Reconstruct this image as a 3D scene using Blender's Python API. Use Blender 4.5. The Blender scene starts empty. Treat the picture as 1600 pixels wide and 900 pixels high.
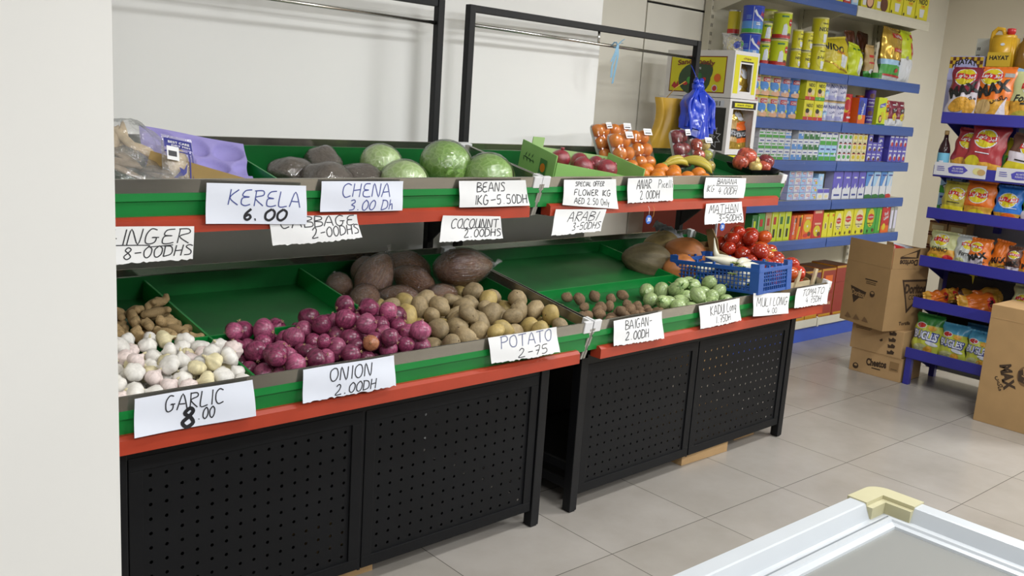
import bpy, bmesh, math, random
from mathutils import Vector, Matrix, Euler, noise
random.seed(11)
SC = bpy.context.scene
C = SC.collection
PI = math.pi

# ------------------------------------------------------------ camera
def make_camera():
    f, yaw, pitch, roll, H = 1449.0, .7277, .197, .0678, 1.7335
    fw = Vector((math.sin(yaw)*math.cos(pitch), math.cos(yaw)*math.cos(pitch), -math.sin(pitch)))
    r = Vector((math.cos(yaw), -math.sin(yaw), 0)); u = r.cross(fw)
    c, s = math.cos(roll), math.sin(roll)
    r2 = r*c + u*s; u2 = u*c - r*s
    cd = bpy.data.cameras.new('camera'); cd.sensor_width = 36; cd.lens = f/1600*36
    cd.clip_start = .05
    co = bpy.data.objects.new('camera', cd); C.objects.link(co)
    co.matrix_world = Matrix(((r2.x, u2.x, -fw.x, 0), (r2.y, u2.y, -fw.y, 0), (r2.z, u2.z, -fw.z, H), (0, 0, 0, 1)))
    SC.camera = co
make_camera()

# ------------------------------------------------------------ light and exposure
vs = SC.view_settings
vs.view_transform = 'Standard'; vs.look = 'None'; vs.gamma = 1; vs.use_curve_mapping = False
vs.exposure = 0.84
w = bpy.data.worlds.new('shop_air'); SC.world = w; w.use_nodes = True
w.node_tree.nodes['Background'].inputs[0].default_value = (.97, .985, 1.0, 1)
w.node_tree.nodes['Background'].inputs[1].default_value = .11
def area(x, y, z, sx, sy, power, col=(.97, .99, 1.0), rot=(0, 0, 0)):
    l = bpy.data.lights.new('ceiling_lamp_light', 'AREA'); l.shape = 'RECTANGLE'; l.size = sx; l.size_y = sy
    l.energy = power; l.color = col
    o = bpy.data.objects.new('ceiling_lamp_light', l); C.objects.link(o); o.location = (x, y, z); o.rotation_euler = rot
    return o
LAMPS = [(0.1, -.7, 52), (2.5, 1.3, 19), (5.0, 1.5, 27), (7.9, -.5, 125), (2.6, -1.9, 82), (6.0, -1.0, 36)]
for lx, ly, lp in LAMPS:
    area(lx, ly, 3.06, 1.2, .28, lp)

# ------------------------------------------------------------ materials
def lin(h):
    h = h.lstrip('#')
    o = []
    for i in (0, 2, 4):
        c = int(h[i:i+2], 16)/255
        o.append(c/12.92 if c <= .04045 else ((c+.055)/1.055)**2.4)
    return tuple(o)+(1,)
_M = {}
def M(col, rough=.5, metal=0, var=0, vscale=12, bump=0, bscale=60, spec=.5, coat=0, rnd=0, stretch=None, trans=0, alpha=1, name=None):
    """principled material: colour broken up by noise (var), per-object value shift (rnd), noise bump"""
    key = (col, rough, metal, var, vscale, bump, bscale, spec, coat, rnd, stretch, trans, alpha)
    if key in _M: return _M[key]
    m = bpy.data.materials.new(name or 'surface_'+col.strip('#')); m.use_nodes = True
    nt = m.node_tree; b = nt.nodes['Principled BSDF']; L = nt.links.new
    c = lin(col)
    b.inputs['Base Color'].default_value = c; b.inputs['Roughness'].default_value = rough
    b.inputs['Metallic'].default_value = metal; b.inputs['Specular IOR Level'].default_value = spec
    b.inputs['Coat Weight'].default_value = coat; b.inputs['Coat Roughness'].default_value = .12
    b.inputs['Transmission Weight'].default_value = trans; b.inputs['Alpha'].default_value = alpha
    tc = nt.nodes.new('ShaderNodeTexCoord'); vec = tc.outputs['Object']
    if stretch:
        mp = nt.nodes.new('ShaderNodeMapping'); mp.inputs['Scale'].default_value = stretch
        L(vec, mp.inputs[0]); vec = mp.outputs[0]
    out = None
    if var:
        n = nt.nodes.new('ShaderNodeTexNoise'); n.inputs['Scale'].default_value = vscale; n.inputs['Detail'].default_value = 5
        L(vec, n.inputs['Vector'])
        cr = nt.nodes.new('ShaderNodeValToRGB'); cr.color_ramp.elements[0].position = .32; cr.color_ramp.elements[1].position = .68
        cr.color_ramp.elements[0].color = tuple(max(0, x*(1-var)) for x in c[:3])+(1,)
        cr.color_ramp.elements[1].color = tuple(min(1, x*(1+var*.7)) for x in c[:3])+(1,)
        L(n.outputs['Fac'], cr.inputs[0]); out = cr.outputs[0]
    if rnd:
        oi = nt.nodes.new('ShaderNodeObjectInfo'); hs = nt.nodes.new('ShaderNodeHueSaturation')
        mr = nt.nodes.new('ShaderNodeMapRange'); mr.inputs[3].default_value = 1-rnd; mr.inputs[4].default_value = 1+rnd
        L(oi.outputs['Random'], mr.inputs[0]); L(mr.outputs[0], hs.inputs['Value'])
        if out: L(out, hs.inputs['Color'])
        else: hs.inputs['Color'].default_value = c
        out = hs.outputs[0]
    if out: L(out, b.inputs['Base Color'])
    if bump:
        n2 = nt.nodes.new('ShaderNodeTexNoise'); n2.inputs['Scale'].default_value = bscale; n2.inputs['Detail'].default_value = 4
        bp = nt.nodes.new('ShaderNodeBump'); bp.inputs['Strength'].default_value = bump; bp.inputs['Distance'].default_value = .01
        L(vec, n2.inputs['Vector']); L(n2.outputs['Fac'], bp.inputs['Height']); L(bp.outputs[0], b.inputs['Normal'])
    _M[key] = m
    return m
def film(name, tint='#ffffff', gloss=.3, rough=.12, bscale=30, body=.0, bump=.5):
    """clear plastic film: mostly see-through, with wrinkled glossy highlights"""
    m = bpy.data.materials.new(name); m.use_nodes = True
    nt = m.node_tree; nt.nodes.clear(); L = nt.links.new
    o = nt.nodes.new('ShaderNodeOutputMaterial'); t = nt.nodes.new('ShaderNodeBsdfTransparent')
    t.inputs[0].default_value = lin(tint)
    g = nt.nodes.new('ShaderNodeBsdfGlossy'); g.inputs['Roughness'].default_value = rough
    mx = nt.nodes.new('ShaderNodeMixShader')
    fr = nt.nodes.new('ShaderNodeLayerWeight'); fr.inputs[0].default_value = .22
    tc = nt.nodes.new('ShaderNodeTexCoord'); n = nt.nodes.new('ShaderNodeTexNoise'); n.inputs['Scale'].default_value = bscale
    n.inputs['Detail'].default_value = 3; n.inputs['Distortion'].default_value = 1.2
    bp = nt.nodes.new('ShaderNodeBump'); bp.inputs['Strength'].default_value = bump; bp.inputs['Distance'].default_value = .012
    L(tc.outputs['Object'], n.inputs['Vector']); L(n.outputs['Fac'], bp.inputs['Height'])
    L(bp.outputs[0], g.inputs['Normal']); L(bp.outputs[0], fr.inputs['Normal'])
    ma = nt.nodes.new('ShaderNodeMath'); ma.operation = 'MULTIPLY_ADD'; ma.inputs[1].default_value = gloss; ma.inputs[2].default_value = gloss*.22
    L(fr.outputs['Fresnel'], ma.inputs[0]); L(ma.outputs[0], mx.inputs[0]); L(t.outputs[0], mx.inputs[1]); L(g.outputs[0], mx.inputs[2])
    last = mx
    if body:
        d = nt.nodes.new('ShaderNodeBsdfDiffuse'); d.inputs[0].default_value = (.8, .8, .8, 1)
        m2 = nt.nodes.new('ShaderNodeMixShader'); m2.inputs[0].default_value = body
        L(mx.outputs[0], m2.inputs[1]); L(d.outputs[0], m2.inputs[2]); last = m2
    L(last.outputs[0], o.inputs[0])
    return m

# ------------------------------------------------------------ mesh builder
class MB:
    def __init__(s): s.v = []; s.f = []; s.mi = []; s.sm = []; s.mats = []
    def m(s, mt):
        if mt not in s.mats: s.mats.append(mt)
        return s.mats.index(mt)
    def add(s, vs_, fs, mt, xf=None, smooth=False):
        o = len(s.v)
        s.v += [tuple(xf @ Vector(p)) for p in vs_] if xf is not None else [tuple(p) for p in vs_]
        k = None if isinstance(mt, (list, tuple)) else s.m(mt)
        for i, f in enumerate(fs):
            s.f.append([a+o for a in f]); s.mi.append(s.m(mt[i]) if k is None else k); s.sm.append(smooth)
        return s
    def bm(s, bm_, mt, xf=None, smooth=False):
        bm_.verts.index_update()
        s.add([v.co.copy() for v in bm_.verts], [[v.index for v in f.verts] for f in bm_.faces], mt, xf, smooth); bm_.free(); return s
    def box(s, x0, x1, y0, y1, z0, z1, mt, bev=0, xf=None):
        b = bmesh.new(); bmesh.ops.create_cube(b, size=1)
        for v in b.verts: v.co = Vector(((x0+x1)/2+v.co.x*(x1-x0), (y0+y1)/2+v.co.y*(y1-y0), (z0+z1)/2+v.co.z*(z1-z0)))
        if bev: bmesh.ops.bevel(b, geom=list(b.edges), offset=bev, segments=2, affect='EDGES', profile=.6)
        return s.bm(b, mt, xf)
    def prism(s, poly, axis, a, b, mt, xf=None):
        """polygon (p,q) extruded from a to b along axis 'x','y' or 'z'"""
        def P(p, q, t): return {'x': (t, p, q), 'y': (p, t, q), 'z': (p, q, t)}[axis]
        n = len(poly)
        vs_ = [P(p, q, a) for p, q in poly]+[P(p, q, b) for p, q in poly]
        bb = bmesh.new(); vv = [bb.verts.new(p) for p in vs_]
        bb.faces.new(vv[:n]); bb.faces.new(vv[n:])
        for i in range(n): bb.faces.new((vv[i], vv[(i+1) % n], vv[n+(i+1) % n], vv[n+i]))
        bmesh.ops.recalc_face_normals(bb, faces=bb.faces)
        return s.bm(bb, mt, xf)
    def tube(s, pts, r, mt, n=8, xf=None, caps=True):
        pts = [Vector(p) for p in pts]; k = len(pts)
        R = r if isinstance(r, (list, tuple)) else [r]*k
        vs_ = []; up = None
        for i, p in enumerate(pts):
            t = (pts[min(i+1, k-1)]-pts[max(i-1, 0)]).normalized()
            if up is None: up = t.orthogonal().normalized()
            up = (up-t*up.dot(t))
            up = up.normalized() if up.length > 1e-6 else t.orthogonal().normalized()
            w_ = t.cross(up)
            for j in range(n):
                a = 2*PI*j/n; vs_.append(p+(up*math.cos(a)+w_*math.sin(a))*R[i])
        fs = [(i*n+j, i*n+(j+1) % n, (i+1)*n+(j+1) % n, (i+1)*n+j) for i in range(k-1) for j in range(n)]
        if caps: fs += [tuple(range(n))[::-1], tuple(range((k-1)*n, k*n))]
        return s.add(vs_, fs, mt, xf, True)
    def lathe(s, prof, mt, n=24, xf=None, warp=None, smooth=True):
        """prof: list of (r,z[,mat]) bottom to top"""
        vs_ = []; fs = []; mm = []
        for pr in prof:
            for j in range(n):
                a = 2*PI*j/n; p = Vector((pr[0]*math.cos(a), pr[0]*math.sin(a), pr[1]))
                if warp: p = warp(p, a)
                vs_.append(p)
        for i in range(len(prof)-1):
            for j in range(n):
                fs.append((i*n+j, i*n+(j+1) % n, (i+1)*n+(j+1) % n, (i+1)*n+j)); mm.append(prof[i][2] if len(prof[i]) > 2 else mt)
        fs.append(tuple(range(n))[::-1]); mm.append(mm[0]); fs.append(tuple(range((len(prof)-1)*n, len(prof)*n))); mm.append(mm[-2])
        return s.add(vs_, fs, mm, xf, smooth)
    def ball(s, rx, ry, rz, mt, seg=20, rings=12, xf=None, warp=None):
        prof = [(math.sin(PI*(i+.001)/(rings+.002)), -math.cos(PI*(i+.001)/(rings+.002))) for i in range(rings+1)]
        def w_(p, a):
            q = Vector((p.x*rx, p.y*ry, p.z*rz)); return warp(q, p) if warp else q
        return s.lathe(prof, mt, seg, xf, w_)
    def grid(s, fn, nu, nv, mt, xf=None, smooth=True, flip=False):
        """fn(u,v) with u,v in 0..1; mt a material or function (u,v)->material"""
        vs_ = [fn(i/nu, j/nv) for j in range(nv+1) for i in range(nu+1)]
        fs = []; mm = []
        for j in range(nv):
            for i in range(nu):
                q = (j*(nu+1)+i, j*(nu+1)+i+1, (j+1)*(nu+1)+i+1, (j+1)*(nu+1)+i)
                fs.append(q[::-1] if flip else q); mm.append(mt((i+.5)/nu, (j+.5)/nv) if callable(mt) else mt)
        return s.add(vs_, fs, mm, xf, smooth)
    def mesh(s, name):
        me = bpy.data.meshes.new(name); me.from_pydata(s.v, [], s.f)
        for mt in s.mats: me.materials.append(mt)
        me.polygons.foreach_set('material_index', s.mi); me.polygons.foreach_set('use_smooth', s.sm)
        me.update(); return me
    def build(s, name, parent=None, loc=(0, 0, 0), rot=(0, 0, 0)):
        o = bpy.data.objects.new(name, s.mesh(name)); C.objects.link(o)
        o.location = loc; o.rotation_euler = rot
        if parent is not None: o.parent = parent
        return o
def tag(o, label, cat, group=None):
    o['label'] = label; o['category'] = cat
    if group: o['group'] = group
    return o
def thing(name, label, cat, loc=(0, 0, 0), rot=(0, 0, 0), group=None):
    o = bpy.data.objects.new(name, None); C.objects.link(o); o.location = loc; o.rotation_euler = rot
    o.empty_display_size = .05
    return tag(o, label, cat, group)
def struct(o): o['kind'] = 'structure'; return o
def dup(o, label=None, cat=None, group=None):
    c = o.copy(); C.objects.link(c)
    if label: tag(c, label, cat or o.get('category'), group)
    for ch in o.children:
        d = ch.copy(); C.objects.link(d); d.parent = c
        for g2 in ch.children:
            e = g2.copy(); C.objects.link(e); e.parent = d
    return c

# ------------------------------------------------------------ flat artwork laid onto a surface
_T = {}
def textmesh(txt, bold=0, shear=0):
    k = (txt, bold, shear)
    if k in _T: return _T[k]
    cu = bpy.data.curves.new('lettering', 'FONT'); cu.body = txt; cu.size = 1; cu.offset = bold; cu.shear = shear; cu.resolution_u = 3
    cu.align_x = 'LEFT'
    o = bpy.data.objects.new('lettering', cu); C.objects.link(o)
    dg = bpy.context.evaluated_depsgraph_get(); me = bpy.data.meshes.new_from_object(o.evaluated_get(dg))
    me.calc_loop_triangles()
    vs_ = [(v.co.x, v.co.y) for v in me.vertices]; ts = [tuple(t.vertices) for t in me.loop_triangles]
    bpy.data.objects.remove(o); bpy.data.curves.remove(cu); bpy.data.meshes.remove(me)
    if not vs_: vs_ = [(0, 0), (.1, 0), (0, .1)]; ts = []
    x0 = min(p[0] for p in vs_); x1 = max(p[0] for p in vs_); y0 = min(p[1] for p in vs_); y1 = max(p[1] for p in vs_)
    _T[k] = ([((p[0]-x0)/max(1e-6, x1-x0), (p[1]-y0)/max(1e-6, y1-y0)) for p in vs_], ts)
    return _T[k]
def refine(tris, lim):
    out = []; st = list(tris)
    while st:
        a, b, c = st.pop()
        e = [((a[0]-b[0])**2+(a[1]-b[1])**2, 0), ((b[0]-c[0])**2+(b[1]-c[1])**2, 1), ((c[0]-a[0])**2+(c[1]-a[1])**2, 2)]
        m_, k = max(e)
        if m_ <= lim*lim: out.append((a, b, c)); continue
        if k == 1: a, b, c = b, c, a
        elif k == 2: a, b, c = c, a, b
        d = ((a[0]+b[0])/2, (a[1]+b[1])/2)
        st += [(a, d, c), (d, b, c)]
    return out
def art_tris(it):
    """one artwork item -> triangles in metres on the sheet"""
    k = it[0]
    if k == 'rect':
        _, x0, y0, x1, y1 = it[:5]; P = [(x0, y0), (x1, y0), (x1, y1), (x0, y1)]; return [(P[0], P[1], P[2]), (P[0], P[2], P[3])]
    if k == 'poly':
        P = [Vector((x, y, 0)) for x, y in it[1]]
        from mathutils.geometry import tessellate_polygon
        return [tuple((P[i].x, P[i].y) for i in t) for t in tessellate_polygon([P])]
    if k == 'ell':
        _, cx, cy, rx, ry = it[:5]; n = 20
        a = it[7] if len(it) > 7 else 0
        P = []
        for i in range(n):
            t = 2*PI*i/n; x, y = rx*math.cos(t), ry*math.sin(t); P.append((cx+x*math.cos(a)-y*math.sin(a), cy+x*math.sin(a)+y*math.cos(a)))
        return [((cx, cy), P[i], P[(i+1) % n]) for i in range(n)]
    if k == 'text':
        _, txt, x0, y0, wd, ht, mt = it[:7]
        op = it[7] if len(it) > 7 else {}
        vs_, ts = textmesh(txt, op.get('bold', .02), op.get('shear', 0)); a = op.get('rot', 0); arc = op.get('arc', 0)
        P = []
        for x, y in vs_:
            px, py = (x-.5)*wd, (y-.5)*ht
            py += arc*(1-(2*x-1)**2)
            P.append((x0+px*math.cos(a)-py*math.sin(a), y0+px*math.sin(a)+py*math.cos(a)))
        return [(P[i], P[j], P[l]) for i, j, l in ts]
    return []
def art_mat(it):
    return it[6] if it[0] == 'text' else it[2] if it[0] == 'poly' else it[5]
def decal(mb, S, art, off=.0006, lim=.03, xf=None):
    """S(x,y,o): metres on the sheet and height above it -> point"""
    for n, it in enumerate(art):
        tr = art_tris(it)
        if lim: tr = refine(tr, lim)
        vs_ = []; fs = []
        o = off*(1+.45*n)
        for t in tr:
            # keep every triangle facing outward
            ar = (t[1][0]-t[0][0])*(t[2][1]-t[0][1])-(t[2][0]-t[0][0])*(t[1][1]-t[0][1])
            if ar < 0: t = (t[0], t[2], t[1])
            k = len(vs_); vs_ += [S(p[0], p[1], o) for p in t]; fs.append((k, k+1, k+2))
        if fs: mb.add(vs_, fs, art_mat(it), xf, True)
# ============================================================ ROOM
def tile_mat():
    m = bpy.data.materials.new('floor_tiles'); m.use_nodes = True; nt = m.node_tree; b = nt.nodes['Principled BSDF']; L = nt.links.new
    tc = nt.nodes.new('ShaderNodeTexCoord'); mp = nt.nodes.new('ShaderNodeMapping'); mp.inputs['Location'].default_value = (-2.6265+6, -2.2422+6, 0)
    L(tc.outputs['Object'], mp.inputs[0])
    br = nt.nodes.new('ShaderNodeTexBrick'); br.offset = 0; br.squash = 1
    br.inputs['Scale'].default_value = 1; br.inputs['Brick Width'].default_value = .6; br.inputs['Row Height'].default_value = .6
    br.inputs['Mortar Size'].default_value = .0022; br.inputs['Mortar Smooth'].default_value = .3; br.inputs['Bias'].default_value = 0
    br.inputs['Color1'].default_value = lin('#a39e98'); br.inputs['Color2'].default_value = lin('#9d9891'); br.inputs['Mortar'].default_value = lin('#5c5852')
    L(mp.outputs[0], br.inputs['Vector'])
    n = nt.nodes.new('ShaderNodeTexNoise'); n.inputs['Scale'].default_value = 2.2; n.inputs['Detail'].default_value = 7; n.inputs['Roughness'].default_value = .62
    L(tc.outputs['Object'], n.inputs['Vector'])
    cr = nt.nodes.new('ShaderNodeValToRGB'); cr.color_ramp.elements[0].position = .3; cr.color_ramp.elements[1].position = .72
    cr.color_ramp.elements[0].color = (.84, .82, .79, 1); cr.color_ramp.elements[1].color = (1.05, 1.04, 1.03, 1)
    L(n.outputs['Fac'], cr.inputs[0])
    mx = nt.nodes.new('ShaderNodeMix'); mx.data_type = 'RGBA'; mx.blend_type = 'MULTIPLY'; mx.inputs[0].default_value = 1
    L(br.outputs['Color'], mx.inputs[6]); L(cr.outputs[0], mx.inputs[7]); L(mx.outputs[2], b.inputs['Base Color'])
    b.inputs['Roughness'].default_value = .24; b.inputs['Specular IOR Level'].default_value = .4
    return m
M_white = M('#f0efec', .55, var=.02, vscale=1.5, bump=.03, bscale=3)
M_cream = M('#e6e2d5', .5, var=.03, vscale=2, bump=.02, bscale=4)
M_end = M('#e6decd', .6, var=.03, vscale=2)
M_dark = M('#171614', .7, var=.1)
mb = MB(); mb.grid(lambda u, v: (-1.6+11.0*u, -3.4+7.8*v, 0), 1, 1, tile_mat(), smooth=False)
struct(mb.build('floor'))
mb = MB(); mb.grid(lambda u, v: (-1.6+11.0*u, -3.4+7.8*v, 3.1), 1, 1, M('#e8e6e0', .8, var=.02), smooth=False, flip=True)
struct(mb.build('ceiling'))
mb = MB(); mb.box(-1.6, .72, 2.2, 3.6, 0, 3.1, M('#e6e4df', .6, var=.025, vscale=1.3, bump=.05, bscale=5))
struct(mb.build('wall_left'))
mb = MB(); mb.box(-1.6, 3.72, 3.6, 4.42, 0, 3.1, M_white)
struct(mb.build('wall_back'))
mb = MB(); mb.box(3.72, 9.4, 4.40, 4.44, 0, 3.1, M_dark)
for x0, x1, z0, z1 in ((3.72, 4.945, 0, 3.1), (4.958, 5.75, 0, 2.46), (4.958, 5.75, 2.475, 3.1), (5.75, 9.4, 0, 3.1)):
    mb.box(x0, x1, 4.375, 4.401, z0, z1, M_cream, .002)
struct(mb.build('wall_recess'))
mb = MB(); mb.box(9.35, 9.45, -3.4, 4.44, 0, 3.1, M_end)
struct(mb.build('wall_right'))

# ============================================================ VEGETABLE STANDS
M_black = M('#0c0d10', .5, spec=.3, var=.12, vscale=9, bump=.03, bscale=90)
M_panel = M('#090a0d', .6, spec=.25, var=.15, vscale=5, bump=.02)
M_green = M('#0a7c34', .38, var=.06, vscale=6)
M_green_shade = M('#056026', .45, var=.16, vscale=7, bump=.02, bscale=40)  # darker copy of the tray green, bin shade put into the colour
M_red = M('#a83c25', .36, var=.10, vscale=8)
M_steel = M('#a9a59b', .20, metal=.92, var=.10, vscale=6, stretch=(.4, 3, 3))
M_chrome = M('#c9c8c4', .18, metal=1)
M_cap = M('#dcdcdd', .4)
M_ends = M('#a09c94', .38, metal=.35, var=.1, vscale=10)
STAND = {1: (.8104, 2.5487, .0264), 2: (2.7402, 2.6042, .0384)}
SL = 1.738
TIER = {'lo': (-.125, .90, math.atan2(.152, .945), .957), 'up': (.22, 1.44, math.atan2(.10, .524), .534)}
def SW(k, x, y, z):
    sx, sy, a = STAND[k]; c, s = math.cos(a), math.sin(a)
    return Vector((sx+c*x-s*y, sy+s*x+c*y, z))
def TL(which, x, s, n):
    y0, z0, th, D = TIER[which]
    return Vector((x, y0+s*math.cos(th)-n*math.sin(th), z0+s*math.sin(th)+n*math.cos(th)))
def TW(k, which, x, s, n): return SW(k, *TL(which, x, s, n))
def tier_xf(which):
    y0, z0, th, D = TIER[which]
    return Matrix.Translation((0, y0, z0)) @ Matrix.Rotation(th, 4, 'X')
def make_stand(k, label, divs, cross):
    sx, sy, a = STAND[k]
    r = thing('vegetable_display_stand', label, 'display stand', (sx, sy, 0), (0, 0, a))
    # legs
    for x0 in (0, SL-.045):
        b = MB(); b.box(x0, x0+.045, 0, .045, 0.006, .70, M_black, .003); b.box(x0+.006, x0+.039, .004, .04, 0, .03, M_black, .002); b.build('leg', r)
        b = MB(); xc = x0+.0225; cx = 0 if x0 == 0 else SL
        b.box(cx-.0175, cx+.0175, .828, .863, 0, 2.156, M_black, .003); b.build('rear_post', r)
    # perforated door panels
    for p0, p1 in ((.05, .845), (.857, SL-.05)):
        b = MB(); z0, z1 = .076, .665; fw_ = .042; y0, y1 = .006, .022
        b.box(p0, p1, y0, y1, z0, z0+fw_, M_panel, .002); b.box(p0, p1, y0, y1, z1-fw_, z1, M_panel, .002)
        b.box(p0, p0+fw_, y0, y1, z0+fw_, z1-fw_, M_panel, .002); b.box(p1-fw_, p1, y0, y1, z0+fw_, z1-fw_, M_panel, .002)
        f = b.build('door_panel', r)
        b = MB(); nx, nz = 15, 11; hr = .0058; ys = .013
        X0, X1, Z0, Z1 = p0+fw_, p1-fw_, z0+fw_, z1-fw_; dx, dz = (X1-X0)/nx, (Z1-Z0)/nz
        vs_ = []; fs = []
        for i in range(nx):
            for j in range(nz):
                cx, cz = X0+(i+.5)*dx, Z0+(j+.5)*dz; o = len(vs_)
                sq = [(-1, -1), (0, -1), (1, -1), (1, 0), (1, 1), (0, 1), (-1, 1), (-1, 0)]
                for q in sq: vs_.append((cx+q[0]*dx/2, ys, cz+q[1]*dz/2))
                for q in sq:
                    l = math.hypot(*q); vs_.append((cx+q[0]/l*hr, ys, cz+q[1]/l*hr))
                for q in sq:
                    l = math.hypot(*q); vs_.append((cx+q[0]/l*hr, ys+.002, cz+q[1]/l*hr))
                for t in range(8):
                    t2 = (t+1) % 8; fs.append((o+t, o+t2, o+8+t2, o+8+t)); fs.append((o+8+t, o+8+t2, o+16+t2, o+16+t))
        b.add(vs_, fs, M_panel); b.build('perforated_sheet', f)
    b = MB(); b.box(.045, SL-.045, .008, .04, .66, .71, M_black, .002); b.build('apron_rail', r)
    b = MB(); b.box(.846, .856, .01, .03, .07, .67, M_black); b.build('mullion', r)
    for z in (.10, .18):
        for x in (.01, SL-.03):
            b = MB(); b.box(x, x+.02, .045, .83, z, z+.035, M_black, .002); b.build('side_stretcher', r)
    b = MB(); b.box(.02, SL-.02, .815, .825, .08, .66, M_panel, .001); b.build('added_rear_blackout', r)  # added black sheet that keeps the view through the panel holes dark
    b = MB(); b.box(.046, SL-.046, .03, .815, .077, .083, M_panel, .001); b.build('added_bottom_blackout', r)  # added black sheet, covers the lit floor seen through the holes
    b = MB(); b.box(.0175, SL-.0175, .832, .859, 2.124, 2.156, M_black, .003); b.build('top_bar', r)
    b = MB(); b.box(.0175, SL-.0175, .835, .857, .62, .66, M_black, .002); b.build('rear_rail', r)
    b = MB(); b.tube([(.018, .846, 2.068), (SL-.018, .846, 2.055)], .0085, M_chrome, 10)
    b.tube([(.88, .846, 2.06), (.88, .846, 2.125)], .007, M_chrome, 8); b.build('hanging_rod', r)
    for which in ('lo', 'up'):
        y0, z0, th, D = TIER[which]; xf = tier_xf(which); dn = (-.115 if k == 1 else -.088) if which == 'lo' else (-.13 if k == 1 else -.09)
        # cantilever brackets
        for cx in (.008, SL-.008):
            b = MB(); yy, zz = .83, z0-.165
            yf = y0+.06
            b.prism([(yy, zz-.02), (yf, zz-.005), (yf, zz+.035), (yy, zz+.05)], 'x', cx-.016, cx+.016, M_black)
            b.prism([(yy, zz-.20), (yy, zz), (yy-.24, zz)], 'x', cx-.006, cx+.006, M_black); b.build('bracket', r)
        b = MB(); zr = z0-.165; yr = y0-.002
        b.prism([(yr, zr), (yr+.055, zr), (yr+.055, zr+.052), (yr+.012, zr+.050), (yr, zr+.040)], 'x', -.033, SL+.033, M_red); b.build('front_rail', r)
        # green tray
        b = MB(); xa, xb = -.084, SL+.084; t = .004
        b.box(xa, xb, 0.012, D-.006, dn-.008, dn, M_green_shade, xf=xf)
        b.box(xa, xb, D-.010, D-.004, dn, -.03, M_green_shade, xf=xf)
        b.box(xa, xb, .012, .018, dn, -.046, M_green_shade, xf=xf)
        for x in (xa, xb-t): b.box(x, x+t, .012, D-.006, dn, -.04, M_green_shade, xf=xf)
        # outer front face with rolled flange
        yf = y0
        b.prism([(yf+.004, z0-.043), (yf+.004, z0-.066), (yf+.016, z0-.070), (yf+.024, z0-.128), (yf+.032, z0-.128), (yf+.024, z0-.055), (yf+.020, z0-.043)], 'x', -.086, SL+.086, M_green)
        b.build('tray', r)
        for x in divs[which]:
            b = MB(); b.box(x-.004, x+.004, .02, D-.012, dn, -.043, M_green, .001, xf=xf); b.build('divider', r)
        for x0_, x1_, s_ in cross[which]:
            b = MB(); b.box(x0_, x1_, s_-.004, s_+.004, dn, -.043, M_green, .001, xf=xf); b.build('cross_divider', r)
        # polished rim: front, rear, two sides
        b = MB(); b.box(-.083, SL+.083, -.002, .004, -.044, 0, M_steel, .001, xf=xf); b.build('front_rim', r)
        b = MB(); b.box(-.083, SL+.083, D-.004, D+.002, -.044, 0, M_steel, .001, xf=xf); b.build('rear_rim', r)
        for x in (-.0885, SL+.0835):
            b = MB(); b.box(x, x+.005, .02, D-.02, -.044, 0, M_steel, .001, xf=xf); b.build('side_rim', r)
        for x in (-.089, SL+.084):
            # end plate: slanted front edge, steel strip along it
            b = MB()
            c_, s_ = math.cos(th), math.sin(th)
            P = [(y0+.01, z0-.04), (y0+.055, z0-.165), (y0+.20, z0-.165+.02), (y0+D*c_-.02, z0+D*s_-.14), (y0+D*c_-.01, z0+D*s_-.04)]
            e_ = b.prism(P, 'x', x+.001, x+.004, M_green_shade).build('end_plate', r)
            b = MB(); b.prism([(y0-.004, z0-.03), (y0+.040, z0-.165), (y0+.108, z0-.165), (y0+.064, z0-.03)], 'x', x-.003, x+.009, M_ends); b.build('end_strip', e_)
            b = MB(); sg = -1 if x < 0 else 1; xc = x+.0025
            b.box(min(xc-sg*.04, xc+sg*.006), max(xc-sg*.04, xc+sg*.006), -.007, .008, -.046, .003, M_cap, .003, xf=xf)
            b.box(min(xc-sg*.006, xc+sg*.006), max(xc-sg*.006, xc+sg*.006), -.006, .045, -.046, .003, M_cap, .002, xf=xf); b.build('corner_cap', r)
            b = MB(); b.box(min(xc-sg*.03, xc+sg*.006), max(xc-sg*.03, xc+sg*.006), D-.03, D+.006, -.046, .003, M_cap, .003, xf=xf); b.build('corner_cap', r)
    return r
make_stand(1, 'long black and green vegetable stand nearest the white column, holding garlic, onions and potatoes', {'lo': (.415, 1.055), 'up': (.70,)},
           {'lo': ((-.08, .411, .40), (.419, 1.051, .40)), 'up': ()})
make_stand(2, 'far black and green stand beside the snack cartons, holding eggplants, radishes and tomatoes', {'lo': (1.0,), 'up': ()},
           {'lo': ((-.08, .996, .43), (1.004, SL+.08, .55)), 'up': ()})

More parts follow.
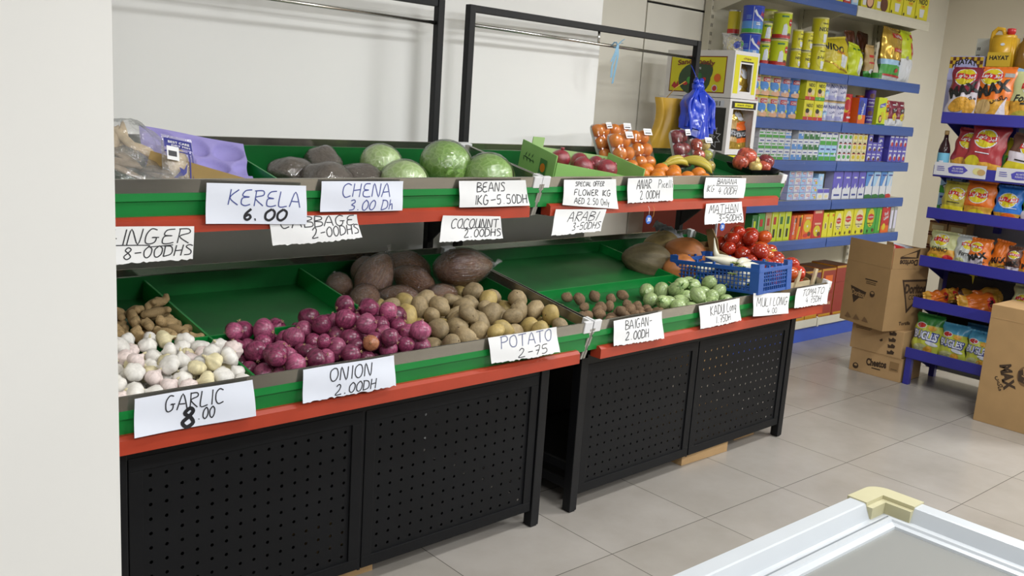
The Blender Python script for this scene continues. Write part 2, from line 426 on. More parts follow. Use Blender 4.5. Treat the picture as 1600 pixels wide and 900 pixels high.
# ============================================================ HANDWRITTEN PRICE SIGNS
STROKE = {'A': '0,0 2,6 4,0|.8,2.2 3.2,2.2', 'B': '0,0 0,6|0,6 2.6,5.6 2.8,4 0,3.2 3.2,2.6 3.2,.6 0,0', 'C': '3.6,5.2 2,6 .4,4.6 .2,2 1.4,0 3.6,.6',
 'D': '0,0 .3,6|-.3,5.8 2.4,5.4 3.6,3.4 3,1 0,0', 'E': '3.2,6 1,5.6 .4,3.6 2.6,3.2 .4,2.8 .3,.6 1.6,0 3.4,.4', 'F': '0,0 .3,6 3.2,6|.2,3.1 2.4,3.3',
 'G': '3.2,5.6 1.6,6 .2,4 .3,1 1.6,0 3,.8 3.2,2.6 2,2.6 4,2.6', 'H': '0,0 .3,6|3,0 3.3,6|.2,3 3.2,3.2', 'I': '1,0 1.2,6', 'K': '0,0 .3,6|3,6 .2,2.8 3.2,0',
 'L': '.4,6 .1,.2 3,.3', 'M': '0,0 .8,6 2.2,2 3.8,6 4.2,0', 'N': '0,0 .5,6 3,0 3.6,6', 'O': '2,6 .4,4.8 .2,2 1.4,.1 3,.6 3.8,3 3.2,5.4 2,6', 'P': '.2,0 .4,6|-.2,5.8 2.6,6 3.4,4.6 2.4,3.2 .3,3',
 'R': '.2,0 .4,6|0,5.8 2.8,5.8 3.2,4.2 .4,3 3.4,0', 'S': '3.2,5.4 1.6,6 .4,4.8 2.8,2.6 2.6,.6 .2,.2', 'T': '1.8,0 2,6|-.2,5.8 4,6.1', 'U': '.2,6 .2,1.4 1.4,0 2.8,.8 3.2,6|3.2,6 3.4,0', 'W': '0,6 .8,0 2,4 3.2,0 4.2,6',
 'Y': '0,6 1.8,3 3.4,6|1.8,3 1.4,0', '0': '2,6 .3,4 .4,1 1.8,0 3.2,1.6 3.3,4.4 2,6', '1': '1,0 1.3,6', '2': '.4,4.8 1.6,6 2.8,5 2,2.6 .1,.2 3.6,.3', '3': '.4,5.6 2.2,6 2.8,4.8 1.2,3.3 3,2.2 2.6,.6 .2,.1',
 '4': '1.6,6 .2,2.4 3.6,2.6|2.6,4.4 2.2,0', '5': '3.4,6 .8,5.8 .5,3.4 2.6,3.4 3,1.2 1.6,0 .1,.4', '6': '2.8,6 .6,3.4 .4,1 1.8,0 3,1.4 2,2.8 .5,2', '7': '.2,5.8 3.2,6 1.4,0|.8,3 2.8,3.2',
 '8': '2,3.2 .6,4.6 1.8,6 3,4.8 2,3.2 .3,1.4 1.6,0 3.2,1.2 2,3.2', '-': '.6,2.8 3.2,3', '.': '1,.1 1.3,.4', ' ': '', 'h': '.2,0 .5,6|.3,2.6 1.8,3.4 2.4,0', 'i': '.8,0 1,3.2|1.1,4.2 1.2,4.6', 'c': '2.2,3 .6,2.6 .5,.6 2.2,.4',
 'e': '.4,1.8 2.2,2.2 1.4,3.4 .4,2 .8,.2 2.4,.5', 'l': '.8,0 1.2,6', 'o': '1.4,3.2 .4,2 .8,.2 2.2,.8 2.4,2.4 1.4,3.2', 'n': '.3,0 .5,3.2|.4,2.2 1.8,3.2 2.2,0', 'g': '2.2,3 .8,3 .5,1 2,.8 2.3,3 2,-1.6 .4,-1.2', 'y': '.3,3.2 1.2,.8|2.4,3.2 .6,-1.8', '~': '.6,2.6 4.6,3'}
def strokes(txt):
    out = []; x = 0
    for ch in txt:
        d = STROKE.get(ch, ''); wmax = 2.4 if ch in ' .-' else 1.2
        for pl in d.split('|'):
            if pl:
                q = [tuple(float(a) for a in t.split(',')) for t in pl.split()]
                out.append([(a+x, b) for a, b in q]); wmax = max(wmax, max(a for a, b in q))
        x += wmax+1.0
    return out, max(.1, x-1.0)
def smoothline(q):
    if len(q) < 3: return q
    o = []
    n = len(q)
    for i in range(n-1):
        p0, p1, p2, p3 = q[max(0, i-1)], q[i], q[i+1], q[min(n-1, i+2)]
        for k in range(4):
            t = k/4; t2 = t*t; t3 = t2*t
            o.append(tuple(.5*(2*p1[d]+(p2[d]-p0[d])*t+(2*p0[d]-5*p1[d]+4*p2[d]-p3[d])*t2+(3*p1[d]-p0[d]-3*p2[d]+p3[d])*t3) for d in (0, 1)))
    o.append(q[-1]); return o
M_paper = M('#e6e6e6', .7, var=.015, vscale=20, bump=.02, bscale=30)
M_card = M('#dfe3ee', .5, var=.01)
PEN = {'black': M('#26262b', .6), 'blue': M('#3f4a8e', .6), 'thick': M('#1a1a1f', .55), 'faint': M('#6a7090', .6)}
def sign(k, label, q, rows, y, torn=True, paper=None, curl=.012, seed=1, lines=()):
    """q: TL,TR,BR,BL as (x,z) on the stand's front plane"""
    rn = random.Random(seed); sx, sy, a = STAND[k]
    mt = paper or M_paper
    jag = [rn.uniform(-1, 1) for _ in range(41)]
    W_ = q[1][0]-q[0][0]; H_ = q[0][1]-q[3][1]
    def S(u, v, o=0):
        x = (q[3][0]*(1-u)+q[2][0]*u)*(1-v)+(q[0][0]*(1-u)+q[1][0]*u)*v
        z = (q[3][1]*(1-u)+q[2][1]*u)*(1-v)+(q[0][1]*(1-u)+q[1][1]*u)*v
        if torn and v < .06:
            i = u*40; j = int(min(39, max(0, i))); f = i-j; z += .0028*(jag[j]*(1-f)+jag[j+1]*f)*(1-v/.06)
        wv = .003*math.sin(u*6+seed)+curl*(1-v)**2*.6+.002*math.sin(v*5+u*3+seed)
        return Vector((x, y-.004-wv-o, z))
    b = MB(); b.grid(lambda u, v: S(u, v), 40, 10, mt); b.grid(lambda u, v: S(u, v, -.0008), 40, 10, mt, flip=True)
    xc, zc = (q[0][0]+q[2][0])/2, q[0][1]
    o = b.build('price_sign', None, (sx, sy, 0), (0, 0, a)); tag(o, label, 'price sign')
    pens = {}
    for row in rows:
        txt, u0, u1, v0, v1, pen, wd = row[:7]; slope = row[7] if len(row) > 7 else 0
        ss, tw = strokes(txt); b = pens.setdefault(pen, MB())
        for pl in ss:
            pl = smoothline([(u0+(p[0]+rn.uniform(-.12, .12)+.12*p[1])/tw*(u1-u0), v0+(p[1]+rn.uniform(-.15, .15))/6*(v1-v0)+slope*(p[0]/tw)) for p in pl])
            ribbon(b, S, pl, wd, PEN[pen], W_, H_)
    for pl, pen, wd in lines: ribbon(pens.setdefault(pen, MB()), S, smoothline(pl), wd, PEN[pen], W_, H_)
    for pen, b in pens.items():
        b.build('handwriting', o)
    return o
def ribbon(b, S, pl, wd, mt, W_, H_):
    n = len(pl)
    if n < 2: return
    vs_ = []
    for i in range(n):
        p, pq = pl[max(0, i-1)], pl[min(n-1, i+1)]
        dx, dy = (pq[0]-p[0])*W_, (pq[1]-p[1])*H_; l = math.hypot(dx, dy) or 1
        nx, ny = -dy/l*wd/2/W_, dx/l*wd/2/H_
        vs_ += [S(pl[i][0]-nx, pl[i][1]-ny, .0009), S(pl[i][0]+nx, pl[i][1]+ny, .0009)]
    b.add(vs_, [(2*i, 2*i+2, 2*i+3, 2*i+1) for i in range(n-1)], mt)
YU, YL = .213, -.133
T_ = .0036
sign(1, 'white card reading KERELA 6.00 on the upper steel rim, left stand', [(.371, 1.430), (.718, 1.417), (.722, 1.288), (.369, 1.303)], [('KERELA', .21, .92, .47, .86, 'blue', .0036, -.03), ('6.', .36, .5, .1, .38, 'thick', .008), ('00', .56, .77, .1, .38, 'thick', .008)], YU-.006, False, M_card, .002, 3)
sign(1, 'white card reading CHENA 3.00 Dh, taped under the wrapped yams', [(.779, 1.431), (1.118, 1.429), (1.116, 1.323), (.777, 1.327)], [('CHENA', .24, .82, .48, .93, 'blue', .0036), ('3.00 Dh', .33, .86, .04, .38, 'blue', .0036)], YU-.003, False, M_card, .002, 4)
sign(1, 'torn paper reading CABBAGE 2-00 DHS hanging from the red rail behind the KERELA card', [(.587, 1.318), (.925, 1.313), (.947, 1.23), (.601, 1.22)], [('CABBAGE', .1, .95, .58, .98, 'black', T_), ('2-00DHS', .42, .98, .16, .54, 'black', T_, .06)], YU, True, None, .012, 5)
sign(1, 'white paper reading BEANS 1KG 5.50 DH at the right end of the left stand', [(1.378, 1.428), (1.723, 1.429), (1.757, 1.325), (1.384, 1.327)], [('BEANS', .24, .66, .58, .93, 'black', T_), ('1KG~5.50DH', .19, .97, .1, .45, 'black', T_)], YU-.003, False, None, .004, 6)
sign(1, 'torn paper reading COCOUNUT 2.00 DHS on the red rail below the BEANS sign', [(1.309, 1.298), (1.600, 1.285), (1.619, 1.196), (1.291, 1.199)], [('COCOUNNT', .15, .95, .5, .88, 'black', T_), ('2.00DHS', .37, .97, .12, .45, 'black', T_)], YU, True, None, .01, 7, [([(.32, .5), (.5, .46), (.52, .5), (.8, .5)], 'black', .003)])
sign(1, 'torn paper reading GINGER 8-00 DHS cut off by the white column', [(-.02, 1.308), (.334, 1.296), (.328, 1.194), (-.025, 1.194)], [('GINGER', .22, .95, .5, .93, 'black', T_), ('8-00DHS', .4, .98, .1, .42, 'black', T_, .04)], YU, True, None, .008, 8, [([(.2, .5), (.6, .47), (.62, .42), (.82, .46)], 'black', .003)])
sign(1, 'large white card reading GARLIC 8.00 on the lower rim in front of the garlic', [(.014, .896), (.354, .895), (.366, .783), (.012, .786)], [('GARLIC', .24, .72, .52, .92, 'black', T_), ('8', .37, .46, .04, .52, 'thick', .011), ('.00', .5, .64, .18, .48, 'black', T_)], YL-.006, False, M_card, .002, 9)
sign(1, 'torn white paper reading ONION 2.00 DH in front of the red onions', [(.522, .899), (.858, .898), (.867, .795), (.523, .792)], [('ONION', .27, .72, .5, .9, 'black', T_), ('2.00DH', .33, .76, .06, .38, 'black', T_)], YL-.003, True, M_card, .006, 10)
sign(1, 'white paper reading POTATO 2-75 in front of the potatoes', [(1.268, .905), (1.614, .906), (1.639, .804), (1.29, .807)], [('POTATO', .15, .9, .52, .96, 'faint', T_), ('2-75', .36, .8, .08, .42, 'black', .003)], YL-.002, True, None, .008, 11)
sign(2, 'white paper reading SPECIAL OFFER FLOWER 1KG below the green carton', [(.029, 1.428), (.362, 1.429), (.394, 1.294), (.027, 1.322)], [('SPECIAL OFFER', .2, .76, .76, .92, 'black', .0028), ('FLOWER 1KG', .18, .88, .42, .63, 'black', .0032), ('AED 2.50 Only', .18, .83, .1, .32, 'black', .0028)], YU-.002, False, None, .006, 12)
sign(2, 'creased paper reading ARABI 3-50 DHS hanging at the left end of the far stand', [(-.008, 1.304), (.315, 1.295), (.284, 1.198), (-.033, 1.194)], [('ARABI', .26, .86, .5, .9, 'black', T_), ('3-50DHS', .38, .96, .14, .44, 'black', T_)], YU, True, None, .01, 13)
sign(2, 'white paper reading ANAR 2.00 DH below the loose oranges', [(.442, 1.433), (.772, 1.436), (.792, 1.324), (.449, 1.32)], [('ANAR', .2, .52, .54, .93, 'black', T_), ('Picelli', .68, .98, .56, .9, 'black', .0028), ('2.00DH', .27, .7, .12, .46, 'black', T_)], YU-.002, True, None, .005, 14)
sign(2, 'white paper reading BANANA 1KG 4.00 DH below the bananas', [(1.042, 1.433), (1.407, 1.427), (1.398, 1.324), (1.039, 1.331)], [('BANANA', .3, .76, .68, .95, 'black', .003), ('1KG', .05, .25, .3, .62, 'black', .003), ('4.00DH', .36, .78, .18, .54, 'black', .003)], YU-.002, False, None, .006, 15, [([(.28, .62), (.5, .6), (.8, .6)], 'black', .0028)])
sign(2, 'torn paper reading MATHAN 3-50 DHS on the red rail above the tomatoes', [(1.075, 1.3), (1.398, 1.304), (1.424, 1.195), (1.075, 1.196)], [('MATHAN', .1, .86, .52, .92, 'black', T_), ('3-50DHS', .35, .95, .1, .42, 'black', T_)], YU, True, None, .012, 16, [([(.3, .5), (.5, .44), (.52, .5), (.78, .5)], 'black', .003)])
sign(2, 'torn paper reading BAIGAN 2.00 DH in front of the brown roots', [(.019, .89), (.336, .897), (.36, .777), (.029, .784)], [('BAIGAN-', .22, .76, .58, .92, 'black', .003), ('2.00DH', .22, .66, .16, .48, 'black', T_)], YL-.002, True, None, .012, 17)
sign(2, 'white paper reading KADU Long 1.75 DH in front of the green eggplants', [(.608, .892), (.929, .899), (.957, .789), (.631, .785)], [('KADU', .24, .58, .5, .9, 'black', .003), ('Long', .66, .9, .5, .9, 'black', .003), ('1.75DH', .34, .72, .12, .42, 'black', .003)], YL-.002, True, None, .01, 18)
sign(2, 'white paper reading MULI LONG 4.00 below the blue crate', [(1.034, .914), (1.368, .886), (1.375, .779), (1.042, .80)], [('MULI', .08, .46, .42, .8, 'black', .0032), ('LONG', .56, .95, .42, .8, 'black', .0032), ('4.00', .36, .66, .08, .32, 'black', .003)], YL-.010, False, None, .008, 19)
sign(2, 'white paper reading TOMATO 4.75 DH at the right end of the far stand', [(1.449, .899), (1.777, .896), (1.778, .789), (1.429, .799)], [('TOMATO', .2, .86, .54, .88, 'black', .003), ('4.75DH', .34, .8, .14, .46, 'black', .003)], YL-.002, True, None, .01, 20)
PILES = {
 'onion': [(0.537,-0.069,0.829,-0.39,-1.29,-1.91,0.029,0.028,0.026), (1.005,-0.056,0.83,-0.14,-2.42,-0.77,0.03,0.03,0.027), (0.599,0.068,0.85,-0.44,0.04,2.8,0.03,0.031,0.027), (0.699,0.214,0.881,-0.32,-0.53,-1.68,0.038,0.037,0.034), (0.703,-0.064,0.838,0.39,-1.94,1.96,0.038,0.038,0.034), (0.632,-0.064,0.833,-3.06,-0.55,-0.65,0.034,0.035,0.031), (0.938,-0.062,0.839,-0.65,-0.48,0.63,0.038,0.039,0.034), (0.78,-0.012,0.844,-0.5,2.54,0.94,0.038,0.037,0.034), (0.513,0.135,0.86,0.33,1.04,2.56,0.027,0.027,0.024), (0.619,0.003,0.849,-0.33,-0.76,-1.18,0.038,0.036,0.034), (1.017,0.227,0.88,0.23,1.82,-1.71,0.032,0.033,0.029), (0.471,-0.07,0.829,-0.71,0.89,2.14,0.029,0.028,0.026), (0.81,0.145,0.87,2.01,-0.4,-1.58,0.036,0.036,0.032), (0.648,0.251,0.875,0.3,-0.17,-0.5,0.025,0.025,0.022), (1.015,0.152,0.871,0.36,1.24,1.13,0.036,0.035,0.032), (0.653,0.103,0.859,0.23,2.92,1.47,0.034,0.034,0.031), (0.759,0.05,0.844,-0.02,0.1,0.71,0.027,0.028,0.024), (0.94,0.001,0.838,1.5,2.26,-0.3,0.027,0.026,0.024), (0.821,0.046,0.851,3.06,0.66,0.74,0.034,0.035,0.031), (0.791,0.212,0.877,-2.83,0.25,-1.1,0.034,0.033,0.031), (0.698,0.055,0.852,-1.6,-0.35,0.2,0.032,0.032,0.029), (0.913,0.05,0.847,0.13,0.09,1.38,0.03,0.03,0.027), (0.537,0.086,0.855,-0.89,-1.23,-2.27,0.03,0.029,0.027), (0.87,-0.002,0.84,-0.63,0,-0.23,0.03,0.031,0.027), (1.008,0.087,0.857,-0.98,-0.07,2.89,0.034,0.033,0.031), (0.599,0.129,0.855,-0.56,-3,-0.1,0.025,0.025,0.022), (0.451,0.068,0.852,0.62,-2.22,1.61,0.03,0.03,0.027), (0.473,0.011,0.848,1.11,-0.08,0.43,0.036,0.036,0.032), (0.939,0.135,0.868,-2.88,-0.05,-0.98,0.038,0.039,0.034), (0.694,-0.001,0.84,0.56,-1.65,1.27,0.029,0.028,0.026), (0.848,0.245,0.88,-1.64,1.49,0.49,0.03,0.031,0.027), (1.017,0.002,0.843,1.01,-2.71,0.97,0.032,0.032,0.029), (0.748,0.111,0.862,-0.12,-2.7,-0.8,0.036,0.037,0.032), (0.545,-0.007,0.837,-0.15,-2.6,0.52,0.029,0.029,0.026), (0.939,0.239,0.874,-1.49,0.4,-2.52,0.025,0.025,0.022), (0.451,0.198,0.871,-2.58,0.46,-0.01,0.03,0.029,0.027), (0.454,0.125,0.858,1.16,-0.45,-1.36,0.027,0.027,0.024), (0.849,-0.063,0.838,-0.73,-0.42,-0.55,0.038,0.038,0.034), (0.537,0.225,0.876,-0.34,2.63,-1.33,0.03,0.031,0.027), (0.764,-0.072,0.826,-1.78,-0.19,-2.35,0.027,0.026,0.024), (0.443,-0.027,0.886,-0.06,2.95,0.99,0.027,0.026,0.024), (0.697,0.092,0.904,-0.65,0.75,-1.54,0.032,0.032,0.029), (0.45,0.151,0.905,2.73,-0.06,0.69,0.029,0.029,0.026), (1.023,0.186,0.924,-0.03,-0.65,3.11,0.03,0.029,0.027), (0.973,0.24,0.926,-1.28,0.3,1.91,0.032,0.032,0.029), (0.919,0.034,0.899,-0.36,-0.02,-1.75,0.029,0.028,0.026), (0.481,0.248,0.877,-0.11,-2.72,-0.81,0.029,0.028,0.026), (0.794,-0.079,0.875,1.53,-0.64,0.28,0.03,0.03,0.027), (0.639,0.174,0.898,1.58,0.03,-0.09,0.036,0.038,0.032), (0.967,0.195,0.883,-0.83,1.04,-2.75,0.029,0.029,0.026), (0.662,-0.042,0.887,2.35,1.83,-0.23,0.032,0.032,0.029), (0.865,0.089,0.854,0.57,2.86,-1.09,0.03,0.031,0.027), (0.976,0.035,0.876,-2.13,-0.31,-1.22,0.034,0.036,0.031), (0.875,0.142,0.859,0.75,1.02,2.91,0.025,0.025,0.022), (0.445,-0.08,0.875,-0.84,0.13,0.9,0.027,0.026,0.024), (0.695,0.147,0.877,-0.21,-0.82,-1.17,0.03,0.029,0.027), (0.444,0.034,0.91,1.2,-2.24,0.62,0.036,0.037,0.032), (1.021,-0.071,0.888,0.34,-0.26,1.78,0.036,0.037,0.032), (0.631,0.057,0.892,-1.75,0.18,1.5,0.025,0.026,0.022), (0.907,0.085,0.888,-0.31,1.41,-2.33,0.025,0.024,0.022), (0.746,0.249,0.893,1.87,0.61,2.19,0.025,0.025,0.022), (0.579,-0.047,0.857,0.49,-0.26,0.52,0.027,0.027,0.024), (0.576,0.094,0.897,-2.44,0.24,-0.09,0.03,0.029,0.027), (1.027,0.103,0.916,0.98,0.85,2.3,0.032,0.033,0.029), (0.562,0.168,0.87,1.95,-0.36,0.27,0.032,0.032,0.029), (0.744,0.054,0.896,0.28,-0.24,2.44,0.03,0.03,0.027), (0.95,-0.083,0.905,-1.14,2.9,0.13,0.03,0.029,0.027), (0.559,0.028,0.887,-0.39,0.75,0.25,0.038,0.04,0.034), (0.862,0.01,0.896,3,0.05,-1.05,0.032,0.033,0.029), (0.782,-0.032,0.906,1.1,-0.11,-2.46,0.03,0.03,0.027), (0.535,-0.073,0.894,1.03,-0.1,0.86,0.036,0.035,0.032), (0.948,-0.022,0.896,1.18,-2.59,-0.73,0.034,0.035,0.031), (0.894,-0.057,0.89,-0.3,-0.6,-1.9,0.034,0.033,0.031), (0.503,-0.038,0.857,-1.1,0.46,0.31,0.025,0.025,0.022), (0.598,0.232,0.895,0.82,1.16,-2.09,0.036,0.036,0.032), (0.893,0.199,0.879,-1.29,2.49,0.13,0.036,0.037,0.032), (0.511,0.235,0.933,0.31,3.07,0.44,0.038,0.038,0.034), (0.667,0.018,0.89,-2.34,-0.35,1.26,0.029,0.029,0.026), (0.543,0.365,0.9,0.88,1.16,0.59,0.03,0.029,0.027), (0.751,0.166,0.91,-0.1,-0.17,-1.34,0.038,0.038,0.034), (0.972,0.144,0.929,-0.58,-0.74,-2.28,0.036,0.038,0.032), (0.685,0.326,0.899,-0.53,-0.55,2.75,0.038,0.04,0.034), (0.564,0.185,0.94,-1.57,-0.07,0.46,0.038,0.04,0.034), (0.488,0.091,0.901,0.98,2.89,-0.47,0.038,0.036,0.034), (1.008,0.044,0.933,2.71,0.74,-1.07,0.032,0.034,0.029), (1.09,0.037,0.894,0.11,-0.1,-0.4,0.032,0.032,0.029), (0.84,-0.046,0.922,1.87,0.09,0.79,0.032,0.034,0.029), (0.462,0.19,0.946,-0.37,1.34,-1.49,0.03,0.029,0.027), (0.8,0.029,0.918,0.45,0.73,1.27,0.036,0.035,0.032), (0.856,0.153,0.917,0.21,0.68,1.04,0.036,0.035,0.032), (0.722,-0.01,0.902,-1.5,-0.37,-2.32,0.038,0.04,0.034), (0.423,0.096,0.923,0.37,-2.22,-1,0.032,0.031,0.029), (0.919,0.246,0.921,1.16,0.21,0.98,0.025,0.026,0.022), (0.529,0.313,0.887,-1.45,-0.26,2.57,0.025,0.025,0.022), (0.446,0.234,0.919,2.17,0.06,-2.4,0.027,0.028,0.024), (0.948,0.074,0.937,-0.31,0.54,-0.08,0.036,0.037,0.032), (0.407,-0.029,0.932,2.79,-0.08,0.98,0.036,0.038,0.032), (0.607,-0.075,0.9,-1.05,0.82,-1.45,0.036,0.035,0.032), (0.999,-0.093,0.95,-0.06,-0.19,1.78,0.038,0.036,0.034), (0.813,0.244,0.925,-1,0.14,1.58,0.027,0.028,0.024), (0.854,0.073,0.913,2.76,-0.16,-0.39,0.034,0.036,0.031), (0.671,-0.012,0.935,-1.81,0.19,-1.95,0.025,0.026,0.022), (0.764,0.316,0.888,-0.19,-0.83,2.86,0.027,0.027,0.024), (0.633,0.11,0.925,2.79,0.7,-0.03,0.038,0.037,0.034), (0.533,0.133,0.914,-0.91,-1.42,-1.26,0.029,0.029,0.026), (0.901,-0.016,0.935,-0.77,-0.76,1.16,0.03,0.03,0.027), (0.476,-0.067,0.922,-1.11,0.83,-2.47,0.029,0.03,0.026), (0.502,-0.01,0.914,0.57,0.95,-1.22,0.038,0.04,0.034), (0.691,0.152,0.936,-2.07,-0.7,-0.79,0.03,0.031,0.027), (0.873,-0.093,0.943,1.99,0.48,0.52,0.032,0.032,0.029), (0.502,0.179,0.892,0.31,2.17,0.64,0.03,0.029,0.027), (0.756,0.224,0.95,-0.97,-0.6,-0.8,0.038,0.04,0.034), (0.952,0.315,0.885,-0.69,0.26,-2.58,0.025,0.026,0.022), (0.802,-0.089,0.931,-0.21,-1.26,1.15,0.027,0.027,0.024), (1.102,0.076,0.85,-0.37,-1.07,-0.15,0.027,0.027,0.024), (1.004,-0.019,0.927,-0.82,0.86,2.47,0.032,0.03,0.029), (0.736,-0.077,0.9,1.97,0.71,-1.99,0.034,0.033,0.031), (0.61,-0.013,0.91,2.98,-0.32,0.26,0.027,0.028,0.024), (0.983,0.194,0.973,2.15,-0.57,-0.65,0.034,0.034,0.031), (0.737,0.108,0.956,0.88,0.31,-2.27,0.036,0.035,0.032), (0.789,0.095,0.914,-1.63,-2.57,-0.07,0.034,0.034,0.031), (0.867,0.105,0.958,-0.72,0.26,-0.47,0.027,0.027,0.024), (1.091,0.116,0.885,1.25,-0.89,-2.56,0.029,0.03,0.026), (0.93,0.193,0.933,0.14,-1.18,-0.4,0.029,0.03,0.026), (0.87,0.229,0.932,1.76,0.06,1.02,0.027,0.028,0.024), (0.997,0.099,0.978,0.52,-2.08,1.55,0.036,0.036,0.032), (0.911,0.125,0.925,-2.16,-0.86,1.01,0.029,0.029,0.026), (0.882,0.182,0.968,-0.78,0.2,-0.39,0.032,0.033,0.029), (0.805,0.138,0.954,-0.17,0.21,1.77,0.029,0.028,0.026), (1.073,0.147,0.94,-0.07,1.29,-1.52,0.038,0.039,0.034), (0.85,0.012,0.966,2.06,-2.52,0.06,0.038,0.038,0.034), (1.081,0.218,0.926,3.06,0.19,-1.27,0.027,0.026,0.024), (0.814,0.193,0.942,-0.39,2.07,0.18,0.027,0.026,0.024), (0.872,0.319,0.89,-2.61,-0.03,-1.99,0.03,0.029,0.027), (0.804,0.069,0.976,0.59,-0.21,2.26,0.038,0.037,0.034), (1.033,0.25,0.946,-1.44,-0.81,-0.87,0.034,0.034,0.031), (0.932,0.124,0.989,-1.35,-0.9,1.46,0.038,0.038,0.034), (0.843,0.139,1.006,1.43,-0.33,1.7,0.036,0.037,0.032)],
